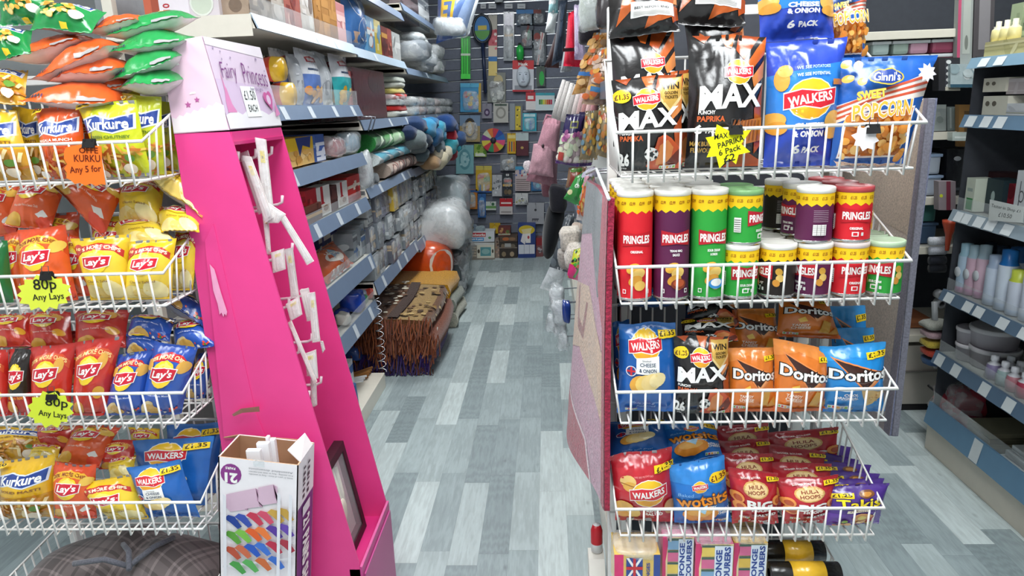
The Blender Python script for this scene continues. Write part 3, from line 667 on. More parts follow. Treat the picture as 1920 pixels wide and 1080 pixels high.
@art
def a_kurkure_yellow(): return kurkure('#e6b41e', 'SOLID MASTI', '#8a5a14', ['#d08a30', '#b8701e', '#e8b858', '#f0d8a0'], None, '#c9942a')
@art
def a_kurkure_green():
    a = Art(.9, '#1f8a45'); a.poly([(.1, .86), (.9, .86), (.9, .6), (.1, .62)], '#d8e2ee'); a.poly([(.12, .84), (.88, .84), (.88, .63), (.12, .65)], '#24418f'); a.text('Kurkure', .5, .74, .72, .17, WHT, bold=.05, shear=.1)
    a.blobs(.25, .2, .75, .52, 34, ['#e6c25a', '#d9a23a', '#f0d684', '#c98a2c'], .03, .07, 4); a.ell(.78, .26, .1, .08, '#eee6dc'); a.rect(.55, .05, .66, .12, '#f0c92a'); return a
def flatpack(bg, side, seed):
    a = Art(.55, bg); rg = random.Random(seed)
    a.blobs(.5, .28, .95, .52, 6, ['#e8b85a', '#f0cf7a', '#f3e3b8'], .04, .07, seed)
    for k in range(5): a.ell(.08 + k * .035, .06, .012, .016, rg.choice(['#2a2a2e', '#5a2a4a', '#2a3a5a']), seg=8)
    a.rect(.62, .03, .94, .06, side); return a
@art
def a_flat_orange(): return flatpack('#dd5a22', '#a29f9e', 3)
@art
def a_flat_green(): return flatpack('#229148', '#a09f9f', 5)
def lays_art(bg, bg2, banner, bcol, flav, fcol, extra):
    a = Art(1.38, bg); a.ell(.5, .62, .52, .62, bg2)
    a.poly([(.06, .92), (.2, 1.07), (.5, 1.13), (.8, 1.07), (.95, .92), (.95, 1.06), (.8, 1.2), (.5, 1.26), (.2, 1.2), (.06, 1.06)], banner); a.text('20% MORE CHIPS', .5, 1.185, .80, .075, bcol, bold=.03, arch=.12)
    extra(a); lays(a, .48, .87, .25); a.text(flav, .5, .47, .5, .055, fcol, bold=.01); a.rect(0, .0, 1, .05, bg); return a
def ex_plain(a): a.ell(.26, .18, .24, .2, '#efd98a', rot=.4); a.ell(.50, .14, .22, .16, '#e8c868', rot=-.3); a.ell(.74, .24, .2, .26, '#f2e0a0', rot=.5); a.ell(.14, 1.14, .08, .1, '#b8382c'); a.text('10', .14, 1.14, .08, .06, '#f4e6a0', bold=.03)
@art
def a_lays_yellow(): return lays_art('#e3b81e', '#f0cd3a', '#c22f28', '#fbeecb', 'Classic Salted', '#8a5a12', ex_plain)
def ex_orange(a): a.ell(.2, .16, .2, .15, '#e9b348', rot=.5); a.poly([(.7, .3), (.84, .42), (.92, .30), (.80, .2)], '#e9e3dc'); a.ell(.84, .14, .14, .12, '#e84a2c'); a.ell(.86, 1.02, .13, .1, '#ecc050', rot=.3)
@art
def a_lays_orange(): return lays_art('#d94a1e', '#e85f28', '#f0b52a', '#8a2c14', 'West Indies Hot n Sweet Chilli', '#f8d8c0', ex_orange)
def ex_red(a): a.ell(.26, .16, .2, .14, '#e6a640', rot=.3); a.ell(.8, .46, .12, .12, '#f0ac2c'); a.ell(.7, .2, .16, .14, '#d23a24'); a.ell(.76, 1.0, .1, .14, '#e8ab48')
@art
def a_lays_red(): return lays_art('#c32a22', '#cf3428', '#d8512c', '#f6d48a', 'Spanish Tomato Tango', '#fbdcd0', ex_red)
def ex_blue(a): a.ell(.22, .18, .2, .12, '#ecd398', rot=.7); a.ell(.36, .14, .18, .12, '#dfae55', rot=-.4); a.ell(.86, 1.0, .13, .12, '#e2a948'); a.ell(.12, 1.0, .09, .1, '#e2a948'); a.blobs(.5, .06, .9, .2, 8, ['#d8402c', '#e8e4e0', '#3a8a3a'], .02, .04, 6)
@art
def a_lays_blue(): return lays_art('#24489f', '#2c58b4', '#c8202c', '#f8e8b0', "India's Magic Masala", '#e6ecfa', ex_blue)
@art
def a_lays_black():
    a = Art(1.38, '#b8241e'); a.poly([(.2, 1.38), (.9, 1.38), (1, .5), (.1, .5)], '#241a16'); lays(a, .5, .86, .26); a.text('Sizzlin hot', .5, .42, .6, .08, '#f0a02c', bold=.03, shear=.2); a.ell(.3, .2, .24, .14, '#e0a040'); return a
@art
def a_green_plain():
    a = Art(1.38, '#1f6a34'); lays(a, .5, .86, .24); a.ell(.4, .24, .3, .18, '#e0b24e'); return a

def tube_art(bg, A, flav, price, small=False, turn=0.0, dish=None, back=False):
    """Wrap-round label; x runs once round the tube, .5 faces the front."""
    a = Art(A, bg, 48, 6); u = 1 / (math.pi * 2); top = A
    zz = [(0, top)] ; yb = top - (.155 if not small else .125)
    zig = [(i / 24, yb + (.018 if i % 2 else -.008)) for i in range(25)]
    a.poly([(0, top)] + zig + [(1, top)], '#f5c81e')
    for k in range(12): a.text(price, (k + .5 + turn * 12) % 12 / 12, top - (.07 if not small else .06), .050, .030, '#9a5a12', bold=.03)
    cx = .5 + turn; yl = top * (.57 if not small else .47); w = .245
    if not back or small:
        a.poly([(cx - w * .55, yl - .055), (cx, yl - .035), (cx + w * .55, yl - .055), (cx + w * .56, yl + .085), (cx, yl + .062), (cx - w * .56, yl + .085)], '#b51f2c' if bg != '#d8232e' else '#c01c28')
        a.text('PRINGLES', cx, yl + .012, w, .075 if not small else .07, WHT, bold=.035)
        a.text(flav[0], cx, yl - .10, .11, .024, WHT, bold=.04)
        if len(flav) > 1: a.text(flav[1], cx, yl - .135, .06, .024, WHT, bold=.04)
    if not small:
        for dx, dy, r, c in [(-.03, .30, .065, '#e7b046'), (.02, .25, .06, '#f0c970'), (-.01, .18, .065, '#e0a03c'), (.03, .13, .05, '#edbf60')]: a.ell(cx + dx, top * dy * 1.0, r, .045, c, rot=.5)
        if dish: a.ell(cx + .03, .13, .07, .05, dish[0]); a.ell(cx + .03, .14, .05, .035, dish[1])
        for dx in (-.11, .10): a.rect(cx + dx - .016, .045, cx + dx + .016, .085, WHT); a.rect(cx + dx - .01, .052, cx + dx + .01, .078, bg)
    else:
        a.rect(cx - .035, .035, cx + .02, .075, WHT); a.rect(cx - .025, .042, cx + .01, .068, bg); a.rect(cx + .04, .04, cx + .06, .07, '#d8d8d4')
        for dx, dy, r, c in [(.19, .3, .03, '#e7b046'), (.20, .22, .035, '#f0c970'), (.17, .16, .03, '#d9963c')]: a.ell(cx + dx, dy * A * 1.7, r, .035, c, rot=.5)
        x = cx - .22; a.rect(x - .03, A * .22, x + .03, A * .52, '#ece9e4')
        for k in range(6): a.rect(x - .026, A * .24 + k * A * .045, x + .026, A * .255 + k * A * .045, '#55524e')
        x = cx - .40
        for k in range(7): a.rect(x - .06, A * .62 - k * .016, x + .06, A * .625 - k * .016, '#d8d0d4')
        a.rect(x - .06, A * .12, x + .045, A * .34, '#ece9e4')
        for k in range(5): a.rect(x - .056, A * .14 + k * A * .04, x + .04, A * .145 + k * A * .04, '#77706e')
        for k in range(3): a.rect(x - .03 + k * .03, A * .12, x - .027 + k * .03, A * .34, '#77706e')
    return a.done()

# ================================================================== right rack: packs in the wire baskets
def B(kind, px, Y0, Y1, T, label, group=None, **k):
    name = k.pop('name', 'crisp_bag'); cat = k.pop('cat', 'crisp bag')
    left = px[3][0] < 600; front = 1.47 if left else 1.45
    if Y0 > 1.535: Y0, Y1 = Y0 + .012, Y1 + .012
    lo = front + .016 + T * 1.08; Y0, Y1 = max(Y0, lo), max(Y1, lo)
    q = quad(px, Y0, Y1)
    for p in q[:2]:                                                  # the foot of a pack stands on the basket's base wires
        for zf in ((1.374, 1.095, .810, .528) if left else (1.352, 1.083, .806, .521)):
            if zf - .09 < p[2] < zf + .005: p[2] = zf + .005
    return bag(name, kind(), q, T, label, group, cat, **k)
G1 = 'sharing packs in the popcorn basket'
B(a_max_back, [(1250, -45), (1402, -42), (1398, 48), (1256, 44)], 1.60, 1.66, .035, 'black and orange crisp pack with a white label panel, topmost on the tube rack', G1, name='multipack', cat='crisp multipack', back='#2a2422')
B(a_max_back, [(1138, -18), (1268, -30), (1275, 62), (1140, 72)], 1.56, 1.60, .04, 'black and orange crisp pack slumped above the front black bag in the popcorn basket', G1, name='multipack', cat='crisp multipack', back='#2a2422')
B(a_max_back, [(1280, 30), (1392, 26), (1404, 130), (1292, 140)], 1.63, 1.64, .03, 'crumpled black and orange pack tucked behind the large six pack', G1, name='multipack', cat='crisp multipack', back='#2a2422')
B(a_max_six, [(1143, 66), (1263, 58), (1282, 268), (1150, 275)], 1.56, 1.58, .035, 'black crisp pack standing behind the front one in the popcorn basket, its top folded over', G1, name='multipack', cat='crisp multipack', back='#2a2422')
B(a_max, [(1228, 138), (1297, 130), (1300, 316), (1240, 318)], 1.545, 1.55, .02, 'black crisp bag half hidden between the two big black packs, gold corner showing', G1, back='#2a2422')
B(a_max, [(1146, 152), (1281, 136), (1279, 318), (1159, 321)], 1.487, 1.50, .032, 'black crisp bag with gold win corner and football print in the popcorn basket', G1, back='#2a2422')
B(a_max_six, [(1290, 66), (1436, 68), (1424, 313), (1284, 316)], 1.50, 1.53, .045, 'large black and orange six pack behind the yellow star price card', G1, name='multipack', cat='crisp multipack', back='#2a2422')
B(a_popcorn, [(1535, -32), (1626, -22), (1622, 112), (1556, 116)], 1.60, 1.63, .03, 'blue popcorn bag peeking up behind the blue six pack', G1, name='popcorn_bag', cat='popcorn bag', back='#2a56a0')
B(a_walkers_six, [(1408, -92), (1566, -88), (1563, 72), (1426, 78)], 1.575, 1.62, .045, 'blue cheese and onion six pack lying on top of the standing one', G1, name='multipack', cat='crisp multipack', back='#27409f')
B(a_walkers_six, [(1436, 80), (1590, 66), (1560, 313), (1430, 316)], 1.495, 1.53, .048, 'blue cheese and onion six pack standing in the popcorn basket', G1, name='multipack', cat='crisp multipack', back='#27409f')
B(a_popcorn, [(1562, 108), (1759, 101), (1697, 314), (1557, 313)], 1.485, 1.52, .035, 'wide blue sweet popcorn bag with a window of orange kernels in the popcorn basket', G1, name='popcorn_bag', cat='popcorn bag', back='#2a56a0')

# ---- crisp tubes
def ring_grid(r, h, n=48, rows=6):
    an = np.linspace(0, 1, n + 1)
    return np.array([[(r * math.sin((t - .5) * 2 * math.pi), -r * math.cos((t - .5) * 2 * math.pi), h * j / rows) for t in an] for j in range(rows + 1)])
CANS = {}
def tube(key, bg, flav, small, x, y, z, label, turn=0.0, lid='#e6e4dd', dish=None, group='crisp tubes in the tube basket'):
    r, h = (.0372, .232) if not small else (.0368, .1135)
    k = (key, small, turn, lid)
    if k not in CANS:
        A = h / (2 * math.pi * r); G = ring_grid(r, h - .012); G[:, :, 2] += .006
        a = tube_art(bg, (h - .012) / (2 * math.pi * r), flav, '£1.25' if small else '£2.99', small, turn, dish)
        mb = MB(); on_grid(mb, G, a, eps=.00018); o = mb.build('crisp_tube', CARD, origin=(0, 0, 0), custom=True)
        MB().lathe([(r - .004, .001), (r + .0006, .0), (r + .0009, .005), (r, .0065)], (0, 0, 0), '#c8c8c6', 32).build('metal_rim', STEEL, o)
        MB().lathe([(r, h - .0065), (r + .0004, h - .004), (r - .001, h - .002), (0, h - .003)], (0, 0, 0), '#d9d7d0', 32).build('foil_seal', STEEL, o)
        MB().lathe([(r + .0002, h - .010), (r + .0014, h - .009), (r + .0014, h + .0005), (r - .001, h + .002), (r - .005, h - .0005), (0, h - .0008)], (0, 0, 0), lid, 32).build('lid', PLAS, o)
        CANS[k] = o; o.location = (x, y, z); put(o, label, 'crisp tube', group); return o
    return dup(CANS[k], (x, y, z), None, label, group, 'crisp tube')
ZB = 1.083 + .003
FR = [(1190, 'red', '#d8232e', ['ORIGINAL'], None, 0.0), (1259, 'plum', '#5c2048', ['TEXAS BBQ', 'SAUCE'], ('#8a3a24', '#c25a34'), .015), (1327, 'green', '#2f9e3c', ['SOUR CREAM', '& ONION'], ('#3a8fd0', '#f4f4f0'), .02)]
ROW = ['front', 'second', 'third', 'rearmost']
for px, nm, bg, fl, dish, turn in FR:
    x0 = at(px, 470, 1.50)[0]
    for k in range(4):
        y = 1.501 + k * .0775
        tube(nm, bg, fl, False, x0 + k * .0012, y, ZB, f'tall {nm} crisp tube, {ROW[k]} in its row in the tube basket' if k else f'tall {nm} crisp tube with yellow price band, front of its row in the tube basket', turn if k == 0 else turn, dish=dish)
LO = [(1387, 'small green', '#2f9e3c', ['SOUR CREAM', '& ONION'], .02, '#e6e4dd'), (1456, 'small black', '#26201e', ['HOT', 'SPICY'], -.22, '#e6e4dd'), (1522, 'small plum', '#5c2048', ['TEXAS BBQ', 'SAUCE'], -.16, '#e6e4dd'), (1589, 'small red', '#d8232e', ['ORIGINAL'], .01, '#d8c8c4'), (1655, 'pale lidded', '#2f9e3c', ['SOUR CREAM', '& ONION'], -.13, '#a9bfa0')]
for px, nm, bg, fl, turn, lid in LO:
    x0 = at(px, 520, 1.50)[0]
    for k in range(3):
        tube(nm, bg, fl, True, x0, 1.501 + k * .0775, ZB, f'{nm} crisp tube in the lower layer of the tube basket, {ROW[k]} of its row', turn, lid)
ZU = ZB + .1155
UP = [(1394, 'small green', '#2f9e3c', ['SOUR CREAM', '& ONION'], .13, '#7fae74', [0, 1]), (1526, 'small plum', '#5c2048', ['TEXAS BBQ', 'SAUCE'], .40, '#e6e4dd', [0, 1]), (1597, 'small red', '#d8232e', ['ORIGINAL'], -.02, '#b7474a', [0, 1, 2])]
for px, nm, bg, fl, turn, lid, ks in UP:
    x0 = at(px, 420, 1.50)[0]
    for k in ks: tube(nm + ' upper', bg, fl, True, x0, 1.501 + k * .0775, ZU, f'{nm} crisp tube in the upper layer of the tube basket, {ROW[k]} of its row', turn, lid)
tube('small plum turned', '#5c2048', ['TEXAS BBQ', 'SAUCE'], True, at(1497, 420, 1.58)[0], 1.578, ZU, 'small plum crisp tube turned sideways and set back on the upper row', -.16, '#e6e4dd')
tube('small black back', '#26201e', ['HOT', 'SPICY'], True, at(1462, 420, 1.655)[0], 1.656, ZU, 'small black crisp tube at the back of the upper row, ingredients side out', .38, '#e6e4dd')

G3 = 'crisp bags in the tortilla chip basket'
Y3 = 1.49
B(a_walkers_blue, [(1148, 604), (1180, 600), (1186, 788), (1152, 790)], 1.57, 1.57, .02, 'blue crisp bag squeezed in behind the cheese and onion bag in the tortilla chip basket', G3, back='#1c5fae')
B(a_walkers_blue, [(1158, 574), (1282, 570), (1284, 600), (1160, 606)], 1.55, 1.66, .03, 'blue crisp bag lying flat above the cheese and onion bag in the tortilla chip basket', G3, back='#1c5fae')
B(a_doritos_orange, [(1366, 578), (1452, 578), (1470, 668), (1366, 664)], 1.57, 1.60, .03, 'orange tortilla chip bag leaning behind the left front one', G3, back='#b9b9bb')
B(a_doritos_orange, [(1460, 556), (1553, 558), (1577, 636), (1454, 632)], 1.56, 1.60, .03, 'orange tortilla chip bag slumped behind the right front one, white fold at its foot', G3, back='#b9b9bb')
B(a_max, [(1284, 562), (1384, 560), (1386, 612), (1282, 614)], 1.56, 1.62, .03, 'black and orange crisp bag lying back with its football print showing, tortilla chip basket', G3, back='#2a2422')
B(a_max, [(1276, 598), (1376, 594), (1384, 640), (1278, 640)], 1.53, 1.56, .02, 'second black and orange crisp bag folded just behind the front one, tortilla chip basket', G3, back='#2a2422')
B(a_doritos_blue, [(1556, 574), (1622, 573), (1634, 720), (1560, 722)], 1.64, 1.66, .02, 'blue tortilla chip bag farthest back of three, tortilla chip basket', G3, back='#b9b9bb')
B(a_doritos_blue, [(1566, 616), (1638, 613), (1646, 752), (1566, 756)], 1.57, 1.585, .02, 'blue tortilla chip bag in the middle of three, tortilla chip basket', G3, back='#b9b9bb')
B(a_doritos_orange, [(1362, 652), (1452, 650), (1452, 795), (1366, 796)], 1.50, 1.515, .028, 'orange tangy cheese tortilla chip bag next to the black crisp bag, front row', G3, back='#b9b9bb')
B(a_doritos_orange, [(1450, 634), (1562, 658), (1542, 795), (1447, 795)], 1.485, 1.50, .034, 'orange tangy cheese tortilla chip bag next to the blue one, front row', G3, back='#b9b9bb')
B(a_doritos_blue, [(1536, 650), (1661, 641), (1655, 796), (1538, 792)], 1.482, 1.50, .034, 'bright blue tortilla chip bag at the front of the tortilla chip basket', G3, back='#b9b9bb')
B(a_max, [(1263, 632), (1366, 629), (1368, 794), (1264, 796)], 1.487, 1.50, .03, 'black crisp bag with gold win corner in the tortilla chip basket', G3, back='#2a2422')
B(a_walkers_blue, [(1160, 606), (1266, 603), (1274, 793), (1156, 794)], 1.485, 1.52, .04, 'blue cheese and onion crisp bag with flag roundel in the tortilla chip basket', G3, back='#1c5fae')

G4 = 'snack bags in the hoop snack basket'
B(a_walkers_blue, [(1140, 790), (1250, 786), (1262, 852), (1142, 866)], 1.56, 1.64, .035, 'blue cheesy crisp bag lying behind the red ready salted one', G4, back='#1c5fae')
B(a_wotsits, [(1238, 788), (1342, 790), (1356, 856), (1250, 870)], 1.55, 1.63, .035, 'blue cheesy puff bag lying back behind the front one, white seal showing', G4, back='#1c5fae')
for i, (q, y, lb) in enumerate([([(1336, 800), (1440, 792), (1446, 880), (1340, 885)], 1.66, 'dark red snack bag deepest in the row next to the puff bags'), ([(1344, 826), (1442, 822), (1450, 905), (1350, 910)], 1.60, 'red hoop snack bag third in the row next to the puff bags'), ([(1350, 850), (1448, 850), (1456, 940), (1360, 940)], 1.545, 'red hoop snack bag second in the row next to the puff bags'),
                                ([(1432, 812), (1572, 800), (1572, 880), (1440, 890)], 1.68, 'dark red snack bag deepest in the row next to the purple bags'), ([(1426, 832), (1548, 846), (1546, 930), (1436, 930)], 1.60, 'red hoop snack bag third in the row next to the purple bags'), ([(1440, 866), (1560, 870), (1556, 960), (1450, 960)], 1.545, 'red hoop snack bag second in the row next to the purple bags')]):
    B(a_hula, q, y, y + .02, .022, lb + ', hoop snack basket', G4, back='#b9b9bb')
for i, (xl, yl, xr, yr) in enumerate([(1496, 822, 1596, 838), (1506, 840, 1610, 862), (1520, 862, 1634, 872), (1530, 880, 1650, 888), (1540, 897, 1658, 897)]):
    B(a_takis, [(xl, yl), (xr, yr), (xr - 12, yr + 112), (xl + 6, yl + 105)], 1.70 - i * .043, 1.715 - i * .043, .014, ['purple snack bag at the very back of its row', 'purple snack bag second from the back of its row', 'purple snack bag in the middle of its row', 'purple snack bag third from the front of its row', 'purple snack bag right behind the front one'][i] + ', hoop snack basket', G4, back='#3a2168')
B(a_takis, [(1550, 914), (1668, 905), (1645, 1012), (1543, 1002)], 1.482, 1.50, .026, 'purple snack bag with yellow lettering at the front of the hoop snack basket', G4, back='#3a2168')
B(a_hula, [(1455, 898), (1573, 890), (1549, 1000), (1466, 998)], 1.492, 1.51, .03, 'red hoop snack bag beside the purple bag, front of the hoop snack basket', G4, back='#b9b9bb')
B(a_hula, [(1364, 874), (1458, 886), (1458, 1003), (1371, 1004)], 1.485, 1.505, .032, 'red hoop snack bag beside the blue puff bag, front of the hoop snack basket', G4, back='#b9b9bb')
B(a_wotsits, [(1248, 874), (1358, 852), (1371, 1001), (1264, 1004)], 1.48, 1.505, .036, 'blue cheesy puff bag with orange lettering in the hoop snack basket', G4, back='#1c5fae')
B(a_walkers_red, [(1143, 855), (1260, 838), (1266, 1007), (1154, 1006)], 1.483, 1.515, .04, 'red ready salted crisp bag at the front of the hoop snack basket', G4, back='#b9b9bb')

# ---- price cards clipped to the rims
def clip(o, px, Y, w=.026, h=.017):
    p = at(px[0], px[1], Y); mb = MB()
    mb.prism([(Y - .010, p[2] - h * .55), (Y + .012, p[2] - h * .55), (Y + .002, p[2] + h * .5), (Y - .001, p[2] + h * .5)], 0, p[0] - w / 2, p[0] + w / 2, '#161616')
    mb.tube([(p[0] - w * .3, Y - .004, p[2] + h * .2), (p[0] - w * .3, Y - .001, p[2] + h * 1.2), (p[0] + w * .3, Y - .001, p[2] + h * 1.2), (p[0] + w * .3, Y - .004, p[2] + h * .2)], .0009, '#444444', 5)
    return fixn(mb.build('binder_clip', MATTE, o))
NEONY, NEONO = '#f2ee1e', '#f4762a'
def outline_card(name, pts, Y, col, lines, label, tilt=0.0, clip_px=None, th=.0006, cat='price card', group='handwritten price cards', ink='#2a2a22'):
    """A cut card hanging on the rim; pts image points, lines: (text, px x, px y, px width, px height, rotation)."""
    P = [at(x, y, Y + tilt * (y - pts[0][1]) * 1e-4) for x, y in pts]
    n = len(P); mb = MB(); F = [tuple(range(n))[::-1], tuple(range(n, 2 * n))] + [(i, (i + 1) % n, n + (i + 1) % n, n + i) for i in range(n)]
    mb.add(P + [p + np.array([0, th, 0]) for p in P], F, col)
    for (tx, x, y, w, h, rot) in lines:
        V, TF, asp = text_mesh(tx, .012, .08); c, d = math.cos(rot), math.sin(rot)
        ctr = at(x, y, Y - .0006); sx = np.linalg.norm(at(x + w / 2, y, Y) - at(x - w / 2, y, Y)); sz = np.linalg.norm(at(x, y + h / 2, Y) - at(x, y - h / 2, Y))
        Q = V * np.array([sx, sz]); Q = np.stack([Q[:, 0] * c - Q[:, 1] * d, Q[:, 0] * d + Q[:, 1] * c], 1)
        mb.add([ctr + np.array([q[0], 0, q[1]]) for q in Q], TF, ink)
    o = fixn(mb.build(name, mat('neon_card', rough=.6, spec=.2, tint=.01))); put(o, label, cat, group)
    if clip_px: clip(o, clip_px, Y + .004)
    return o
def starpts(cx, cy, rx, ry, n, k=.78, rot=0.0, seed=1):
    rg = random.Random(seed)
    return [(cx + (rx if i % 2 == 0 else rx * k) * math.cos(rot + math.pi * i / n) * rg.uniform(.94, 1.04), cy + (ry if i % 2 == 0 else ry * k) * math.sin(rot + math.pi * i / n) * rg.uniform(.94, 1.04)) for i in range(2 * n)]
outline_card('price_card', [(1344, 233), (1370, 247), (1408, 244), (1390, 270), (1407, 285), (1385, 290), (1380, 308), (1367, 297), (1349, 316), (1343, 293), (1325, 295), (1333, 276), (1323, 258), (1340, 255)], 1.440, NEONY, [('MAX', 1352, 255, 26, 10, .12), ('PAPRIKA', 1370, 266, 50, 11, .3), ('6 Pack', 1368, 281, 42, 11, .28), ('£2', 1367, 296, 22, 14, .2)], 'yellow star price card reading MAX PAPRIKA 6 Pack £2 on the popcorn basket', clip_px=(1379, 243))
outline_card('price_card', starpts(1623, 259, 27, 26, 8, .72, .2, 4), 1.440, '#ebe6e6', [], 'blank white star card clipped in front of the popcorn bag', clip_px=(1636, 241))

# ---- sponges and bin rolls in the low basket
def sponge_art(txt, pal, vert=True):
    a = Art(1.6, '#d8246a', 1, 1); a.poly([(.12, 0), (1, 0), (1, 1.6), (.2, 1.6), (.1, .8)], '#efd9a8')
    for k, c in enumerate(pal): a.rect(.16, k * .4, .92, k * .4 + .3, c); a.rect(.16, k * .4 + .3, .92, k * .4 + .37, '#3f5a4a')
    a.rect(.50, 0, .98, 1.55, '#dfe6f0')
    if vert: a.text('SPONGE', .62, .80, 1.25, .17, '#24408f', rot=1.5708, bold=.04); a.text('SCOURERS', .84, .80, 1.45, .17, '#24408f', rot=1.5708, bold=.04)
    return a.done()
SP = {'multi': sponge_art('', ['#7fa6c9', '#e9c85a', '#d8638f', '#7fa6c9']), 'pink': sponge_art('', ['#e9c85a', '#7fa6c9', '#d8638f', '#e9c85a']), 'yellow': sponge_art('', ['#7fa6c9', '#d8638f', '#e0b84a', '#d8638f'])}
def sponge_pack(px, Y, dz, top, kind, label, depth=.10):
    TL, TR = px; a = at(*TL, Y); b = at(*TR, Y); z1 = (a[2] + b[2]) / 2; z0 = z1 - dz
    mb = MB(); slab(mb, [(a[0], Y, z0), (b[0], Y, z0), (b[0], Y, z1), (a[0], Y, z1)], depth, SP[kind], top)
    for k in (1, 2): mb.box(a[0] + .004, b[0] - .004, Y + depth * k / 3 - .001, Y + depth * k / 3 + .001, z1, z1 + .0008, '#8a6a3a')
    o = put(mb.build('sponge_pack', FILM), label, 'sponge pack', 'sponge scourer packs')
    f = MB().blob(((a[0] + b[0]) / 2, Y + depth / 2, z1 - .004), ((b[0] - a[0]) / 2 + .001, depth / 2 + .003, .016), '#dddddd', 16, 8, .08, 3, sq=.4); f.build('wrapper_fold', CLEAR, o); return o
sponge_pack(((1243, 1008), (1302, 1006)), 1.475, .13, '#e2709a', 'multi', 'wrapped sponge scourer pack with blue upright lettering between the flag pack and the pink one')
sponge_pack(((1305, 1020), (1376, 1020)), 1.465, .13, '#e2809f', 'pink', 'pink topped sponge scourer pack')
sponge_pack(((1377, 1018), (1440, 1018)), 1.475, .13, '#e3bd62', 'yellow', 'yellow topped sponge scourer pack beside the bin rolls')
def flag_sponge(px0, px1, Y, z1, dz, label, rot=0):
    a = at(*px0, Y); b = at(*px1, Y); z1 = a[2]
    ar = Art(.8, '#e3bd62', 1, 1); ar.rect(0, 0, .2, .8, '#d8246a'); ar.rect(.86, 0, 1, .8, '#24408f'); ar.rect(.26, .34, .62, .74, '#24408f'); ar.poly([(.26, .34), (.32, .34), (.62, .74), (.56, .74)], '#f2f2f2'); ar.poly([(.56, .34), (.62, .34), (.32, .74), (.26, .74)], '#f2f2f2'); ar.rect(.41, .34, .47, .74, '#c8202c'); ar.rect(.26, .51, .62, .57, '#c8202c'); ar.text('SPONGES', .74, .4, .5, .08, '#24408f', rot=1.57, bold=.03); ar.done()
    mb = MB(); slab(mb, [(a[0], Y, z1 - dz), (b[0], Y, z1 - dz), (b[0], Y, z1), (a[0], Y, z1)], .09, ar, '#e3bd62'); mb.box((a[0] + b[0]) / 2 - .001, (a[0] + b[0]) / 2 + .001, Y, Y + .09, z1, z1 + .0008, '#9a7a3a')
    o = put(mb.build('sponge_pack', FILM), label, 'sponge pack', 'sponge scourer packs'); MB().blob(((a[0] + b[0]) / 2, Y + .045, z1 - .004), ((b[0] - a[0]) / 2 + .001, .048, .014), '#dddddd', 16, 8, .08, 5, sq=.4).build('wrapper_fold', CLEAR, o)
flag_sponge((1152, 1040), (1238, 1040), 1.455, 0, .11, 'wrapped yellow sponge pack with a small flag print')
def roll(px, Y, r, x0, x1, label):
    p = at(px[0], px[1], Y); mb = MB(); L_ = x1 - x0
    prof = [(.012, x0), (r * .96, x0), (r, x0 + .002), (r, x0 + L_ * .30), (r + .0006, x0 + L_ * .30), (r + .0006, x0 + L_ * .78), (r, x0 + L_ * .78), (r, x1 - .002), (r * .96, x1), (.012, x1)]
    cols = ['#191715', '#191715', '#191715', '#d8a92a', '#d8a92a', '#d8a92a', '#191715', '#191715', '#191715']
    mb.lathe(prof, (0, p[1], p[2]), cols, 28, axis=0)
    return put(fixn(mb.build('bin_bag_roll', FILM)), label, 'bin bag roll', 'black bin bag rolls')
a, b = at(1437, 1030, 1.53), at(1548, 1030, 1.53); roll((1490, 1034), 1.545, .027, a[0], b[0], 'black bin bag roll with gold band, rear of the two beside the sponges')
a, b = at(1443, 1075, 1.47), at(1578, 1075, 1.47); roll((1500, 1075), 1.475, .027, a[0], b[0] - .004, 'black bin bag roll with gold band, front of the two beside the sponges')

# ================================================================== left rack: packs in the wire baskets
H1 = 'corn snack bags in the offer basket'
SIL = '#939398'
def flat(kind, l, r, yt, yb, Yn, Yf, T, label, rise=0.006, group=H1, back='#e6e4e3'):
    """A bag lying in the heap: its near seal runs from image point l to r; the far seal lies deeper at Yf."""
    L_, R_ = at(*l, Yn), at(*r, Yn); h = np.array([0, Yf - Yn, rise])
    return bag('snack_bag', kind(), [L_, R_, R_ + h, L_ + h], T * 1.35, label, group, 'snack bag', back=back, slump=.25)
# lying heap, rearmost first
B(a_kurkure_green, [(-8, -30), (95, -34), (100, 44), (2, 52)], 1.60, 1.63, .035, 'green corn snack bag in the top corner of the heap, lettering upright', H1, name='snack_bag', cat='snack bag', back=SIL)
B(a_kurkure_green, [(66, 8), (200, 22), (172, 62), (56, 56)], 1.555, 1.62, .035, 'green corn snack bag lying face up with blue and white lettering, heap top', H1, name='snack_bag', cat='snack bag', back=SIL)
B(a_kurkure_green, [(-30, 52), (62, 58), (58, 100), (-28, 122)], 1.545, 1.61, .03, 'green corn snack bag at the frame edge of the heap, lettering tilted', H1, name='snack_bag', cat='snack bag', back=SIL)
flat(a_flat_orange, (160, 62), (255, 38), 0, 0, 1.60, 1.67, .02, 'small orange snack bag corner wedged under the topmost green bag')
flat(a_flat_orange, (10, 116), (142, 72), 0, 0, 1.56, 1.66, .024, 'orange snack bag with silver back lying below the lettered green one')
flat(a_flat_orange, (50, 152), (190, 82), 0, 0, 1.535, 1.66, .030, 'orange snack bag tipped steeply across the heap, silver underside out')
flat(a_flat_green, (190, 70), (342, 34), 0, 0, 1.60, 1.69, .024, 'topmost green snack bag of the silver backed heap, end flipped up', rise=.012)
flat(a_flat_green, (196, 96), (343, 76), 0, 0, 1.575, 1.68, .022, 'green snack bag second from the top of the silver backed heap', rise=.012)
flat(a_flat_green, (202, 146), (324, 104), 0, 0, 1.55, 1.67, .026, 'green snack bag third from the top of the silver backed heap', rise=.012)
flat(a_flat_orange, (84, 152), (216, 126), 0, 0, 1.535, 1.65, .026, 'orange snack bag in the middle of the heap, silver underside out')
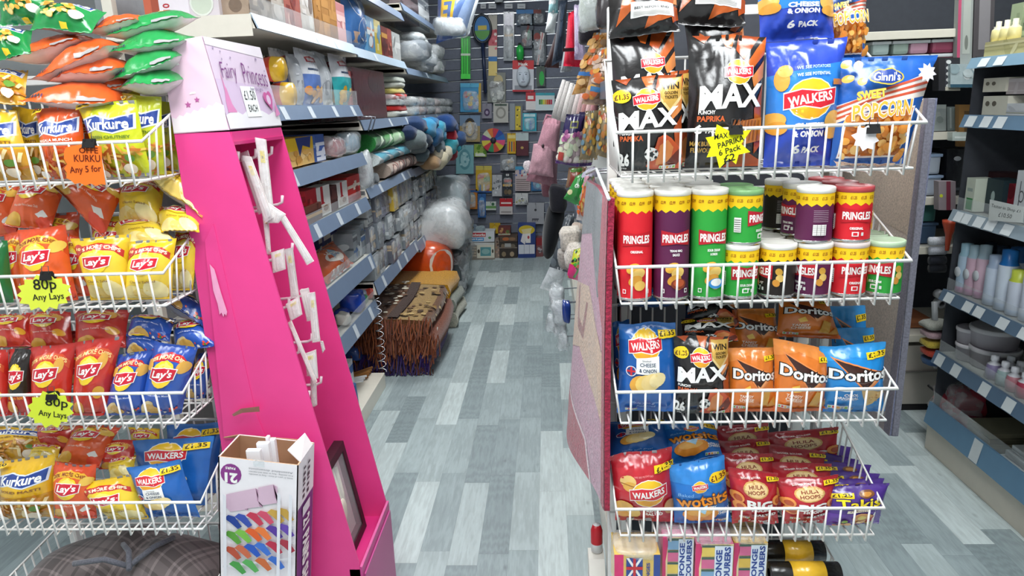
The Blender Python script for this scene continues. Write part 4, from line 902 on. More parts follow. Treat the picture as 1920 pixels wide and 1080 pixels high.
flat(a_flat_green, (216, 166), (322, 152), 0, 0, 1.54, 1.65, .026, 'lowest green snack bag of the silver backed heap', rise=.012)
flat(a_flat_orange, (150, 172), (230, 160), 0, 0, 1.56, 1.65, .018, 'orange snack bag mostly buried between the green and orange ones')
flat(a_flat_orange, (33, 184), (204, 190), 0, 0, 1.505, 1.63, .030, 'orange snack bag lying lowest, right over the upright orange one')
B(a_kurkure_yellow, [(-40, 128), (54, 132), (48, 196), (-42, 196)], 1.51, 1.62, .03, 'yellow snack bag lying at the frame edge over the upright yellow one', H1, name='snack_bag', cat='snack bag', back=SIL)
B(a_kurkure_lime, [(262, 186), (322, 190), (338, 318), (262, 326)], 1.63, 1.64, .02, 'lime snack bag deepest in the lime row', H1, name='snack_bag', cat='snack bag', back=SIL)
B(a_kurkure_lime, [(222, 176), (302, 180), (312, 330), (230, 332)], 1.555, 1.57, .022, 'lime snack bag second in the lime row, logo half covered', H1, name='snack_bag', cat='snack bag', back=SIL)
B(a_kurkure_yellow, [(24, 200), (70, 205), (92, 336), (46, 338)], 1.56, 1.57, .02, 'yellow snack bag standing behind between the yellow and orange front ones', H1, name='snack_bag', cat='snack bag', back=SIL)
B(a_kurkure_yellow, [(-62, 198), (28, 206), (70, 341), (-40, 341)], 1.51, 1.53, .032, 'yellow snack bag upright at the frame edge, front row of the offer basket', H1, name='snack_bag', cat='snack bag', back=SIL)
B(a_kurkure_orange, [(66, 205), (152, 196), (170, 336), (86, 339)], 1.515, 1.535, .034, 'orange masala snack bag upright behind the orange offer card', H1, name='snack_bag', cat='snack bag', back=SIL)
B(a_kurkure_lime, [(142, 192), (257, 188), (286, 336), (194, 338)], 1.50, 1.53, .036, 'lime green snack bag upright in front of the offer basket', H1, name='snack_bag', cat='snack bag', back=SIL)

H2 = 'crisp bags in the orange and yellow basket'
L2 = 'orange and yellow basket'
B(a_lays_orange, [(44, 334), (128, 338), (96, 432), (8, 425)], 1.58, 1.66, .04, 'orange crisp bag leaning back, topmost in the ' + L2, H2, back=SIL)
B(a_lays_orange, [(128, 358), (238, 350), (196, 446), (96, 408)], 1.57, 1.65, .04, 'orange crisp bag tipped sideways with a silver back seam in the ' + L2, H2, back=SIL)
B(a_lays_yellow, [(226, 338), (312, 336), (300, 424), (220, 416)], 1.60, 1.67, .035, 'yellow crisp bag leaning back under the lime row', H2, back=SIL)
B(a_lays_yellow, [(296, 332), (372, 345), (378, 412), (282, 376)], 1.585, 1.66, .035, 'yellow crisp bag slumped against the pink stand', H2, back=SIL)
B(a_lays_yellow, [(292, 386), (376, 398), (374, 436), (302, 436)], 1.55, 1.64, .025, 'yellow crisp bag on its side just above the basket rim by the pink stand', H2, back=SIL)
B(a_lays_yellow, [(196, 420), (300, 412), (330, 452), (240, 460)], 1.54, 1.63, .025, 'yellow crisp bag lying flat behind the two upright yellow ones', H2, back=SIL)
B(a_green_plain, [(-40, 446), (14, 450), (30, 578), (-34, 578)], 1.51, 1.53, .03, 'dark green crisp bag cut by the frame edge in the ' + L2, H2, back=SIL)
B(a_lays_orange, [(8, 440), (44, 430), (62, 574), (18, 578)], 1.54, 1.55, .02, 'orange crisp bag half hidden behind the front orange one', H2, back=SIL)
B(a_lays_orange, [(120, 436), (160, 450), (176, 574), (136, 575)], 1.55, 1.57, .02, 'orange crisp bag slipped down between the orange and yellow front bags', H2, back=SIL)
B(a_lays_yellow, [(330, 424), (378, 426), (364, 562), (318, 570)], 1.585, 1.60, .02, 'yellow crisp bag upright at the basket end beside the pink stand', H2, back=SIL)
B(a_lays_yellow, [(242, 454), (330, 446), (326, 579), (234, 577)], 1.50, 1.53, .034, 'yellow crisp bag with red logo upright nearest the basket corner', H2, back=SIL)
B(a_lays_yellow, [(131, 447), (245, 440), (240, 576), (176, 578)], 1.497, 1.53, .034, 'yellow crisp bag tilted, its red banner across the top, beside the orange one', H2, back=SIL)
B(a_lays_orange, [(33, 432), (124, 422), (146, 566), (42, 576)], 1.505, 1.535, .036, 'orange crisp bag with round logo behind the yellow price star', H2, back=SIL)

B(a_lays_orange, [(-30, 345), (42, 340), (34, 440), (-36, 446)], 1.60, 1.66, .03, 'orange crisp bag at the frame edge above the dark green one', H2, back=SIL)
B(a_lays_orange, [(60, 402), (150, 398), (150, 500), (66, 504)], 1.60, 1.63, .03, 'orange crisp bag buried behind the front orange pair', H2, back=SIL)
B(a_lays_yellow, [(170, 408), (250, 404), (250, 510), (176, 512)], 1.59, 1.62, .03, 'yellow crisp bag buried behind the tilted yellow one', H2, back=SIL)
B(a_kurkure_orange, [(88, 182), (190, 176), (200, 318), (96, 322)], 1.60, 1.62, .03, 'orange masala snack bag hidden behind the upright one', H1, name='snack_bag', cat='snack bag', back=SIL)
B(a_kurkure_lime, [(176, 172), (262, 170), (270, 318), (190, 322)], 1.61, 1.63, .025, 'lime snack bag hidden between the orange and lime front ones', H1, name='snack_bag', cat='snack bag', back=SIL)
H3 = 'crisp bags in the red and blue basket'
L3 = 'red and blue basket'
for i, (q, lb) in enumerate([([(-10, 590), (62, 588), (60, 650), (-14, 652)], 'red crisp bag at the frame edge behind the black one'), ([(50, 586), (132, 584), (140, 656), (56, 658)], 'red crisp bag lying behind the second upright red one'), ([(138, 584), (244, 580), (236, 652), (140, 650)], 'red crisp bag lying behind the tomato one')]):
    B(a_lays_red, q, 1.56, 1.64, .03, lb + ', ' + L3, H3, back=SIL)
for i, (q, y0, y1, lb) in enumerate([([(246, 590), (330, 596), (318, 640), (236, 630)], 1.57, 1.65, 'blue crisp bag lying with a silver barcode edge above the front blue pair'), ([(300, 574), (392, 572), (388, 616), (296, 612)], 1.60, 1.67, 'blue crisp bag deepest under the yellow basket corner'), ([(322, 606), (402, 596), (402, 650), (326, 656)], 1.575, 1.65, 'blue crisp bag slumped at the basket end by the pink stand'), ([(232, 622), (300, 618), (310, 668), (236, 664)], 1.55, 1.62, 'blue crisp bag lying just behind the front blue pair')]):
    B(a_lays_blue, q, y0, y1, .028, lb, H3, back=SIL)
B(a_lays_red, [(20, 622), (120, 618), (120, 720), (24, 724)], 1.585, 1.61, .028, 'red crisp bag buried behind the black and red one', H3, back=SIL)
B(a_lays_red, [(118, 622), (226, 616), (216, 720), (122, 722)], 1.585, 1.61, .028, 'red crisp bag buried behind the tomato one', H3, back=SIL)
B(a_lays_red, [(-46, 652), (17, 656), (18, 792), (-42, 792)], 1.52, 1.54, .03, 'red crisp bag cut by the frame edge in the ' + L3, H3, back=SIL)
B(a_lays_black, [(16, 654), (64, 656), (66, 790), (20, 792)], 1.525, 1.54, .026, 'black and red crisp bag beside the yellow price star of the ' + L3, H3, back=SIL)
B(a_lays_red, [(58, 652), (144, 642), (134, 790), (62, 792)], 1.515, 1.535, .03, 'red crisp bag behind the lower yellow price star', H3, back=SIL)
B(a_lays_red, [(142, 640), (231, 629), (200, 792), (138, 793)], 1.505, 1.53, .03, 'red tomato crisp bag beside the blue pair', H3, back=SIL)
B(a_lays_blue, [(372, 664), (404, 655), (388, 770), (352, 782)], 1.60, 1.61, .016, 'blue crisp bag upright at the basket end beside the pink stand', H3, back=SIL)
B(a_lays_blue, [(222, 664), (288, 656), (272, 792), (196, 792)], 1.51, 1.53, .03, 'blue crisp bag beside the red tomato one', H3, back=SIL)
B(a_lays_blue, [(288, 640), (372, 650), (344, 792), (262, 791)], 1.497, 1.525, .034, 'blue crisp bag nearest the corner of the ' + L3, H3, back=SIL)

H4 = 'snack bags in the mixed basket'
L4 = 'mixed snack basket'
B(a_kurkure_yellow, [(-20, 800), (92, 804), (98, 862), (-18, 868)], 1.58, 1.66, .035, 'yellow corn snack bag lying behind the front one in the ' + L4, H4, name='snack_bag', cat='snack bag', back=SIL)
B(a_lays_red, [(70, 798), (150, 796), (136, 850), (60, 846)], 1.60, 1.67, .03, 'red crisp bag deep in the ' + L4, H4, back=SIL)
B(a_lays_orange, [(140, 800), (228, 798), (184, 876), (104, 868)], 1.56, 1.65, .035, 'orange crisp bag leaning back with a silver side seam in the ' + L4, H4, back=SIL)
B(a_lays_yellow, [(56, 832), (116, 834), (108, 866), (50, 866)], 1.56, 1.61, .02, 'yellow crisp bag corner between the corn snack and the orange bags', H4, back=SIL)
B(a_lays_red, [(196, 826), (256, 824), (250, 880), (186, 880)], 1.575, 1.62, .02, 'red crisp bag behind the tilted yellow one', H4, back=SIL)
B(a_lays_yellow, [(240, 800), (300, 804), (300, 852), (250, 850)], 1.62, 1.66, .02, 'yellow crisp bag behind the blue bags', H4, back=SIL)
B(a_lays_yellow, [(198, 860), (256, 852), (250, 892), (206, 896)], 1.545, 1.60, .02, 'yellow crisp bag just above the tilted yellow one', H4, back=SIL)
B(a_walkers_blue, [(312, 798), (420, 792), (410, 950), (316, 950)], 1.625, 1.65, .024, 'blue crisp bag deepest of three by the shoe rack carton', H4, back='#1c5fae')
B(a_walkers_blue, [(248, 826), (402, 818), (392, 968), (270, 968)], 1.565, 1.59, .03, 'blue crisp bag in the middle of three by the shoe rack carton', H4, back='#1c5fae')
B(a_kurkure_yellow, [(-2, 866), (105, 850), (106, 990), (4, 992)], 1.51, 1.535, .036, 'yellow corn snack bag upright in the ' + L4, H4, name='snack_bag', cat='snack bag', back=SIL)
B(a_lays_orange, [(97, 866), (180, 872), (187, 992), (106, 992)], 1.507, 1.53, .034, 'orange sweet chilli crisp bag upright in the ' + L4, H4, back=SIL)
B(a_lays_yellow, [(140, 908), (246, 890), (280, 974), (206, 986)], 1.50, 1.52, .032, 'yellow crisp bag tilted beside the front blue one in the ' + L4, H4, back=SIL)
B(a_walkers_blue, [(236, 878), (338, 862), (380, 990), (280, 991)], 1.497, 1.525, .036, 'blue crisp bag at the front of three, its corner folded forward', H4, back='#1c5fae')

outline_card('price_card', [(120, 284), (124, 276), (150, 271), (190, 274), (191, 300), (198, 347), (189, 345), (180, 349), (170, 344), (160, 348), (150, 343), (140, 345), (133, 338), (124, 334), (126, 325), (120, 316), (126, 308), (120, 298)], 1.460, NEONO, [('OFFE', 166, 282, 36, 11, -.05), ('KURKU', 163, 297, 50, 13, -.04), ('Any 5 for', 160, 319, 60, 16, .02)], 'orange scalloped offer card on the corn snack basket', clip_px=(168, 268), ink='#6a2414')
outline_card('price_card', starpts(82, 549, 54, 36, 13, .80, .1, 7), 1.458, '#dfe84a', [('80p', 84, 536, 44, 26, .02), ('Any Lays', 90, 558, 60, 15, .04)], 'yellow star price card on the orange and yellow crisp basket', clip_px=(88, 516))
outline_card('price_card', starpts(94, 768, 46, 36, 12, .80, .2, 9), 1.458, '#d9e640', [('80p', 106, 757, 42, 22, -.14), ('Any Lays', 98, 778, 52, 14, -.14)], 'yellow star price card on the red and blue crisp basket', clip_px=(99, 740))

# plaid cushion in the low basket
def plaid():
    m = bpy.data.materials.new('plaid_weave'); m.use_nodes = True; nt = m.node_tree; L = nt.links.new; N = nt.nodes.new; b = nt.nodes['Principled BSDF']
    tc = N('ShaderNodeTexCoord'); mp = N('ShaderNodeMapping'); mp.inputs['Rotation'].default_value = (0, 0, .35); L(tc.outputs['Object'], mp.inputs[0]); sp = N('ShaderNodeSeparateXYZ'); L(mp.outputs[0], sp.inputs[0])
    def stripes(src, f):
        c = N('ShaderNodeMath'); c.operation = 'MULTIPLY'; L(src, c.inputs[0]); c.inputs[1].default_value = f
        d = N('ShaderNodeMath'); d.operation = 'FRACT'; L(c.outputs[0], d.inputs[0])
        r = N('ShaderNodeValToRGB'); r.color_ramp.interpolation = 'CONSTANT'; L(d.outputs[0], r.inputs[0])
        E = r.color_ramp.elements
        for p, v in ((0, .35), (.22, 1.0), (.27, .4), (.33, 1.0), (.38, .4), (.44, .75), (.62, .3), (.68, .75), (.86, .45)):
            e = E[0] if p == 0 else E.new(p); e.position = p; e.color = (v, v, v, 1)
        E[-1].position = .95; return r.outputs[0]
    a, c = stripes(sp.outputs['X'], 7.0), stripes(sp.outputs['Y'], 8.0)
    mx = N('ShaderNodeMix'); mx.data_type = 'RGBA'; mx.blend_type = 'MIX'; mx.inputs[0].default_value = .45; L(a, mx.inputs[6]); L(c, mx.inputs[7])
    mu = N('ShaderNodeMix'); mu.data_type = 'RGBA'; mu.blend_type = 'MULTIPLY'; mu.inputs[0].default_value = 1; L(mx.outputs[2], mu.inputs[6]); mu.inputs[7].default_value = (*C('#7d7170'), 1)
    L(mu.outputs[2], b.inputs['Base Color']); b.inputs['Roughness'].default_value = .95; b.inputs['Sheen Weight'].default_value = .2; return m
def cushion():
    x0, x1, y0, y1, z0 = -1.40, -.875, 1.46, 1.70, .285
    mb = MB(); n = 24; V = []; F = []
    for j in range(n + 1):
        for i in range(n + 1):
            u, v = i / n, j / n; e = (math.sin(math.pi * min(max(u, 0), 1)) ** .35) * (math.sin(math.pi * v) ** .3)
            z = z0 + .155 * e + .012 * math.sin(9 * u + 4 * v) * e - .03 * math.exp(-((u - .55 - .12 * v) / .05) ** 2) * e
            V.append((x0 + (x1 - x0) * u, y0 + (y1 - y0) * v, z))
    m = (n + 1)
    for j in range(n):
        for i in range(n): F.append((j * m + i, j * m + i + 1, (j + 1) * m + i + 1, (j + 1) * m + i))
    k = len(V); V += [(x, y, 2 * z0 - z - .02 + .0) if False else (x, y, z0 - .03 * (z - z0) / .155) for x, y, z in V]
    F += [tuple(k + q for q in f[::-1]) for f in F]
    for i in range(n):
        F += [(i, k + i, k + i + 1, i + 1), (n * m + i + 1, k + n * m + i + 1, k + n * m + i, n * m + i), ((i + 1) * m, k + (i + 1) * m, k + i * m, i * m), (i * m + n, k + i * m + n, k + (i + 1) * m + n, (i + 1) * m + n)]
    mb.add(V, F, '#8a7f7e', True)
    o = put(mb.build('plaid_cushion', plaid()), 'grey and brown plaid seat cushion lying in the low basket', 'cushion')
    for (xa, ya, xb, yb) in ((-1.12, 1.55, -1.06, 1.47), (-1.0, 1.58, -1.07, 1.48), (-1.2, 1.47, -1.07, 1.485)):
        MB().tube([(xa, ya, z0 + .153), ((xa + xb) / 2 + .01, (ya + yb) / 2, z0 + .16), (xb, yb, z0 + .135)], .007, '#5a5a62', 6).build('tie_ribbon', CLOTH, o)
    return o
cushion()

# ================================================================== pink cardboard stand with white hooks
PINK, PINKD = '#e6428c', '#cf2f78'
def pink_stand():
    YN, YF, XB = 1.60, 1.92, -.847
    xt, zt, xb_, zb_ = -.7185, 1.466, -.521, .336
    t = empty('cardboard_display', (-.68, 1.76, 0), 'tall magenta cardboard display stand with a pale pink header and white hooks', 'display stand')
    prof = [(XB, .001), (xb_ - .001, .001), (xb_ - .001, zb_), (xt, zt), (XB, zt)]
    th = .006
    CB = mat('coated_card', rough=.38, spec=.45, tint=.04, bscale=9)
    MB().prism(prof, 1, YN, YN + th, PINK).build('side_panel', CB, t)
    MB().prism(prof, 1, YF - th, YF, PINK).build('side_panel', CB, t)
    # outer flap glued on the near side, its fold leaning and torn
    a = MB(); fl = [at(384, 452, YN - .004), at(400, 420, YN - .002), at(478, 770, YN - .002), at(498, 822, YN - .004), at(420, 822, YN - .006)]
    a.add(fl + [p + np.array([0, .003, 0]) for p in fl], [(0, 1, 2, 3, 4), (9, 8, 7, 6, 5)] + [(i, i + 5, (i + 1) % 5 + 5, (i + 1) % 5) for i in range(5)], PINK)
    fixn(a.build('side_flap', CB, t))
    a = MB(); w = [at(x, y, YN - .0068) for x, y in [(393, 495), (402, 505), (414, 548), (426, 585), (424, 592), (421, 588), (419, 594), (415, 586), (412, 590), (408, 570), (400, 545)]]; a.add(w, [tuple(range(len(w)))], '#f0a5c8'); fixn(a.build('torn_patch', MATTE, t))
    a = MB(); w = [at(435, 777, YN - .012), at(452, 766, YN - .02), at(486, 762, YN - .02), at(487, 772, YN - .008), at(455, 774, YN - .008), at(438, 781, YN - .008)]; a.add(w, [tuple(range(6))], '#c99a8a'); a.build('torn_edge', MATTE, t)
    # back of the recess, slanting
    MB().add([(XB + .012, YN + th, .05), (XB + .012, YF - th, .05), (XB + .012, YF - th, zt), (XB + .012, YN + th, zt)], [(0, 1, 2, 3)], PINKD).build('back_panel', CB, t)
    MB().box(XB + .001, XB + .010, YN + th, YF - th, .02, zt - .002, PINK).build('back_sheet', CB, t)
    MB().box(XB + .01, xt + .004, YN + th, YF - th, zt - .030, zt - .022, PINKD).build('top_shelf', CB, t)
    MB().box(xt - .004, xt + .002, YN + th, YF - th, zt - .028, zt, PINK).build('front_rail', CB, t)
    # front tray
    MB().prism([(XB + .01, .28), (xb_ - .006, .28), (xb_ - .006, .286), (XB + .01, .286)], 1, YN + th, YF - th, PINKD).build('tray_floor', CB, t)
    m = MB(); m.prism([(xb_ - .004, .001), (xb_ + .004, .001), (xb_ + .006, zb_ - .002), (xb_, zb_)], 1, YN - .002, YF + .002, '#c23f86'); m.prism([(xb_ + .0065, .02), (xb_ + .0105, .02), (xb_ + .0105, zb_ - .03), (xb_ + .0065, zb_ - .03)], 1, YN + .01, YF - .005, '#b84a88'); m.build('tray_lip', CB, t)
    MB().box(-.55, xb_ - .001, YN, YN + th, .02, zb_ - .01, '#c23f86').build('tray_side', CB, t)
    # header box
    zh, xh, xk = 1.672, -.752, -.847
    hp = [(xk + .0, zt), (xt + .001, zt + .004), (xh, zh), (xh - .045, zh - .006), (xk + .022, zh - .028), (xk + .004, zh - .055), (xk, zh - .09)]
    m = MB(); m.prism(hp, 1, YN - .0015, YF + .0015, '#e9c6d8'); h = fixn(m.build('header', CB, t))
    def mk(pts, c, nm='printed_star', dy=.0005): fixn(MB().add([(p[0], YN - .0017 - dy, p[1]) for p in pts], [tuple(range(len(pts)))], c).build(nm, CARD, h))
    cl = [(xk + .001, zt + .002)] + [(xt - .002, zt + .006)] + [(xt - .004 - .0, zt + .058)]
    n = 13
    for k in range(n + 1):
        u = k / n; cl.append((xt - .012 + (xk + .002 - xt + .012) * u, zt + .052 - .022 * u + (.006 if k % 2 else 0) + .01 * (1 - u)))
    mk(cl, '#efe4e6', 'cloud_band')
    for x, z, r in [(-.821, 1.638, .008), (-.812, 1.586, .005), (-.804, 1.528, .008), (-.782, 1.538, .007)]:
        mk([(x + (r if k % 2 == 0 else r * .45) * math.cos(k * math.pi / 5 + .3), z + (r if k % 2 == 0 else r * .45) * math.sin(k * math.pi / 5 + .3)) for k in range(10)], '#b8609a')
    for x, z in [(-.818, 1.614), (-.790, 1.552)]: mk([(x - .008, z - .002), (x + .008, z), (x + .006, z + .004), (x - .004, z + .003)], '#fbf2f4', 'printed_cloud')
    # front print: local frame on the slanted face
    ar = Art(.72, '#d9c6d9', 1, 1)
    ar.poly([(0, 0), (1, 0), (1, .34), (0, .4)], '#d2bcd6'); ar.poly([(0, .72), (1, .72), (1, .62), (0, .66)], '#e6dde4')
    ar.poly([(0, 0), (1, 0), (1, .10), (.9, .13), (.78, .10), (.66, .14), (.52, .11), (.4, .15), (.28, .11), (.16, .15), (0, .11)], '#e9e6ea')
    ar.poly([(.05, .13), (.20, .13), (.15, .2), (.13, .32), (.1, .36), (.09, .30), (.06, .22)], '#d98ab8'); ar.poly([(.09, .3), (.1, .46), (.12, .3)], '#d98ab8')
    for x, y, r in [(.1, .64, .015), (.2, .62, .012), (.19, .56, .012), (.34, .58, .014), (.82, .60, .02), (.93, .5, .012), (.74, .46, .01)]: ar.star(x, y, r, r * .5, 5, '#9a86a8')
    ar.text('Fairy', .24, .45, .26, .17, '#7a3a7c', rot=.02, shear=.12, bold=-.006); ar.text('Princess', .70, .45, .46, .17, '#7a3a7c', rot=-.06, shear=.12, bold=-.006); ar.text('hair designs', .66, .325, .24, .04, '#77688a')
    ar.ell(.80, .25, .05, .055, '#c8609c', rot=.4); ar.ell(.87, .26, .05, .055, '#c8609c', rot=-.4); ar.poly([(.75, .23), (.92, .24), (.86, .14)], '#c8609c'); ar.ell(.835, .235, .04, .045, '#dfc2dc')
    ar.poly([(.90, .08), (.95, .22), (1, .1)], '#d98ab8'); ar.done()
    f = MB(); G = flat_grid([(xt + .0022, YN, zt + .006), (xt + .0022, YF, zt + .006), (xh + .0012, YF, zh), (xh + .0012, YN, zh)]); on_grid(f, G, ar, smooth=False); f.build('header_print', CB, h)
    # hooks
    HK = [(z, y) for z in (1.385, 1.255, 1.125, .995, .865, .735, .605) for y in (1.655, 1.76, 1.865)]
    for z, y in HK:
        ln = .085 + (1.45 - z) * .10
        if z < .62 and y > 1.8: continue
        x0 = XB + .012; x1 = x0 + ln
        MB().tube([(x0, y, z), (x1, y, z + .010), (x1 + .012, y, z + .016), (x1 + .015, y, z + .034)], .0042, '#ecd9e0', 6).build('hook', PLAS, t)
    return t
pink_stand()
f = MB(); slab(f, [(-.7185, 1.715, 1.497), (-.7185, 1.80, 1.497), (-.7305, 1.80, 1.569), (-.7305, 1.715, 1.569)], .0003, Art(.85, '#eef0ee', 1, 1).text('£1.50', .5, .60, .78, .26, '#2a2a2e').text('EACH', .5, .24, .62, .2, '#2a2a2e').done(), '#e4e6e4')
put(f.build('price_sticker', CARD), 'white handwritten price sticker on the pale header of the pink stand', 'price sticker')
G = 'tagged packets on the pink stand hooks'
def packet(px, Y, label, col='#ddd3d0', strip=False, tagc='#e6d21e', tag=True):
    """A slim clear packet on a white card hanging from a hook; px = TL, TR, BR, BL image points at depth Y."""
    Y -= .105; q = quad(px, Y, Y); mb = MB()
    a = Art(2.4, col, 1, 1); a.rect(.1, .1, .9, 2.2, '#efe8e4'); a.rect(.3, .2, .36, 1.9, '#cfc0bd'); a.rect(.6, .2, .66, 1.9, '#d9cfca')
    if tag: a.rect(.3, 1.7, .75, 2.05, tagc); a.rect(.42, 1.82, .6, 1.9, '#8a7a20')
    a.done(); slab(mb, q, .004, a, '#efe9e6'); o = put(mb.build('hanging_packet', PLAS), label, 'packet', G)
    Gf, Gb = bag_grids([np.asarray(p) - np.array([0, .004, 0]) for p in q], .006, wr=1.2); f = MB(); on_grid(f, Gf, None, '#e8e8ea'); f.build('clear_sleeve', CLEAR, o); return o
packet([(479, 258), (498, 262), (514, 410), (497, 413)], 1.80, 'long white packet hanging highest on the stand, yellow tag near its top')
packet([(455, 292), (470, 294), (512, 408), (498, 418)], 1.775, 'white packet hanging crooked beside the longest one, yellow flower tag')
packet([(448, 288), (464, 282), (498, 395), (486, 402)], 1.83, 'pale pink packet tucked behind the crooked one', '#e3c3cf', tag=False)
packet([(520, 402), (530, 398), (588, 490), (576, 497)], 1.80, 'white strip swinging out diagonally to the aisle', tag=False)
packet([(498, 378), (535, 402), (522, 418), (503, 418)], 1.78, 'white flat pouch under the top packets', tag=False)
packet([(491, 392), (502, 400), (507, 472), (500, 474)], 1.79, 'narrow packet hanging behind the near panel edge', '#e3c9cf')
packet([(508, 474), (532, 466), (535, 505), (512, 512)], 1.80, 'square clear packet with a yellow tag on the third row of hooks')
packet([(534, 468), (548, 464), (560, 556), (546, 558)], 1.84, 'long packet beside the square one on the third row of hooks')
packet([(536, 570), (560, 556), (566, 590), (545, 602)], 1.80, 'square clear packet under the long one with a white hook across', tag=True)
packet([(578, 550), (590, 548), (600, 640), (586, 642)], 1.83, 'long white packet hanging in the middle of the stand')
packet([(562, 544), (578, 540), (590, 600), (576, 602)], 1.85, 'folded packet end beside the long middle one', tag=False)
packet([(540, 605), (546, 602), (594, 716), (588, 720)], 1.78, 'thin strip slanting across the lower hooks', '#e6d2cc', tag=False)
packet([(570, 664), (592, 656), (596, 710), (576, 704)], 1.80, 'clear packet with a yellow tag on the lower hooks')
packet([(582, 712), (592, 706), (594, 760), (584, 764)], 1.82, 'lowest packet on the stand hooks', tag=False)
packet([(600, 640), (605, 640), (609, 656), (605, 662)], 1.86, 'small clear swing tag at the far hooks', tag=False)
# framed hand cast leaning in the tray
def framebox():
    q = quad([(612, 850), (655, 846), (690, 955), (660, 1010)], 1.86, 1.86)
    p = [atx(604, 868, -.72), atx(659, 848, -.70)]
    t = empty('picture_box_frame', (-.64, 1.76, .287), 'dark wooden box frame with a pale hand cast, leaning in the pink stand tray', 'picture frame')
    x0, x1, y0, y1, z0, z1 = -.600, -.572, 1.62, 1.86, .288, .57
    D = '#3a1a24'; sh = lambda z: (z - z0) * -.16
    def bar(ya, yb, za, zb, xa=x0, xb=x1, c=D, nm='frame_rail'):
        V = [(x + sh(z), y, z) for x in (xa, xb) for y in (ya, yb) for z in (za, zb)]
        return fixn(MB().add(V, [(0, 1, 3, 2), (4, 6, 7, 5), (0, 4, 5, 1), (2, 3, 7, 6), (0, 2, 6, 4), (1, 5, 7, 3)], c).build(nm, CARD, t))
    bar(y0, y0 + .022, z0, z1); bar(y1 - .022, y1, z0, z1); bar(y0 + .022, y1 - .022, z0, z0 + .022); bar(y0 + .022, y1 - .022, z1 - .022, z1)
    bar(y0 + .022, y1 - .022, z0 + .022, z1 - .022, x0, x0 + .006, '#c9a9ad', 'backing')
    h = MB()
    for k, (dy, l) in enumerate([(-.035, .06), (-.012, .085), (.012, .09), (.036, .075)]):
        h.tube([(x0 + .012 + sh(.41), 1.74 + dy * .7, .41), (x0 + .014 + sh(.45), 1.74 + dy, .45), (x0 + .014 + sh(.45 + l), 1.74 + dy * 1.25, .45 + l)], [.011, .010, .007], '#d8cfc0', 8)
    h.blob((x0 + .014 + sh(.39), 1.74, .395), (.010, .042, .055), '#d8cfc0', 12, 8, .05, 3); h.tube([(x0 + .014 + sh(.38), 1.70, .38), (x0 + .014 + sh(.42), 1.675, .425)], [.012, .008], '#d8cfc0', 8); h.build('hand_cast', MATTE, t)
    g = bar(y0 + .022, y1 - .022, z0 + .022, z1 - .022, x1 - .006, x1 - .004, '#ffffff', 'glass'); g.data.materials[0] = ACRYL
    return t
framebox()

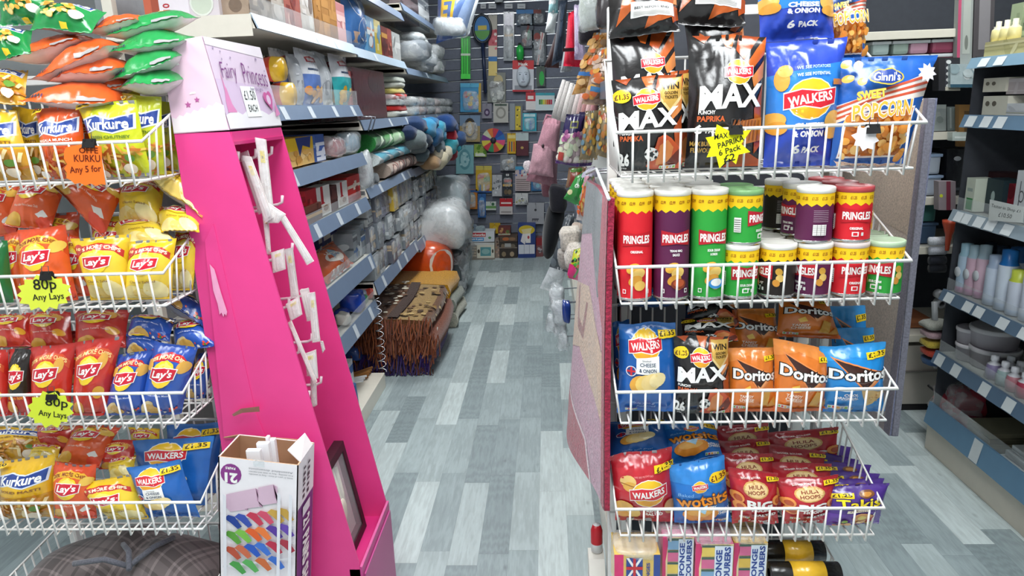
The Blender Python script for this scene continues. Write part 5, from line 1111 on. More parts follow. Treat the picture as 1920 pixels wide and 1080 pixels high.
# ================================================================== shoe rack carton
def carton():
    Yc, D = 1.455, .115; TL, TR = at(409, 856, Yc), at(559, 860, Yc); ex = TR - TL; W = np.linalg.norm(ex); ex = ex / W; ex[1] = 0; ex = ex / np.linalg.norm(ex)
    BLp, BRp = at(409, 1078, Yc), at(558, 1078, Yc); dn = (BLp + BRp - TL - TR); dn = dn / np.linalg.norm(dn); dn[1] = 0; dn /= np.linalg.norm(dn)
    ex = np.array([-dn[2], 0, dn[0]]); ex = ex if ex[0] > 0 else -ex
    Hh = 0.70; ey = np.array([0, 1.0, 0])
    O = TL; P = lambda x, y, z: O + ex * x + ey * y + dn * z
    while P(0, 0, Hh)[2] < .004 or P(W, 0, Hh)[2] < .004: Hh -= .005
    t = empty('shoe_rack_carton', tuple(np.array(P(W / 2, D / 2, Hh)) * np.array([1, 1, 0])), 'white upside down shoe rack carton with open top in front of the pink stand', 'carton')
    A = Hh / W
    a = Art(A, '#efe9ec', 1, 1); S = 1 / 150.0; Y = lambda py: A - (py - 858) * S * W / W; X = lambda px: (px - 409) * S
    a.ell(X(433), Y(891), .132, .142, '#8a3a86'); a.text('21', X(433), Y(899), .16, .14, WHT, rot=math.pi, bold=.05); a.text('PAIRS', X(432), Y(879), .125, .035, WHT, rot=math.pi, bold=.03)
    for k, tx in enumerate(['Holds 21 pairs of shoes - Easy to assemble', 'Free standing - Easy to clean and maintain', 'Assembled dimensions']): a.text(tx, X(508), Y(886 - k * 5.5), .55, .025, '#77737a', rot=math.pi)
    def pp(pts, c): a.poly([(X(x), Y(y)) for x, y in pts][::-1], c)
    for x0, yy in ((424, 948), (452, 938), (485, 926)):
        pp([(x0, yy - 14), (x0 + 28, yy - 24), (x0 + 36, yy - 20), (x0 + 36, yy + 14), (x0 + 8, yy + 22), (x0, yy + 14)], '#d3b3c6'); pp([(x0 + 28, yy - 24), (x0 + 31, yy + 2), (x0 + 42, yy + 14), (x0 + 36, yy + 14), (x0 + 33, yy - 20)], '#b58aa4')
    rows = [[('#24408f', 420), ('#3a50a8', 440), ('#c43a52', 462), ('#d0506a', 482), ('#c9a04a', 502), ('#c9a04a', 520)], [('#5a9a3a', 420), ('#7ab84a', 440), ('#e0602c', 460), ('#e87a3c', 478), ('#5a3a9a', 500), ('#6a4aac', 522)], [('#b85038', 420), ('#c86848', 440), ('#2c58b8', 458), ('#4070c8', 478), ('#b8304a', 500), ('#a83848', 524)], [('#4a9a4a', 430), ('#5aa85a', 455), ('#c86a3c', 480), ('#3a6ac0', 505)]]
    for r, row in enumerate(rows):
        base = 985 + r * 33
        pp([(418, base + 2), (555, base - 34), (555, base - 31), (418, base + 6)], '#d8d6da')
        for c, x0 in row:
            yy = base - (x0 - 418) * .28; pp([(x0, yy), (x0 + 8, yy - 8), (x0 + 20, yy - 6), (x0 + 34, yy + 14), (x0 + 26, yy + 20), (x0 + 12, yy + 8)], c)
    for x0 in (420, 523, 545): pp([(x0, 915 if x0 > 430 else 930), (x0 + 6, 918 if x0 > 430 else 935), (x0 + 6, 1180), (x0, 1180)], '#e2e0e6')
    a.done()
    m = MB(); slab(m, [P(0, 0, Hh), P(W, 0, Hh), P(W, 0, 0), P(0, 0, 0)], .003, a, '#c9a888'); m.build('front_face', CARD, t)
    b = Art(Hh / D, '#7a3f80', 1, 1); b.rect(0, Hh / D - 1.05, 1, Hh / D, '#ece6ea'); [b.rect(.28 + q * .26, Hh / D - .95 + (k % 3) * .02 + k * .13, .42 + q * .26, Hh / D - .86 + k * .13, '#4a4048') for k in range(6) for q in range(2)]; b.text('21 PAIRS SHOE RACK', .5, Hh / D - 2.9, 2.9, .42, WHT, rot=-1.5708, bold=.05); b.rect(.25, Hh / D - 1.35, .7, Hh / D - 1.12, '#e6e0e6'); b.done()
    m = MB(); slab(m, [P(W, 0, Hh), P(W, D, Hh), P(W, D, 0), P(W, 0, 0)], .003, b, '#c9a888'); m.build('side_face', CARD, t)
    K = '#a98264'

    m = MB(); slab(m, [P(0, D, Hh), P(0, 0, Hh), P(0, 0, 0), P(0, D, 0)], .003, None, '#efe9ec'); m.build('side_face', CARD, t)
    m = MB(); slab(m, [P(W, D, Hh), P(0, D, Hh), P(0, D, 0), P(W, D, 0)], .003, None, '#efe9ec'); m.build('back_face', CARD, t)
    m = MB(); slab(m, [P(.003, D - .004, .12), P(W - .003, D - .004, .12), P(W - .003, D - .004, .0005), P(.003, D - .004, .0005)], .001, None, K); slab(m, [P(.004, .004, .12), P(.004, D - .004, .12), P(.004, D - .004, .0005), P(.004, .004, .0005)], .001, None, K); slab(m, [P(W - .004, D - .004, .12), P(W - .004, .004, .12), P(W - .004, .004, .0005), P(W - .004, D - .004, .0005)], .001, None, K); m.build('brown_lining', CARD, t)
    m = MB(); slab(m, [P(0, .002, .10), P(W, .002, .10), P(W, D, .10), P(0, D, .10)], .003, None, K); m.build('inner_tray', CARD, t)
    m = MB(); f = at(566, 824, Yc + D + .01); g = at(420, 819, Yc + D + .01); slab(m, [P(0, D, 0), P(W, D, 0), f, g], .003, None, K); m.build('back_flap', CARD, t)
    m = MB(); slab(m, [P(W, D * .15, 0), P(W, D * .9, 0), P(W - .02, D * .9, -.030), P(W - .035, D * .25, -.022)], .003, None, '#e9e2e2'); m.build('side_flap', CARD, t)
    m = MB(); c = P(W * .50, .02, 0)
    for dx, w, h, y in ((-.020, .034, .016, .0), (-.004, .03, .024, .02), (.014, .012, .026, .035), (.0, .008, .03, .04)):
        m.box(c[0] + dx - w / 2, c[0] + dx + w / 2, c[1] + y, c[1] + y + .014, c[2] - .05, c[2] + h, '#f2f1f4', .002)
    m.build('plastic_connector', PLAS, t)
    m = MB(); q = [P(W * .44, -.0015, .014), P(W * .58, -.0015, .014), P(W * .58, -.0015, -.004), P(W * .44, -.0015, -.004)]; slab(m, q, .0004, None, '#e6e4e4'); m.build('tape', CLEAR, t)
    return t
carton()

# ================================================================== left wall shelving of the aisle
XF = -0.95
def proj(p):
    q = ROT.T @ (np.asarray(p, float) - EYEP); return CX + FPX * q[0] / q[2], CY + FPX * q[1] / q[2]
def y_for(px, X, z, lo=1.9, hi=7.3):
    """Depth along the aisle at which a point at X, z shows at image column px."""
    for _ in range(40):
        m = (lo + hi) / 2
        if proj((X, m, z))[0] < px: lo = m
        else: hi = m
    return (lo + hi) / 2
def z_for(py, X, Y, lo=-.1, hi=2.8):
    for _ in range(40):
        m = (lo + hi) / 2
        if proj((X, Y, m))[1] > py: lo = m
        else: hi = m
    return (lo + hi) / 2
RAIL, RAILHI, CREAM, SHADE = '#71829a', '#a9bccb', '#e4ded0', '#55565a'
def gondola(name, y0, y1, shelves, label, near_end=False, back=-1.47, labels=None, height=2.3):
    t = empty(name, ((XF + back) / 2, (y0 + y1) / 2, 0), label, 'shelving unit', 'shelving bays along the aisle')
    MB().box(back, back + .02, y0, y1, 0, height, '#8d8f92').build('back_panel', MATTE, t)
    for yy in (y0, y1 - .03): MB().box(back + .02, back + .055, yy, yy + .03, 0, height, CREAM, .003).build('upright', ENAM, t)
    MB().box(back + .02, XF + .012 if near_end else back + .08, y0, y1, .0, .085, CREAM, .003).build('base_plinth', ENAM, t)
    for (zb, zt, col, dep, guard, marks) in shelves:
        xf = XF; s = MB().box(back + .02, xf - .012, y0 + .002, y1 - .002, zt - .034, zt - .008, '#d9d5cc', .002).build('shelf', ENAM, t)
        def sub(mb, nm, m): o = mb.build(nm, m, s); return o
        m = MB(); m.prism([(xf - .012, zt), (xf - .006, zt + .002), (xf + .016, zb), (xf + .004, zb)], 1, y0 + .002, y1 - .002, col); sub(m, 'price_rail', PLAS)
        for yy in (y0 + .002, y1 - .008): m = MB(); m.prism([(back + .03, zt - .036), (xf + .010, zb), (xf - .008, zt - .002), (back + .03, zt - .02)], 1, yy, yy + .006, CREAM); sub(m, 'bracket', ENAM)
        for (u, w) in marks:
            ya = y0 + (y1 - y0) * u; zz = zb + (zt - zb) * .06; zu = zb + (zt - zb) * .94
            xa = xf + .0175 - .022 * .06; xb = xf + .0175 - .022 * .94
            sub(MB().add([(xa, ya, zz), (xa, ya + w, zz), (xb, ya + w, zu), (xb, ya, zu)], [(0, 1, 2, 3)], '#c3cbd2'), 'price_label', CARD)
        if guard: sub(MB().box(xf - .010, xf - .007, y0 + .01, y1 - .01, zt, zt + guard, '#ffffff'), 'shelf_guard', ACRYL)
    if near_end:
        for (zb, zt, *_r) in shelves[:1]: MB().box(back + .02, xf - .005, y0 - .004, y0 + .001, zt - .07, zt - .002, CREAM).build('end_bracket', ENAM, t)
    return t
mk = lambda *u: [(x, .05) for x in u]
gondola('shelving_bay', 2.40, 3.655, [(1.775, 1.822, RAILHI, .5, .06, mk(.5, .72)), (1.478, 1.53, RAIL, .5, .07, mk(.12, .36, .62, .86)), (1.235, 1.295, RAIL, .5, 0, mk(.14)), (1.005, 1.066, RAIL, .5, .045, mk(.3, .55, .8)), (.69, .765, RAIL, .5, .06, mk(.93)), (.44, .51, RAIL, .5, .05, mk(.35, .62, .86))],
        'grey railed shelving bay of boxed goods right behind the pink stand', True)
gondola('shelving_bay', 3.665, 4.945, [(1.765, 1.812, RAILHI, .5, 0, mk(.3)), (2.07, 2.12, RAIL, .5, 0, []), (1.405, 1.455, RAIL, .5, 0, mk(.5, .9)), (1.055, 1.105, RAIL, .5, 0, mk(.2, .7, .85)), (.53, .60, RAIL, .5, 0, mk(.12, .45, .62, .9))], 'shelving bay of towels and wrapped bedding in the middle of the aisle')
gondola('shelving_bay', 4.955, 7.0, [(1.735, 1.78, RAIL, .5, 0, mk(.4)), (2.14, 2.19, RAIL, .5, 0, []), (1.405, 1.455, RAIL, .5, 0, mk(.3, .6)), (1.04, 1.09, RAIL, .5, 0, []), (.50, .57, RAIL, .5, 0, mk(.1, .4, .7))], 'far shelving bay of hats, pillows and wrapped bedding')

GA = {}
def gen(bg, pal, seed, A=1.0, n=5):
    k = (bg, tuple(pal), seed, round(A, 2), n)
    if k not in GA:
        a = Art(A, bg, 1, 1); rg = random.Random(seed)
        for i in range(n):
            c = rg.choice(pal); t = rg.random()
            if t < .4: y = rg.uniform(0, .8) * A; a.rect(.0, y, 1, y + rg.uniform(.06, .2) * A, c)
            elif t < .75: a.ell(rg.uniform(.2, .8), rg.uniform(.2, .8) * A, rg.uniform(.1, .3), rg.uniform(.1, .25) * A, c, rg.random() * 3)
            else: x, y = rg.uniform(.05, .6), rg.uniform(.05, .6) * A; a.rect(x, y, x + rg.uniform(.15, .4), y + rg.uniform(.1, .3) * A, c)
        GA[k] = a.done()
    return GA[k]
def goods(name, cat, xl, xr, yt, z, label, col, pal, seed=1, depth=.16, X=XF - .03, group=None, m=None, top=None, bev=0, arta=None, n=5, lift=0.0, film=False):
    """A carton or packet on a shelf: image columns xl..xr at its foot, image row yt at its top, shelf height z."""
    Y0, Y1 = y_for(xl, X, z + .03), y_for(xr, X, z + .03)
    zt = z_for(yt, X, (Y0 + Y1) / 2) if yt is not None else z + .2
    zt = max(zt, z + lift + .02); z0 = z + lift + .0015
    a = arta or gen(col, pal, seed, min(3, max(.3, (zt - z0) / max(.02, Y1 - Y0))), n)
    mb = MB()
    q = [(X, Y0 + .002, z0), (X, Y1 - .002, z0), (X, Y1 - .002, zt), (X, Y0 + .002, zt)]
    slab(mb, q, depth, a, top or col)
    e = gen(col, pal, seed + 7, min(3, max(.3, (zt - z0) / depth)), 3); G = flat_grid([(X - depth, Y0 + .0015, z0), (X, Y0 + .0015, z0), (X, Y0 + .0015, zt), (X - depth, Y0 + .0015, zt)]); on_grid(mb, G, e, smooth=False)
    o = put(mb.build(name, m or CARD), label, cat, group)
    if film:
        MB().blob((X - depth / 2, (Y0 + Y1) / 2, (z0 + zt) / 2), (depth / 2 + .008, (Y1 - Y0) / 2 + .004, (zt - z0) / 2 + .004), '#e0e4e6', 16, 10, .05, seed, sq=.35).build('clear_wrap', CLEAR, o)
    return o
def pouch(name, cat, xl, xr, yt, z, label, a, T=.03, X=XF - .06, group=None, lean=.02, back='#b9bdc2'):
    Y0, Y1 = y_for(xl, X, z + .05), y_for(xr, X, z + .05); zt = z_for(yt, X, (Y0 + Y1) / 2)
    return bag(name, a, [(X, Y0, z + .004), (X, Y1, z + .004), (X - lean, Y1, zt), (X - lean, Y0, zt)], T, label, group, cat, back=back, seals=True)

# top shelf, seen from below
S = 1.822
T1 = 'baking and kitchen goods on the top shelf'
def endbox(x0, y0, x1, y1, Y, depth, col, build, label):
    a, b = at(x0, y1, Y), at(x1, y1, Y); zt = at(x0, y0, Y)[2]; A = (zt - S) / (b[0] - a[0]); ar = Art(A, col, 1, 1); build(ar); ar.done()
    mb = MB(); slab(mb, [(a[0], Y, S + .001), (b[0], Y, S + .001), (b[0], Y, zt), (a[0], Y, zt)], depth, ar, col); return put(mb.build('cake_ring_carton', CARD), label, 'carton', T1)
def eb1(a): a.rect(0, 0, .5, a.A, '#ece4ea'); a.text('10', .12, .16, .12, .12, '#b8323a', rot=1.57, bold=.03); a.text('CAKE', .14, .5, .3, .08, '#77506a', rot=1.57); a.rect(.38, .35, .46, .8, '#9a8a98'); a.ell(.78, .62, .22, .24, '#e8b878'); a.ell(.78, .66, .14, .14, '#e8c8b0'); a.ell(.72, .2, .2, .2, '#e2e6dc'); a.ell(.72, .2, .17, .17, '#cdd6c4')
endbox(300, -60, 412, 24, 2.43, .2, '#d9cfd4', eb1, 'white cake ring carton with an orange food photo at the shelf end')
endbox(379, -62, 458, 22, 2.66, .2, '#d9cfd4', eb1, 'second white cake ring carton, just behind the first at the shelf end')
endbox(272, -60, 300, 26, 2.43, .2, '#c8664a', lambda a: a.rect(.5, 0, 1, a.A, '#a8503a'), 'orange brown carton beside the cake ring cartons at the shelf end')
tb = [(466, 484, -30, '#a8927e', ['#c4b3a0', '#7a6656']), (484, 510, -26, '#8a7868', ['#a8988a', '#6a584a']), (510, 535, -24, '#a39488', ['#c8bdb2', '#8a4a42']), (535, 566, -18, '#b06254', ['#d8a89a', '#8a4038']), (566, 590, -22, '#cbc2b9', ['#8a7a70', '#e2dcd6'])]
for i, (a_, b_, yt, c, p) in enumerate(tb): goods('biscuit_packet', 'packet', a_, b_, yt, S, ['tan', 'dull brown', 'grey pink', 'rust red', 'pale lettered'][i] + ' wrapped packet on the top shelf before the wooden trays', c, p, 20 + i, .2, group=T1, m=FILM)
for i, (a_, b_, yt) in enumerate([(592, 606, -30), (606, 620, -26), (620, 634, -20)]): goods('wooden_tray', 'tray', a_, b_, yt, S, ['first', 'second', 'third'][i] + ' upright wooden tray on the top shelf', '#a8763c', ['#b98648', '#8a5c2a'], 30 + i, .22, group='wooden trays on the top shelf', m=MATTE)
goods('pink_carton', 'carton', 634, 650, 6, S, 'pale pink carton next to the wooden trays', '#d8a0a0', ['#e8c4c0', '#c07a7a'], 41, .15, group=T1)
pouch('blue_food_bag', 'bag', 648, 690, -22, S, 'blue and clear food bag beside the pink carton', gen('#3c6ca8', ['#7fb2dc', '#d8dde0', '#2a4a8a', '#c9a890'], 5, 1.6, 7), .05, group=T1)
goods('blue_yellow_packet', 'packet', 690, 704, 32, S, 'blue patterned clear packet on the top shelf', '#5a8fb5', ['#d5dfe2', '#2f66a0', '#b87a5a'], 42, .16, group=T1, m=FILM)
goods('blue_yellow_packet', 'packet', 704, 716, 38, S, 'yellow ended clear packet on the top shelf', '#cdb53a', ['#e6dc9a', '#6a93ad', '#d9dcd4'], 43, .16, group=T1, m=FILM)
goods('brown_carton', 'carton', 717, 728, 50, S, 'dark red brown carton with gold edge lettering on the top shelf', '#6a2c26', ['#b8863c', '#4a1c1a'], 44, .2, group=T1)
goods('brown_carton', 'carton', 728, 736, 54, S, 'narrow rust carton next to the dark red brown one', '#8c4238', ['#b06a58', '#5a2a24'], 45, .2, group=T1)
goods('clear_packet', 'packet', 737, 752, 62, 1.812, 'crinkled clear packet before the white pillows', '#b9bcba', ['#d9dbd8', '#8a8e8c'], 46, .16, group=T1, m=FILM)
W1 = 'white wrapped bundles on the high shelves'
def bundle(name, cat, c, r, col, label, group, seed, film=True, sq=.55, wob=.10, m=None, parent=None):
    o = MB().blob(c, r, col, 18, 12, wob, seed, sq=sq).build(name, m or CLOTH); put(o, label, cat, group)
    if film: MB().blob(c, np.array(r) * 1.04 + .004, '#e4e8ea', 18, 12, wob * 1.3, seed + 1, sq=sq).build('clear_wrap', CLEARW if film == 2 else CLEAR, o)
    return o
zz = 1.812
for i, (px, dz, nm) in enumerate([(776, .065, 'lower'), (776, .19, 'upper'), (806, .065, 'lower far'), (808, .19, 'upper far')]):
    Y = y_for(px, XF - .12, zz + .06); bundle('pillow_pack', 'pillow', (XF - .13, Y, zz + dz), (.12, .20 if i < 2 else .26, .058), '#d9dcdc', nm + ' white pillow in shiny wrap on the high shelf', W1, 60 + i, sq=.45)
for i in range(4):
    bundle('rolled_towel', 'towel', (XF - .09 + .02 * (i % 2), 5.75 + .07 * i, 1.79 + .035 + .072 * (3 - i)), (.10, .16, .036), '#c9cecd', ['topmost', 'second', 'third', 'lowest'][i] + ' white rolled towel at the far end of the high shelf', 'rolled white towels', 70 + i, sq=.8)
goods('dark_carton', 'carton', 752, 786, -30, 2.12, 'dark carton on the highest shelf above the pillows', '#4a3f42', ['#6a5a5c', '#2a2224'], 48, .2, group=T1, m=FILM)
goods('striped_packet', 'packet', 786, 806, -20, 2.12, 'white striped packet on the highest shelf', '#b5babd', ['#6a6f78', '#dfe2e4'], 49, .2, group=T1, m=FILM)
# duvet bag with yellow capital lettering
def duvet():
    a = Art(1.0, '#5a74a8'); a.rect(0, 0, 1, .35, '#3f5890'); a.poly([(.55, 0), (1, 0), (1, 1), (.9, 1)], '#8ea4c8'); a.text('ET', .38, .52, .50, .34, '#e8b83a', bold=.04); a.text('in a bag', .42, .26, .4, .08, '#d8e0ec'); a.text('DUV', .3, .88, .5, .12, '#e6e9ee', bold=.03)
    o = bag('duvet_bag', a.done(), [at(818, 82, 5.5), at(872, 66, 5.5), at(905, -36, 5.5), at(820, -40, 5.5)], .11, 'blue duvet bag with big yellow letters hanging over the highest shelf', W1, 'duvet', back='#8ea4c8')
    bundle('pillow_pack', 'pillow', at(845, 52, 5.52), (.12, .16, .06), '#9fa5a9', 'grey pillow in clear wrap under the blue duvet bag', W1, 82)
    b = bag('clear_sack', gen('#d4dadc', ['#e8ecec', '#b9c2c4'], 6, 1.4, 6), [at(858, 70, 5.9), at(880, 64, 5.9), at(902, -14, 5.9), at(872, -14, 5.9)], .06, 'whitish clear sack hanging beside the duvet bag', W1, 'sack', back='#cfd5d8')
    bundle('neck_pillow', 'pillow', (XF - .05, 5.6, 1.93), (.12, .16, .07), '#8d949b', 'grey neck pillow on the high shelf below the duvet bag', W1, 85)
    bundle('neck_pillow', 'pillow', (XF - .06, 5.95, 1.88), (.12, .15, .05), '#c2c7ca', 'pale neck pillow on the high shelf below the duvet bag', W1, 86)
duvet()
# pasta shelf
P1 = 'food packs on the pasta shelf'
S = 1.53
def pasta(bg, low, foodc, seed):
    a = Art(1.75, '#e4e6ea'); a.rect(0, 0, 1, .95, bg); a.poly([(.25, 1.32), (.75, 1.36), (.78, 1.5), (.55, 1.55), (.22, 1.47)], '#b8202c'); a.poly([(.3, 1.36), (.7, 1.38), (.7, 1.46), (.3, 1.46)], '#e8d8d8'); a.rect(.25, 1.08, .75, 1.14, '#3a4a66'); a.blobs(.15, .1, .85, .55, 16, foodc, .08, .14, seed); return a.done()
PA = pasta('#5a78b8', None, ['#e0a24a', '#d88a34', '#efc06a'], 3); PB = pasta('#2fa3a6', None, ['#e8c24a', '#f0d66e', '#d9a834'], 4)
pouch('pasta_bag', 'pasta bag', 520, 556, 92, S, 'grey blue pasta bag standing behind the red and yellow packs', PA, .035, XF - .10, P1)
pouch('pasta_bag', 'pasta bag', 552, 570, 100, S, 'silver side of a pasta bag turned edgeways between the two blue ones', gen('#a9adb2', ['#c9ccd0', '#85898f'], 4, 1.75), .03, XF - .05, P1)
pouch('pasta_bag', 'pasta bag', 566, 604, 93, S, 'white and blue pasta bag with orange pasta picture', PA, .035, XF - .05, P1)
pouch('pasta_bag', 'pasta bag', 600, 624, 98, S, 'silver crinkled pasta bag turned edgeways between blue and teal', gen('#b4b8bc', ['#d2d5d8', '#8d9197'], 9, 1.75), .03, XF - .05, P1)
pouch('pasta_bag', 'pasta bag', 614, 636, 104, S, 'teal pasta bag half hidden behind the front teal one', PB, .03, XF - .09, P1)
pouch('pasta_bag', 'pasta bag', 628, 660, 103, S, 'white and teal pasta bag with golden pasta picture', PB, .035, XF - .05, P1)
for i, (a_, b_, l0, lb) in enumerate([(516, 548, 0, 'lower'), (500, 526, .09, 'upper')]):
    Y = y_for((a_ + b_) / 2, XF - .07, S + .05 + l0); o = MB(); o.lathe([(.0, -.04), (.042, -.038), (.047, 0), (.042, .038), (0, .04)], (XF - .07, Y, S + .045 + l0), ['#c8302a', '#d23a2a', '#e8b82a', '#e8b82a'], 20, axis=0); put(o.build('noodle_pack', FILM), lb + ' round red and yellow noodle pack beside the pasta bags', 'noodle pack', P1)
goods('rose_carton', 'carton', 658, 672, 134, S, 'narrow dull rose carton at the end of the pasta shelf', '#a8605e', ['#c08480', '#7a4442'], 50, .18, group=P1)
# biscuit shelf
S = 1.295; P2 = 'packs on the biscuit shelf'
b1 = Art(.62, '#d9b26a', 1, 1); b1.rect(0, .34, 1, .62, '#e8bd22'); b1.poly([(.34, .62), (.86, .62), (.80, .36), (.56, .44), (.44, .2)], '#2a3a7c'); b1.blobs(.1, .05, .9, .3, 14, ['#d8a85a', '#c08a3c', '#ecc98a'], .06, .1, 5); b1.done()
goods('biscuit_carton', 'biscuit carton', 536, 593, 258, S, 'yellow and navy biscuit carton on the biscuit shelf', '#d8a83a', ['#e8bd22'], 51, .2, X=XF - .05, group=P2, arta=b1)
goods('biscuit_carton', 'biscuit carton', 593, 610, 252, S, 'blue upright biscuit carton next to the yellow one', '#3c5aa0', ['#6a8ac8', '#c8ccd8', '#b8404a'], 52, .2, X=XF - .04, group=P2)
bundle('biscuit_roll', 'biscuit roll', (XF - .07, y_for(629, XF - .05, S + .05), S + .047), (.05, .10, .045), '#9a3238', 'red biscuit roll pack behind the clear guard', P2, 91, sq=.6, m=FILM)
bundle('biscuit_roll', 'biscuit roll', (XF - .07, y_for(658, XF - .05, S + .05), S + .052), (.05, .12, .05), '#9fb8c8', 'pale blue biscuit roll pack at the shelf end', P2, 92, sq=.6, m=FILM)
# chocolate shelf
S = 1.066; P3 = 'gift chocolate boxes on the chocolate shelf'
rib = Art(1.5, '#e3e0dc', 1, 1); rib.rect(.1, .1, .9, .5, '#c9bdb0'); rib.rect(.3, .7, .48, 1.5, '#b01f2a'); rib.poly([(.22, .6), (.56, .6), (.39, .8)], '#b01f2a'); rib.ell(.6, .35, .2, .15, '#8a6a54'); rib.done()
goods('chocolate_box', 'chocolate box', 560, 590, 330, S, 'dark chocolate box at the back beside the pink stand', '#4a2a28', ['#6a4240', '#8a6a60'], 53, .08, X=XF - .16, group=P3)
goods('chocolate_box', 'chocolate box', 590, 622, 326, S, 'brown and cream chocolate box at the back', '#7a5a52', ['#b8a498', '#4a2c2a'], 54, .08, X=XF - .16, group=P3)
goods('chocolate_box', 'chocolate box', 576, 597, 355, S, 'plain red chocolate box beside the ribboned one', '#b3202a', ['#8a1820', '#d0484a'], 55, .10, group=P3)
goods('chocolate_box', 'chocolate box', 596, 621, 349, S, 'tall white chocolate box with red ribbon, leaning', '#e3e0dc', ['#c8b8ac'], 56, .06, group=P3, arta=rib)
goods('chocolate_box', 'chocolate box', 622, 634, 348, S, 'dark brown chocolate box side between the two ribboned ones', '#4c2420', ['#6a3a34'], 57, .10, group=P3)
goods('chocolate_box', 'chocolate box', 634, 653, 341, S, 'white chocolate box with red ribbon next to the red carton', '#e3e0dc', ['#c8b8ac'], 58, .08, group=P3, arta=rib)
goods('chocolate_box', 'chocolate box', 653, 676, 329, S, 'bright red wafer carton at the end of the chocolate shelf', '#c02a24', ['#e0d0c0', '#8a1a18', '#d8584a'], 59, .14, group=P3)
goods('chocolate_box', 'chocolate box', 573, 604, 384, S, 'low brown and gold chocolate box in front', '#6a3a2e', ['#c89a4a', '#4a221c'], 61, .05, X=XF - .015, group=P3)
# snack shelf with navy cartons
S = .765; P4 = 'navy cartons and packets on the lower shelf'
for i, (a_, b_, yt, c, p) in enumerate([(602, 624, 424, '#23275a', ['#c9c4b8', '#343a7a']), (624, 640, 428, '#2a2f68', ['#d2cdc2', '#1a1c44']), (640, 656, 430, '#262a5c', ['#c9c4b8', '#3a4088'])]):
    goods('navy_carton', 'carton', a_, b_, yt, S, ['navy carton with pale panel nearest the pink stand', 'middle navy carton with pale panels', 'navy carton beside the blue canister'][i] + ' on the lower shelf', c, p, 62 + i, .12, X=XF - .14, group=P4)
o = MB(); Y = y_for(662, XF - .09, S + .05); o.lathe([(0, 0), (.04, 0), (.042, .02), (.042, .12), (.034, .14), (0, .142)], (XF - .09, Y, S + .0015), ['#1f3f9a', '#2a55b8', '#2a55b8', '#d8dce4', '#e8e8ea'], 18); put(o.build('blue_canister', PLAS), 'bright blue canister on the lower shelf', 'canister', P4)
pouch('orange_packet', 'packet', 612, 660, 466, S, 'orange and silver crinkled packet slumped on the lower shelf', gen('#b5532c', ['#d9d2c8', '#8fa6b8', '#8a3a1c', '#e0a070'], 7, .8, 8), .04, XF - .03, P4, lean=.09)
for i in range(5): goods('clear_blister', 'packet', 664 + i * 7, 672 + i * 7, 436 - i * 8, S, ['first', 'second', 'third', 'fourth', 'fifth'][i] + ' clear blister pack after the blue canister', '#8f979c', ['#c8ced0', '#5c646a', '#4a6a9a'], 66 + i, .12, X=XF - .04, group='clear blister packs on the lower shelf', m=FILM)
# lowest shelf
S = .51; P5 = 'packets on the lowest shelf'
bundle('blue_foil_bag', 'bag', (XF - .07, y_for(664, XF - .06, S + .06), S + .055), (.06, .07, .055), '#1e46b0', 'crumpled shiny blue bag on the lowest shelf', P5, 95, film=False, wob=.22, m=FILM)
for i, (px, c, nm) in enumerate([(644, '#d8d4cc', 'white'), (652, '#2a3f9a', 'navy'), (676, '#2f7a4a', 'green'), (684, '#9fb4c8', 'pale blue'), (690, '#b8473c', 'red')]):
    bundle('small_packet', 'packet', (XF - .05 - .03 * (i % 2), y_for(px, XF - .05, S + .03), S + .030), (.035, .04, .028), c, nm + ' small packet beside the shiny blue bag', P5, 96 + i, film=False, wob=.15, m=FILM)
# base deck: rods, hangers, clips
D0 = .085; P6 = 'loose goods on the base deck'
for i in range(6):
    y = 3.42 + .022 * i; MB_ = MB().tube([(XF - .30, y - .10, D0 + .012 + .004 * (i % 2)), (XF - .06, y + .14, D0 + .014 + .006 * (i % 3))], .0075, ['#8a5a30', '#9c6a3a', '#a9743f', '#7c5030', '#96683c', '#8a5c34'][i], 7)
    put(MB_.build('wooden_rod', MATTE), ['first', 'second', 'third', 'fourth', 'fifth', 'sixth'][i] + ' wooden rod of the bundle lying on the base deck', 'rod', 'wooden rods on the base deck')
for i in range(3):
    y = 3.30 + .035 * i; o = MB().tube([(XF - .30, y - .06, D0 + .02), (XF - .10, y + .10, D0 + .045), (XF - .05, y + .135, D0 + .04)], .006, ['#d8dadc', '#cfd2d6', '#e2e3e5'][i], 6); put(o.build('plastic_hanger', PLAS), ['near', 'middle', 'far'][i] + ' white plastic hanger bar beside the wooden rods', 'hanger', P6)
o = MB(); o.tube([(XF - .02, 3.02, D0 + .003), (XF - .02, 3.02, D0 + .12), (XF - .02, 3.10, D0 + .15), (XF - .02, 3.17, D0 + .13), (XF - .02, 3.19, D0 + .003)], .010, '#3a78b8', 7); put(o.build('carrier_loop', PLAS), 'blue plastic bag handle standing at the front of the base deck', 'carrier loop', P6)
goods('blue_white_packet', 'packet', 640, 668, 690, D0, 'white and blue packet held by the blue handle', '#c9ced4', ['#3a6aa8', '#e8eaec', '#8a929a'], 78, .14, group=P6, m=FILM)
for i, (px, c) in enumerate([(668, '#2e4a8a'), (676, '#4a5a6a'), (684, '#2a3550')]): bundle('dark_packet', 'packet', (XF - .22, y_for(px, XF - .2, D0 + .05), D0 + .05), (.06, .06, .045), c, ['navy', 'slate', 'ink blue'][i] + ' packet at the back of the base deck', P6, 110 + i, film=False, m=FILM)
n = 90; hx = [(XF + .015 + .022 * math.cos(k * .7), 3.60 + .022 * math.sin(k * .7), .11 + k * .0048) for k in range(n)]
put(MB().tube(hx, .0022, '#b9bcc0', 5).build('wire_coil', STEEL), 'hanging steel wire spiral at the corner between two shelving bays', 'wire coil')
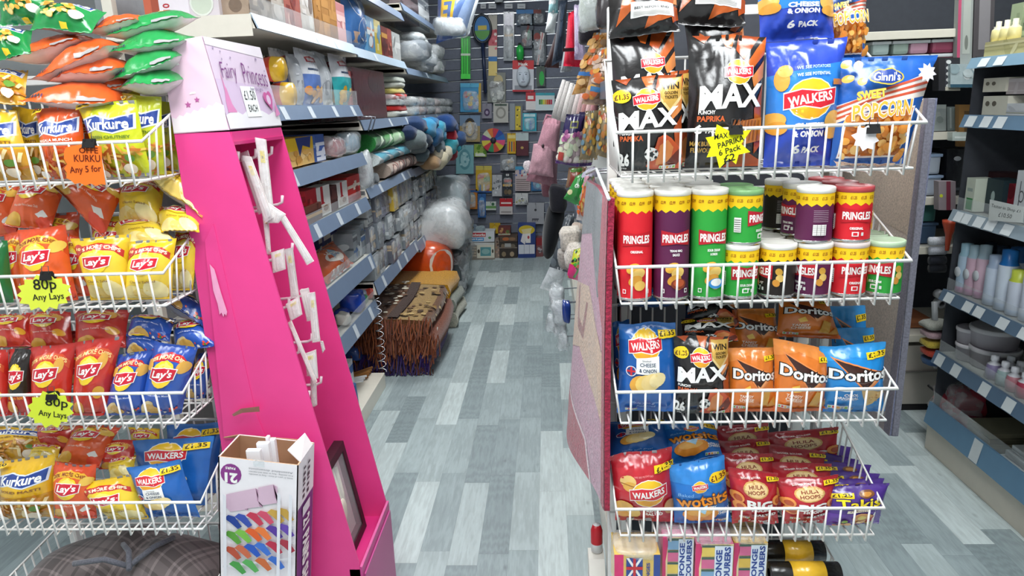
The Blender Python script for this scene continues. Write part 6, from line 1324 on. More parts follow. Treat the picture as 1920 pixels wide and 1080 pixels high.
for i in range(2): put(MB().tube([(XF + .02, 3.71 + .08 * i, 1.40), (XF + .045, 3.71 + .08 * i, 1.47), (XF - .01, 3.71 + .08 * i, 1.475), (XF - .02, 3.71 + .08 * i, 1.46)], .004, '#8a8d92', 6).build('rail_hook', STEEL), ['near', 'far'][i] + ' bent steel hook under the burgundy pack', 'hook', 'steel hooks')

# ---- bay two: burgundy pack, towels, hats
S = 1.455; Q1 = 'folded textiles on the towel shelf'
Y0, Y1 = y_for(676, XF, S), y_for(731, XF, S)
o = MB(); sl = slab(o, [(XF - .014, Y0, S + .004), (XF - .014, Y1, S + .004), (XF - .02, Y1, z_for(130, XF, 4.0)), (XF - .02, Y0, z_for(128, XF, 3.8))], .30, gen('#4a1620', ['#5a1c28', '#3a0f18'], 5, .8, 3), '#3f121b')
put(o.build('curtain_pack', FILM), 'burgundy curtain pack in glossy wrap standing on the towel shelf', 'curtain pack', Q1)
for i, (c, nm) in enumerate([('#c9cfc8', 'pale striped'), ('#b8302e', 'red'), ('#c4ccca', 'white'), ('#c8423a', 'bright red'), ('#b9ab62', 'olive yellow'), ('#c2c6bc', 'cream'), ('#a9b0a6', 'sage')]):
    bundle('folded_towel', 'towel', (XF - .10, y_for(742, XF - .06, S), S + .022 + i * .036), (.10, .17, .021), c, nm + ' folded towel, ' + ['lowest', 'second', 'third', 'fourth', 'fifth', 'sixth', 'topmost'][i] + ' of the stack by the burgundy pack', 'towels stacked by the burgundy pack', 120 + i, film=(1 if i in (2, 3) else 0), sq=.5)
for i, (px, c, nm) in enumerate([(768, '#a8a9a4', 'stone'), (785, '#b8a8a4', 'blush'), (800, '#9aa3a4', 'grey'), (812, '#c8b4b0', 'pale pink'), (824, '#a4a8a6', 'silver'), (836, '#8f9796', 'slate')]):
    for k in range(2): bundle('folded_towel', 'towel', (XF - .09, y_for(px, XF - .06, S), S + .035 + k * .065), (.09, .12, .033), c, f'{nm} wrapped towel, ' + ['lower', 'upper'][k] + ' of its pair on the towel shelf', 'wrapped towel pairs', 130 + i * 2 + k, film=1, sq=.5)
# leaf towels
S = 1.105; Q2 = 'printed beach towels'
def towel(px0, px1, zc, h, col, label, arta, seed):
    y0, y1 = y_for(px0, XF - .02, zc), y_for(px1, XF - .02, zc); n = 12
    prof = [(XF - .26, zc - h), (XF - .03, zc - h), (XF + .005, zc - h * .5), (XF + .012, zc), (XF + .005, zc + h * .5), (XF - .03, zc + h), (XF - .26, zc + h)]
    G = np.array([[(p[0] + .006 * math.sin(9 * t + seed), y0 + (y1 - y0) * t, p[1] + .004 * math.sin(7 * t + p[0] * 30 + seed)) for t in np.linspace(0, 1, 11)] for p in prof])
    mb = MB(); on_grid(mb, G, arta, col)
    for e in (0, -1): mb.add(G[:, e], [tuple(range(7)) if e else tuple(range(7))[::-1]], col)
    return put(mb.build('beach_towel', CLOTH), label, 'towel', Q2)
lf = Art(.5, '#2f7a3c', 10, 6); 
for k in range(7): lf.poly([(.05 + .14 * k, .02), (.16 + .14 * k, .2), (.12 + .14 * k, .48), (.02 + .13 * k, .3)], ['#1f5a2c', '#58a45a', '#a8cfa0', '#2a6a34'][k % 4]); lf.poly([(.06 + .14 * k, .1), (.13 + .14 * k, .25), (.12 + .14 * k, .42)], '#c8dcc0')
lf.done(); lt = Art(.5, '#c9d6d6', 10, 6)
for k in range(5): lt.ell(.12 + .2 * k, .25, .06, .2, '#4a9aae', .6); lt.ell(.2 + .2 * k, .3, .02, .18, '#2f6f8a', .9)
lt.done(); lb = Art(.5, '#b9aa9c', 10, 6)
for k in range(5): lb.ell(.12 + .2 * k, .22, .07, .14, '#6a3a30'); lb.ell(.12 + .2 * k, .24, .045, .1, '#d8b8a8'); lb.rect(.2 + .2 * k, .05, .22 + .2 * k, .45, '#8a2f2c')
lb.done()
towel(722, 784, S + .05, .045, '#a9988c', 'brown and cream figured beach towel, lowest of the folded three', lb, 1); towel(700, 786, S + .135, .038, '#cfd8d8', 'white and teal leaf beach towel between the green and the brown one', lt, 2); towel(694, 792, S + .225, .050, '#2f7a3c', 'green palm leaf beach towel on top of the folded three', lf, 3)
bundle('clear_bag', 'bag', (XF - .02, 3.74, S + .09), (.03, .05, .085), '#c9d0d2', 'crumpled clear bag beside the folded beach towels', Q2, 151, film=1, wob=.2, m=CLEARW)
bundle('grey_bowl', 'bowl', (XF - .04, 3.92, S + .03), (.04, .06, .03), '#5a6064', 'small dark grey bundle under the white towel', Q2, 152, film=0)
HT = [(764, 250, '#2c3a58', 'navy'), (778, 236, '#2f4468', 'dark blue'), (795, 240, '#3a8fb8', 'sky blue'), (806, 232, '#3577a8', 'mid blue'), (818, 240, '#4aa0bc', 'turquoise'), (832, 233, '#2c4a80', 'royal blue'), (846, 238, '#31548a', 'denim blue'), (790, 262, '#34404e', 'charcoal'), (806, 258, '#2f5f8a', 'steel blue'), (822, 256, '#3c7fa0', 'petrol blue'), (840, 254, '#a82a38', 'crimson'), (852, 262, '#2f4a74', 'ink blue'), (800, 276, '#28344a', 'midnight'), (816, 274, '#5a6a72', 'slate'), (838, 272, '#3fa0ae', 'teal'), (852, 276, '#44a8b8', 'aqua'), (815, 286, '#b8b09c', 'oatmeal'), (826, 290, '#c9c0a8', 'cream'), (845, 290, '#8a3038', 'wine'), (806, 304, '#a88a68', 'tan'), (818, 300, '#c8bfa4', 'ivory'), (790, 290, '#55646a', 'grey green'), (780, 272, '#6a777a', 'pewter'), (772, 262, '#737f80', 'ash')]
for i, (px, py, c, nm) in enumerate(HT):
    Y = 4.75 + (px - 764) / 90 * 1.25; p = at(px, py, Y); r = .075 + .02 * (i % 3)
    bundle('knitted_hat', 'hat', p, (r * .8, r * 1.15, r * .62), c, nm + ' knitted hat in the heap beyond the beach towels', 'knitted hats in the heap', 160 + i, film=0, wob=.16, sq=.8)
for i, (c, nm) in enumerate([('#8a8378', 'taupe'), ('#b8ad98', 'cream fringed'), ('#3a4656', 'navy'), ('#2f3e4e', 'dark slate')]):
    bundle('folded_throw', 'throw', (XF - .08, 5.55, 1.10 + .02 + i * .042), (.12, .42, .022), c, nm + ' folded throw, ' + ['lowest', 'second', 'third', 'topmost'][i] + ' of the far stack', 'folded throws in the far stack', 190 + i, film=0, sq=.4)

# ---- wrapped bedding, three layers along the lower shelf
Z0 = .60; rg = random.Random(5)
PALB = ['#8d9498', '#a3a9ab', '#7b838a', '#6a6f78', '#b4b8b6', '#5c5f6a', '#9a958e', '#8a8478']
row = 0
for k in range(17):
    y = 3.70 + k * .145
    z = Z0 if y < 4.94 else .57
    for lay in range(3):
        h = .135 + rg.uniform(-.012, .012); w = .132 + rg.uniform(-.01, .008); dx = rg.uniform(-.012, .02)
        c = rg.choice(PALB); acc = [rg.choice(['#c9ced0', '#55595e', '#6f6a90', '#b9a58a', '#d8dcdc']) for _ in range(3)]
        if lay == 2 and k == 4: c, acc = '#c9a83a', ['#e0cc78', '#8a7424']
        if lay == 2 and k in (2, 3): c, acc = '#4a4a72', ['#7a7aa0', '#2f2f50']
        X = XF - .02 + dx; zz = z + .002 + lay * .148
        mb = MB(); a = gen(c, acc, k * 3 + lay, 1.0, 4); slab(mb, [(X, y, zz), (X, y + w, zz), (X - .004, y + w, zz + h), (X - .004, y, zz + h)], .24, a, c); G = flat_grid([(X - .24, y - .0006, zz), (X, y - .0006, zz), (X - .004, y - .0006, zz + h), (X - .24, y - .0006, zz + h)]); on_grid(mb, G, gen(c, acc, k * 5 + lay, .6, 3), smooth=False)
        o = put(mb.build('bedding_pack', FILM), f'wrapped bedding pack {["lowest", "second layer", "top layer"][lay]}, ' + ['nearest the pink stand' if k == 0 else '', f'column {k + 1} along the aisle shelf'][1 if k else 0], 'bedding pack', 'wrapped bedding packs on the lower shelf')
        if lay != 1 or k < 9: MB().blob((X - .12, y + w / 2, zz + h / 2), (.128, w / 2 + .003, h / 2 + .002), '#e0e4e6', 12, 8, .04, k + lay, sq=.32).build('clear_wrap', CLEAR, o)
# ---- pile on the floor
R1 = 'folded rugs on the floor'
def rug(x0, x1, y0, y1, z0, z1, cols, label, fringe=None, sag=.03, arta=None, seed=1):
    n = 10; G = []
    prof = [(x0, z0), (x1 - .02, z0), (x1, (z0 + z1) / 2), (x1 - .02, z1), (x0, z1)]
    nyy = 14
    def pt(p, t):
        d = sag * (math.sin(3 * t + seed) * .3 - (max(0, (p[0] - x0) / (x1 - x0) - .5) * 2) ** 2 * (1 if p[1] > z0 else 1) * .6)
        return (p[0] + .012 * math.sin(5 * t + seed), y0 + (y1 - y0) * t, max(z0 if z0 < .01 else p[1] + d, p[1] + d))
    # dense top
    pp = [prof[0], prof[1], prof[2]] + [(x1 - .02 - (x1 - .02 - x0) * k / 8, z1) for k in range(9)]
    G = np.array([[pt(p, t) for t in np.linspace(0, 1, nyy)] for p in pp])
    mb = MB(); on_grid(mb, G, arta, cols)
    for e in (0, -1):
        mb.add(G[:, e], [tuple(range(len(pp)))[::-1] if e == 0 else tuple(range(len(pp)))], cols)
    o = put(mb.build('folded_rug', PLUSH), label, 'rug', R1)
    if fringe:
        f = MB(); r2 = random.Random(seed)
        for k in range(150):
            x = x0 + (x1 - x0) * r2.random(); zt = z0 + (z1 - z0) * (r2.random() ** .6); f.tube([(x, y0 + .004, zt), (x + r2.uniform(-.012, .012), y0 - .02 - r2.random() * .02, zt - .03), (x + r2.uniform(-.02, .02), y0 - .03 - r2.random() * .03, max(.004, zt - .07 - r2.random() * .05))], .0035, r2.choice(fringe), 4, cap=False)
        f.build('fringe', CLOTH, o)
    return o
pers = Art(1.1, '#5a3a24', 10, 10); pers.rect(.0, .0, 1, .12, '#6a3a22'); pers.rect(0, .12, 1, .5, '#9a7c4a'); pers.blobs(.02, .14, .98, .5, 60, ['#6a4a2a', '#b89a62', '#8a6a38', '#4a3018'], .015, .03, 4); pers.rect(0, .50, 1, .58, '#3a241a'); pers.blobs(.02, .58, .98, .98, 90, ['#cfc9b4', '#2a1c18', '#e0dac8', '#6a4a34'], .012, .03, 6); pers.done()
rug(-1.36, -.70, 3.86, 4.62, .004, .125, '#3a2464', 'purple and brown fringed rug folded lowest on the floor', ['#3a2a6a', '#2c1f52', '#5a3020'], seed=5)
rug(-1.36, -.66, 3.86, 4.62, .135, .25, '#7a4028', 'brown fringed rug folded in the middle of the floor pile', ['#8a4a2a', '#7a3c22', '#6a3420', '#9a5a34'], seed=5)
rug(-1.36, -.70, 3.87, 4.63, .262, .34, '#6a4428', 'oriental patterned brown rug folded on top of the fringed ones', ['#8a4a2a', '#6a3420'], arta=pers, seed=5)
rug(-1.36, -.66, 4.72, 5.20, .004, .12, '#b5b3a2', 'cream patterned rug folded under the gold one', None, seed=9)
rug(-1.36, -.67, 4.74, 5.18, .125, .21, '#8a8f84', 'grey green rug folded between the cream and gold ones', None, seed=9)
rug(-1.36, -.70, 4.70, 5.16, .215, .33, '#c08a22', 'gold plush rug folded on top of its pile', None, seed=9)
o = MB().box(-.685, -.683, 3.98, 4.01, .215, .235, '#e8e6e0').build('rug_tag', CARD); put(o, 'small white tag on the brown fringed rug', 'tag')
# bags of bedding
o = MB().blob((-.98, 5.32, .36), (.22, .20, .17), '#d2501e', 22, 14, .05, 4, sq=.7).build('duvet_sack', FILM); put(o, 'orange duvet sack with a white oval panel behind the gold rug', 'duvet sack', 'bagged bedding at the end of the aisle')
m = MB()
V = []; 
for k in range(20):
    t = math.pi * 2 * k / 20; V.append((math.cos(t), math.sin(t)))
def onblob(c, r, sq, u, v, e):
    th = math.pi / 2 - v; d = np.array([math.cos(v) * math.cos(u), math.cos(v) * math.sin(u), math.sin(v)]); d = np.sign(d) * np.abs(d) ** sq; return np.asarray(c) + d * np.asarray(r) * e
for (r0, c, e) in ((.62, '#e4ddd4', 1.02), (.40, '#d2501e', 1.03)): m.add([onblob((-.98, 5.32, .36), (.22, .20, .17), .7, -.75 + a_ * r0, b_ * r0 * .9, e + .03) for a_, b_ in V], [tuple(range(20))], c)
fixn(m.build('white_panel', FILM, o))
bundle('pillow_sack', 'pillow', (-.86, 5.55, .60), (.20, .31, .17), '#d6d8d8', 'big white pillow sack in clear wrap bulging into the aisle', 'bagged bedding at the end of the aisle', 204, film=1, sq=.6, wob=.2, m=FILM)
bundle('pillow_sack', 'pillow', (-.92, 6.25, .72), (.20, .24, .19), '#b4c0c4', 'pale striped pillow sack behind the big white one', 'bagged bedding at the end of the aisle', 205, film=1, sq=.6, wob=.15, m=FILM)
bundle('black_sack', 'sack', (-.87, 5.72, .22), (.19, .24, .22), '#3c4246', 'dark grey crinkled sack on the floor under the white pillow', 'bagged bedding at the end of the aisle', 206, film=1, wob=.2, m=FILM)
bundle('black_sack', 'sack', (-.93, 6.3, .27), (.20, .26, .26), '#33383c', 'darker sack standing behind the dark grey one', 'bagged bedding at the end of the aisle', 207, film=0, wob=.2, m=FILM)

# ================================================================== slatted back wall with hanging goods
YB = 7.25
def slatwall():
    t = empty('slatwall_panel', (-.5, YB + .04, 0), 'dark slate slatwall panel across the end of the aisle, hung with small goods', 'slatwall')
    z = .012
    k = 0
    while z < CEIL - .1:
        MB().box(-1.50, .75, YB + .030, YB + .055, z, z + .090, ['#727784', '#757a87', '#6f7481'][k % 3], .003).build('slat', MATTE, t)
        MB().box(-1.50, .75, YB + .046, YB + .058, z + .092, z + .100, '#c4cace').build('groove_insert', STEEL, t)
        z += .103; k += 1
    MB().box(-1.50, .75, YB + .058, YB + .09, 0, CEIL - .02, '#3a3d44').build('backing_board', MATTE, t)
    return t
slatwall()
GB = 'goods hanging on the slatwall'
def q4(x0, y0, x1, y1, Y): return [at(x0, y1, Y), at(x1, y1, Y), at(x1, y0, Y), at(x0, y0, Y)]
def hang(name, cat, x0, y0, x1, y1, label, bg, fn=None, Y=YB - .02, bulge=0.0, m=None, group=GB, th=.006, clear=True, hook=True):
    """A carded item on a peg: printed card, clear bubble and the peg itself."""
    q = q4(x0, y0, x1, y1, Y); W = q[1][0] - q[0][0]; Hh = q[3][2] - q[0][2]
    a = Art(Hh / W, bg, 1, 1)
    if fn: fn(a, Hh / W)
    a.done(); mb = MB(); slab(mb, q, th, a, bg); o = put(mb.build(name, m or CARD), label, cat, group)
    if clear and bulge:
        c = sum(q) / 4; MB().blob((c[0], Y - .002, c[2] - Hh * .1), (W * .40, bulge, Hh * .34), '#dfe6ea', 14, 10, .06, len(label), sq=.5).build('blister', CLEAR, o)
    if hook:
        p = (q[2] + q[3]) / 2; MB().tube([(p[0], YB + .03, p[2] - .012), (p[0], Y - .05, p[2] - .008), (p[0], Y - .055, p[2] + .004)], .0025, '#c9ccd0', 5).build('peg', STEEL, o)
    return o
def marks(*items):
    def f(a, A):
        for it in items:
            k = it[0]
            if k == 'r': a.rect(it[1], it[2] * A, it[3], it[4] * A, it[5])
            elif k == 'e': a.ell(it[1], it[2] * A, it[3], it[4] * A, it[5], it[6] if len(it) > 6 else 0)
            elif k == 't': a.text(it[1], it[2], it[3] * A, it[4], it[5] * A, it[6], bold=.03)
            elif k == 'b': a.blobs(it[1], it[2] * A, it[3], it[4] * A, it[5], it[6], it[7], it[8], it[9])
            elif k == 'p': a.poly([(x, y * A) for x, y in it[1]], it[2])
    return f
# long toys, nets and bottles of the upper rows
hang('green_toy_swords', 'toy', 864, 68, 882, 148, 'bright green toy pack hanging beside the duvet bag', '#2f9a3a', marks(('r', .08, .1, .24, .95, '#46e04a'), ('r', .34, .1, .5, .95, '#3fd044'), ('r', .6, .1, .76, .95, '#4ce850'), ('r', .0, .0, 1, .12, '#5af05c'), ('r', 0, .55, 1, .6, '#d8e8d0')), m=FILM)
r_ = MB(); c = at(904, 54, 7.2); ring = [(c[0] + .085 * math.sin(t), 7.2, c[2] + .125 * math.cos(t)) for t in np.linspace(0, 2 * math.pi, 28, endpoint=False)]
r_.tube(ring, .012, '#20262e', 8, closed=True); o = put(r_.build('racket', PLAS), 'black racket with blue and green label hanging between the green toy and the bat', 'racket', GB)
m_ = MB(); q = [(c[0] + .078 * math.sin(t), 7.2, c[2] + .115 * math.cos(t)) for t in np.linspace(0, 2 * math.pi, 28, endpoint=False)]; m_.add(q, [tuple(range(28))], '#3a7ab8'); m_.add([(c[0] + .076 * math.sin(t), 7.199, c[2] + .1 * math.cos(t)) for t in np.linspace(math.pi * .55, math.pi * 1.45, 14)], [tuple(range(14))], '#5a9a4a'); m_.add([(x_, 7.1985, z_) for x_, z_ in ((c[0] - .04, c[2] - .01), (c[0] + .045, c[2] - .01), (c[0] + .045, c[2] + .03), (c[0] - .04, c[2] + .03))], [(0, 1, 2, 3)], '#c8b44a'); m_.build('string_label', CARD, o)
MB().tube([(c[0], 7.2, c[2] - .13), (c[0] + .004, 7.2, c[2] - .36), (c[0] + .004, 7.2, c[2] - .60)], [.020, .017, .019], '#1c2a4a', 10).build('handle', PLAS, o)
MB().tube([(c[0] + .004, YB + .03, c[2] + .15), (c[0], 7.15, c[2] + .15)], .003, '#c9ccd0', 5).build('peg', STEEL, o)
hang('toy_bat', 'toy', 916, 28, 932, 142, 'slim toy bat printed red, pink, blue and cream', '#d8c9b4', marks(('r', 0, .75, 1, 1, '#b9b4a8'), ('r', 0, .5, 1, .76, '#c8606a'), ('b', .1, .4, .9, .8, 10, ['#d8707a', '#e8d8d0', '#b8404a'], .12, .2, 3), ('r', 0, .24, 1, .32, '#3a7ab8'), ('r', 0, 0, 1, .24, '#e0c878')))
hang('umbrella_pack', 'umbrella', 944, 22, 964, 114, 'grey folded umbrella in a clear sleeve', '#7c8488', marks(('r', .1, .65, .9, .98, '#a9a4b4'), ('r', .1, .5, .9, .56, '#c8a060'), ('r', .3, .05, .42, .5, '#4f585e'), ('r', .55, .05, .68, .5, '#a3abae')), bulge=.03, m=FILM)
hang('blue_header_pack', 'packet', 968, 18, 1000, 48, 'clear packet with a blue header card', '#4b5a68', marks(('r', 0, .75, 1, 1, '#3f79b0'), ('b', .1, .1, .9, .7, 10, ['#8a9aa4', '#2a343c', '#c4ccd0'], .05, .1, 2)), bulge=.02)
hang('red_header_pack', 'packet', 998, 18, 1022, 46, 'clear packet with a dark red header card', '#3f4850', marks(('r', .1, .74, .7, 1, '#7a3a34'), ('b', .1, .1, .9, .7, 9, ['#7a868e', '#2a343c', '#aab4b8'], .06, .1, 4)), bulge=.02)
hang('garden_tool_set', 'tool set', 976, 44, 1000, 90, 'red and green garden tool set in a clear bag', '#48505a', marks(('p', [(.2, .1), (.4, .05), (.7, .9), (.55, .95)], '#6a2f2c'), ('p', [(.55, .3), (.8, .5), (.7, .8), (.5, .6)], '#2f8a5a'), ('e', .3, .3, .2, .1, '#7a3a34')), bulge=.03)
o = MB(); c = at(975, 98, 7.19); o.lathe([(0, -.075), (.032, -.07), (.038, .0), (.034, .045), (.016, .065), (.016, .085), (0, .088)], c, ['#1f8a3a', '#28a848', '#30b850', '#28a848', '#2a3a2e', '#1c241e'], 18); put(o.build('spray_bottle', PLAS), 'green bottle hanging above the white face mask', 'bottle', GB)
hang('net_pack', 'packet', 998, 56, 1024, 122, 'red and white striped stick pack hanging under the dark red header', '#4d555c', marks(('p', [(.3, 0), (.45, 0), (.9, .9), (.6, .95)], '#d8d0cc'), ('p', [(.36, 0), (.4, 0), (.78, .92), (.72, .92)], '#b8383c'), ('e', .35, .8, .25, .12, '#8a3a34'), ('b', 0, .1, .6, .7, 10, ['#98a2a8', '#2f373d'], .06, .12, 8)), bulge=.03)
# face mask pack with a moulded face
o = hang('face_mask_pack', 'face mask', 961, 113, 1001, 172, 'white moulded face mask on a red and white card', '#c9ccd2', marks(('r', 0, .72, 1, 1, '#c8383c'), ('r', 0, 0, 1, .06, '#b8303a'), ('r', .1, .06, .9, .2, '#8f949c'), ('t', 'Mask', .5, .88, .45, .1, WHT)))
c = at(981, 143, 7.2); Fm = MB(); Fm.blob((c[0], 7.205, c[2]), (.066, .05, .098), '#cfd8e2', 20, 16, 0, 1, sq=.92)
Fm.blob((c[0], 7.155, c[2] - .012), (.010, .020, .026), '#cfd8e2', 10, 8, 0, 1); Fm.blob((c[0], 7.158, c[2] - .050), (.019, .008, .007), '#b9bcc8', 10, 6, 0, 1)
for s_ in (-1, 1): Fm.blob((c[0] + s_ * .026, 7.163, c[2] + .016), (.013, .006, .006), '#5f6a78', 10, 6, 0, 1); Fm.tube([(c[0] + s_ * .012, 7.160, c[2] + .032), (c[0] + s_ * .028, 7.158, c[2] + .037), (c[0] + s_ * .042, 7.168, c[2] + .030)], .003, '#aab4c0', 5)
Fm.build('mask', MATTE, o)
hang('toy_pack', 'toy', 863, 156, 902, 210, 'blue toy pack with a red figure and yellow edge', '#4a9ac8', marks(('e', .28, .6, .1, .12, '#c8383c'), ('b', .3, .15, .95, .7, 16, ['#8a7ab8', '#c88a6a', '#e8c85a', '#d8d8e8', '#5ab8e0'], .06, .13, 3), ('r', .88, 0, 1, 1, '#c9a84a'), ('r', 0, .86, .9, 1, '#62b8dc')), bulge=.02)
hang('gripper_set', 'tool set', 914, 136, 948, 192, 'tan and white clip set on a clear card', '#7f827c', marks(('e', .6, .75, .25, .18, '#b8aa80'), ('p', [(.1, .45), (.9, .6), (.85, .7), (.1, .56)], '#4a4438'), ('b', .15, .05, .85, .4, 9, ['#d8d8d0', '#c0c4bc', '#a8aca4'], .1, .16, 6)), bulge=.03)
hang('purple_tag_pack', 'packet', 904, 194, 922, 222, 'small grey pack with a purple emblem', '#8a8894', marks(('e', .5, .4, .3, .25, '#4a3a5a'), ('e', .5, .4, .15, .12, '#a89ab4')))
hang('chain_pack', 'packet', 925, 193, 953, 230, 'pale carded chain on the slatwall', '#b9b8b0', marks(('e', .5, .5, .34, .3, '#8f8e86'), ('e', .5, .5, .22, .2, '#b9b8b0'), ('r', .1, .85, .9, .95, '#4a5a50')))
hang('ruler_pack', 'packet', 955, 194, 980, 244, 'long yellow and grey scale pack', '#6d7478', marks(('r', .45, 0, .85, .9, '#c8b23a'), ('b', .5, .1, .8, .85, 8, ['#4a4a2a', '#e8d86a'], .05, .08, 2), ('r', .05, 0, .4, 1, '#8d959a')))
hang('red_white_carton', 'packet', 986, 173, 1004, 206, 'small red and white pack beside the marker set', '#d9d6d4', marks(('r', 0, .5, 1, 1, '#b8303a'), ('r', .2, .6, .8, .8, '#e8d8d4')), clear=False)
hang('marker_set', 'pen set', 1004, 174, 1040, 207, 'pen set card with a row of rainbow colours', '#c9d8da', marks(('r', 0, .85, 1, 1, '#3a9aa8'), *[('r', .18 + .1 * k, .34, .27 + .1 * k, .62, c) for k, c in enumerate(['#2a6a3a', '#5a9a3a', '#c8c83a', '#c89a3a', '#c85a2a', '#b8302a', '#b83a5a'])]))
hang('turquoise_pack', 'packet', 980, 212, 1006, 246, 'turquoise bottle set on a blue card', '#3aa0b4', marks(('r', .25, .1, .42, .65, '#7ad0d8'), ('r', .5, .1, .68, .6, '#2f7ab0'), ('r', .1, .8, .9, .95, '#bfe0e4')), bulge=.02)
hang('bead_pack', 'packet', 862, 216, 900, 266, 'sand coloured card with a dark oval cord lock, next to the hats', '#a89468', marks(('r', 0, .6, 1, 1, '#7a94b0'), ('e', .5, .52, .3, .38, '#3a3430'), ('e', .5, .5, .2, .28, '#c9a860'), ('e', .5, .5, .1, .22, '#d8d4cc')), bulge=.02)
# round pinwheel target
o = MB(); c = at(925, 263, 7.19); R_ = .118
PW = ['#c83a4a', '#2f4a9a', '#2a6ab0', '#d8507a', '#c8b43a', '#c84a3a', '#3a8a5a', '#c8384a', '#d8c84a', '#7a3a8a', '#c8d0b0', '#d87a3a']
for k in range(12):
    t0, t1 = math.pi * 2 * k / 12, math.pi * 2 * (k + 1) / 12
    pts = [(c[0] + r * math.sin(t), 7.19, c[2] + r * math.cos(t)) for r, t in ((.03, t0), (R_, t0), (R_, (t0 + t1) / 2), (R_, t1), (.03, t1))]; o.add(pts + [(p[0], 7.196, p[2]) for p in pts], [(0, 1, 2, 3, 4), (9, 8, 7, 6, 5)], PW[k])
o.lathe([(0, -.008), (.03, -.006), (.03, .004), (0, .006)], (c[0], 7.188, c[2]), '#3a3a44', 16, axis=1); o = put(fixn(o.build('target_wheel', CARD)), 'round multicoloured target wheel hanging on the slatwall', 'toy', GB)
MB().tube([(c[0], YB + .03, c[2] + .1), (c[0], 7.17, c[2] + .1)], .003, '#c9ccd0', 5).build('peg', STEEL, o)
hang('sky_pattern_pack', 'packet', 855, 272, 888, 326, 'pale teal embossed pack hanging by the fringed throws', '#7fb4ba', marks(('e', .5, .5, .34, .36, '#5f98a2'), ('e', .5, .5, .24, .26, '#9cc8cc'), ('b', .2, .2, .8, .8, 8, ['#5f98a2', '#a8d0d2'], .06, .1, 3)))
hang('green_pack', 'packet', 889, 270, 912, 294, 'small green and white pack beside the target wheel', '#8aa84a', marks(('r', .1, .05, .9, .3, '#d8dcd0'), ('b', .1, .3, .9, .9, 6, ['#5a8a2a', '#c8d88a'], .1, .18, 2)))
hang('screwdriver_pack', 'tool set', 951, 250, 968, 288, 'yellow card of small screwdrivers with red and blue handles', '#d0a82a', marks(('r', .2, .1, .32, .6, '#b8382a'), ('r', .45, .1, .57, .6, '#2f4a8a'), ('r', .7, .1, .82, .6, '#b8382a'), ('r', .1, .75, .9, .92, '#e8d88a')))
hang('tea_towel_pack', 'packet', 967, 249, 991, 292, 'maroon pack with a pale header card', '#5a2a34', marks(('r', 0, .66, 1, 1, '#b9c8c8'), ('e', .5, .35, .12, .06, '#b89a5a')))
hang('cutter_pack', 'tool set', 938, 290, 968, 320, 'grey pack of metal clips with silver bubbles', '#7c8084', marks(('b', .1, .1, .9, .8, 10, ['#b8bcc0', '#4f555a', '#c8a860'], .08, .14, 5)), bulge=.02)
hang('paint_set', 'toy', 892, 311, 922, 361, 'yellow card with red and green toy guns and bottles', '#c9a52e', marks(('r', 0, .85, 1, 1, '#c8b85a'), ('p', [(.1, .5), (.5, .55), (.5, .68), (.12, .66)], '#c83a2e'), ('p', [(.5, .4), (.9, .44), (.88, .6), (.5, .56)], '#5a9a3a'), ('r', .2, .06, .34, .3, '#2f6a9a'), ('r', .46, .06, .58, .32, '#d8d8d0'), ('r', .7, .06, .82, .28, '#b8302a'), ('r', 0, 0, 1, .06, '#2f5a9a')), bulge=.02)
hang('foil_strip_pack', 'packet', 923, 328, 941, 368, 'tall silver patterned pack on a white card', '#b4b6ba', marks(('b', .1, .1, .9, .9, 18, ['#7c8086', '#d8dadc', '#5f646a'], .08, .14, 6)))
hang('brush_set', 'packet', 942, 326, 961, 352, 'dark pack with three red tipped brushes', '#2c3238', marks(('r', .35, .85, .65, 1, '#c8c8c8'), ('e', .3, .5, .14, .12, '#b8483a'), ('e', .55, .5, .14, .12, '#c8584a'), ('e', .8, .5, .14, .12, '#b8483a'), ('r', .05, .1, .95, .26, '#c8a04a')), bulge=.02)
hang('coin_bank_pack', 'packet', 942, 352, 961, 368, 'lower dark pack with two brown discs', '#34383e', marks(('e', .35, .5, .2, .3, '#6a5a44'), ('e', .7, .5, .2, .3, '#7a6a50')))
hang('letter_set', 'toy', 966, 312, 994, 358, 'letter set card with blue heading and grid of letters', '#c3b4b4', marks(('r', 0, .86, 1, 1, '#4a9ac0'), ('b', .05, .55, .95, .84, 14, ['#b8404a', '#d8d8d8', '#4a6aa8'], .06, .09, 2), *[('r', .05, .06 + .08 * k, .95, .09 + .08 * k, '#8a7c7c') for k in range(6)]))
hang('fishing_toy', 'toy', 996, 318, 1027, 358, 'blue and yellow sea toy pack', '#2f6a9a', marks(('r', 0, .9, 1, 1, '#c8b04a'), ('r', 0, .55, .7, .88, '#a8946a'), ('e', .6, .45, .2, .14, '#c8a84a'), ('e', .4, .25, .12, .1, '#5ab0c8')), bulge=.02)
hang('rope_toy', 'toy', 866, 355, 895, 392, 'orange and tan net toy pack near the white pillow sacks', '#b8742e', marks(('e', .3, .4, .2, .2, '#c8401e'), ('e', .65, .55, .24, .3, '#8a9a9a'), ('e', .65, .55, .14, .18, '#c8a24a'), ('r', .1, .85, .9, .98, '#3a5a8a')), bulge=.02)
hang('blue_pump_pack', 'packet', 896, 363, 911, 408, 'blue tall bottle brush pack', '#2f5f9a', marks(('e', .5, .75, .3, .1, '#5a94c8'), ('e', .5, .35, .34, .2, '#4a80b8'), ('r', .4, .1, .6, .7, '#1f4474')), bulge=.02)
hang('green_stripe_pack', 'packet', 911, 378, 930, 394, 'small white and green pack beside the blue brush', '#c3cbc4', marks(('r', 0, .2, 1, .5, '#6a9a5a'), ('e', .7, .7, .15, .18, '#3a6a4a')))
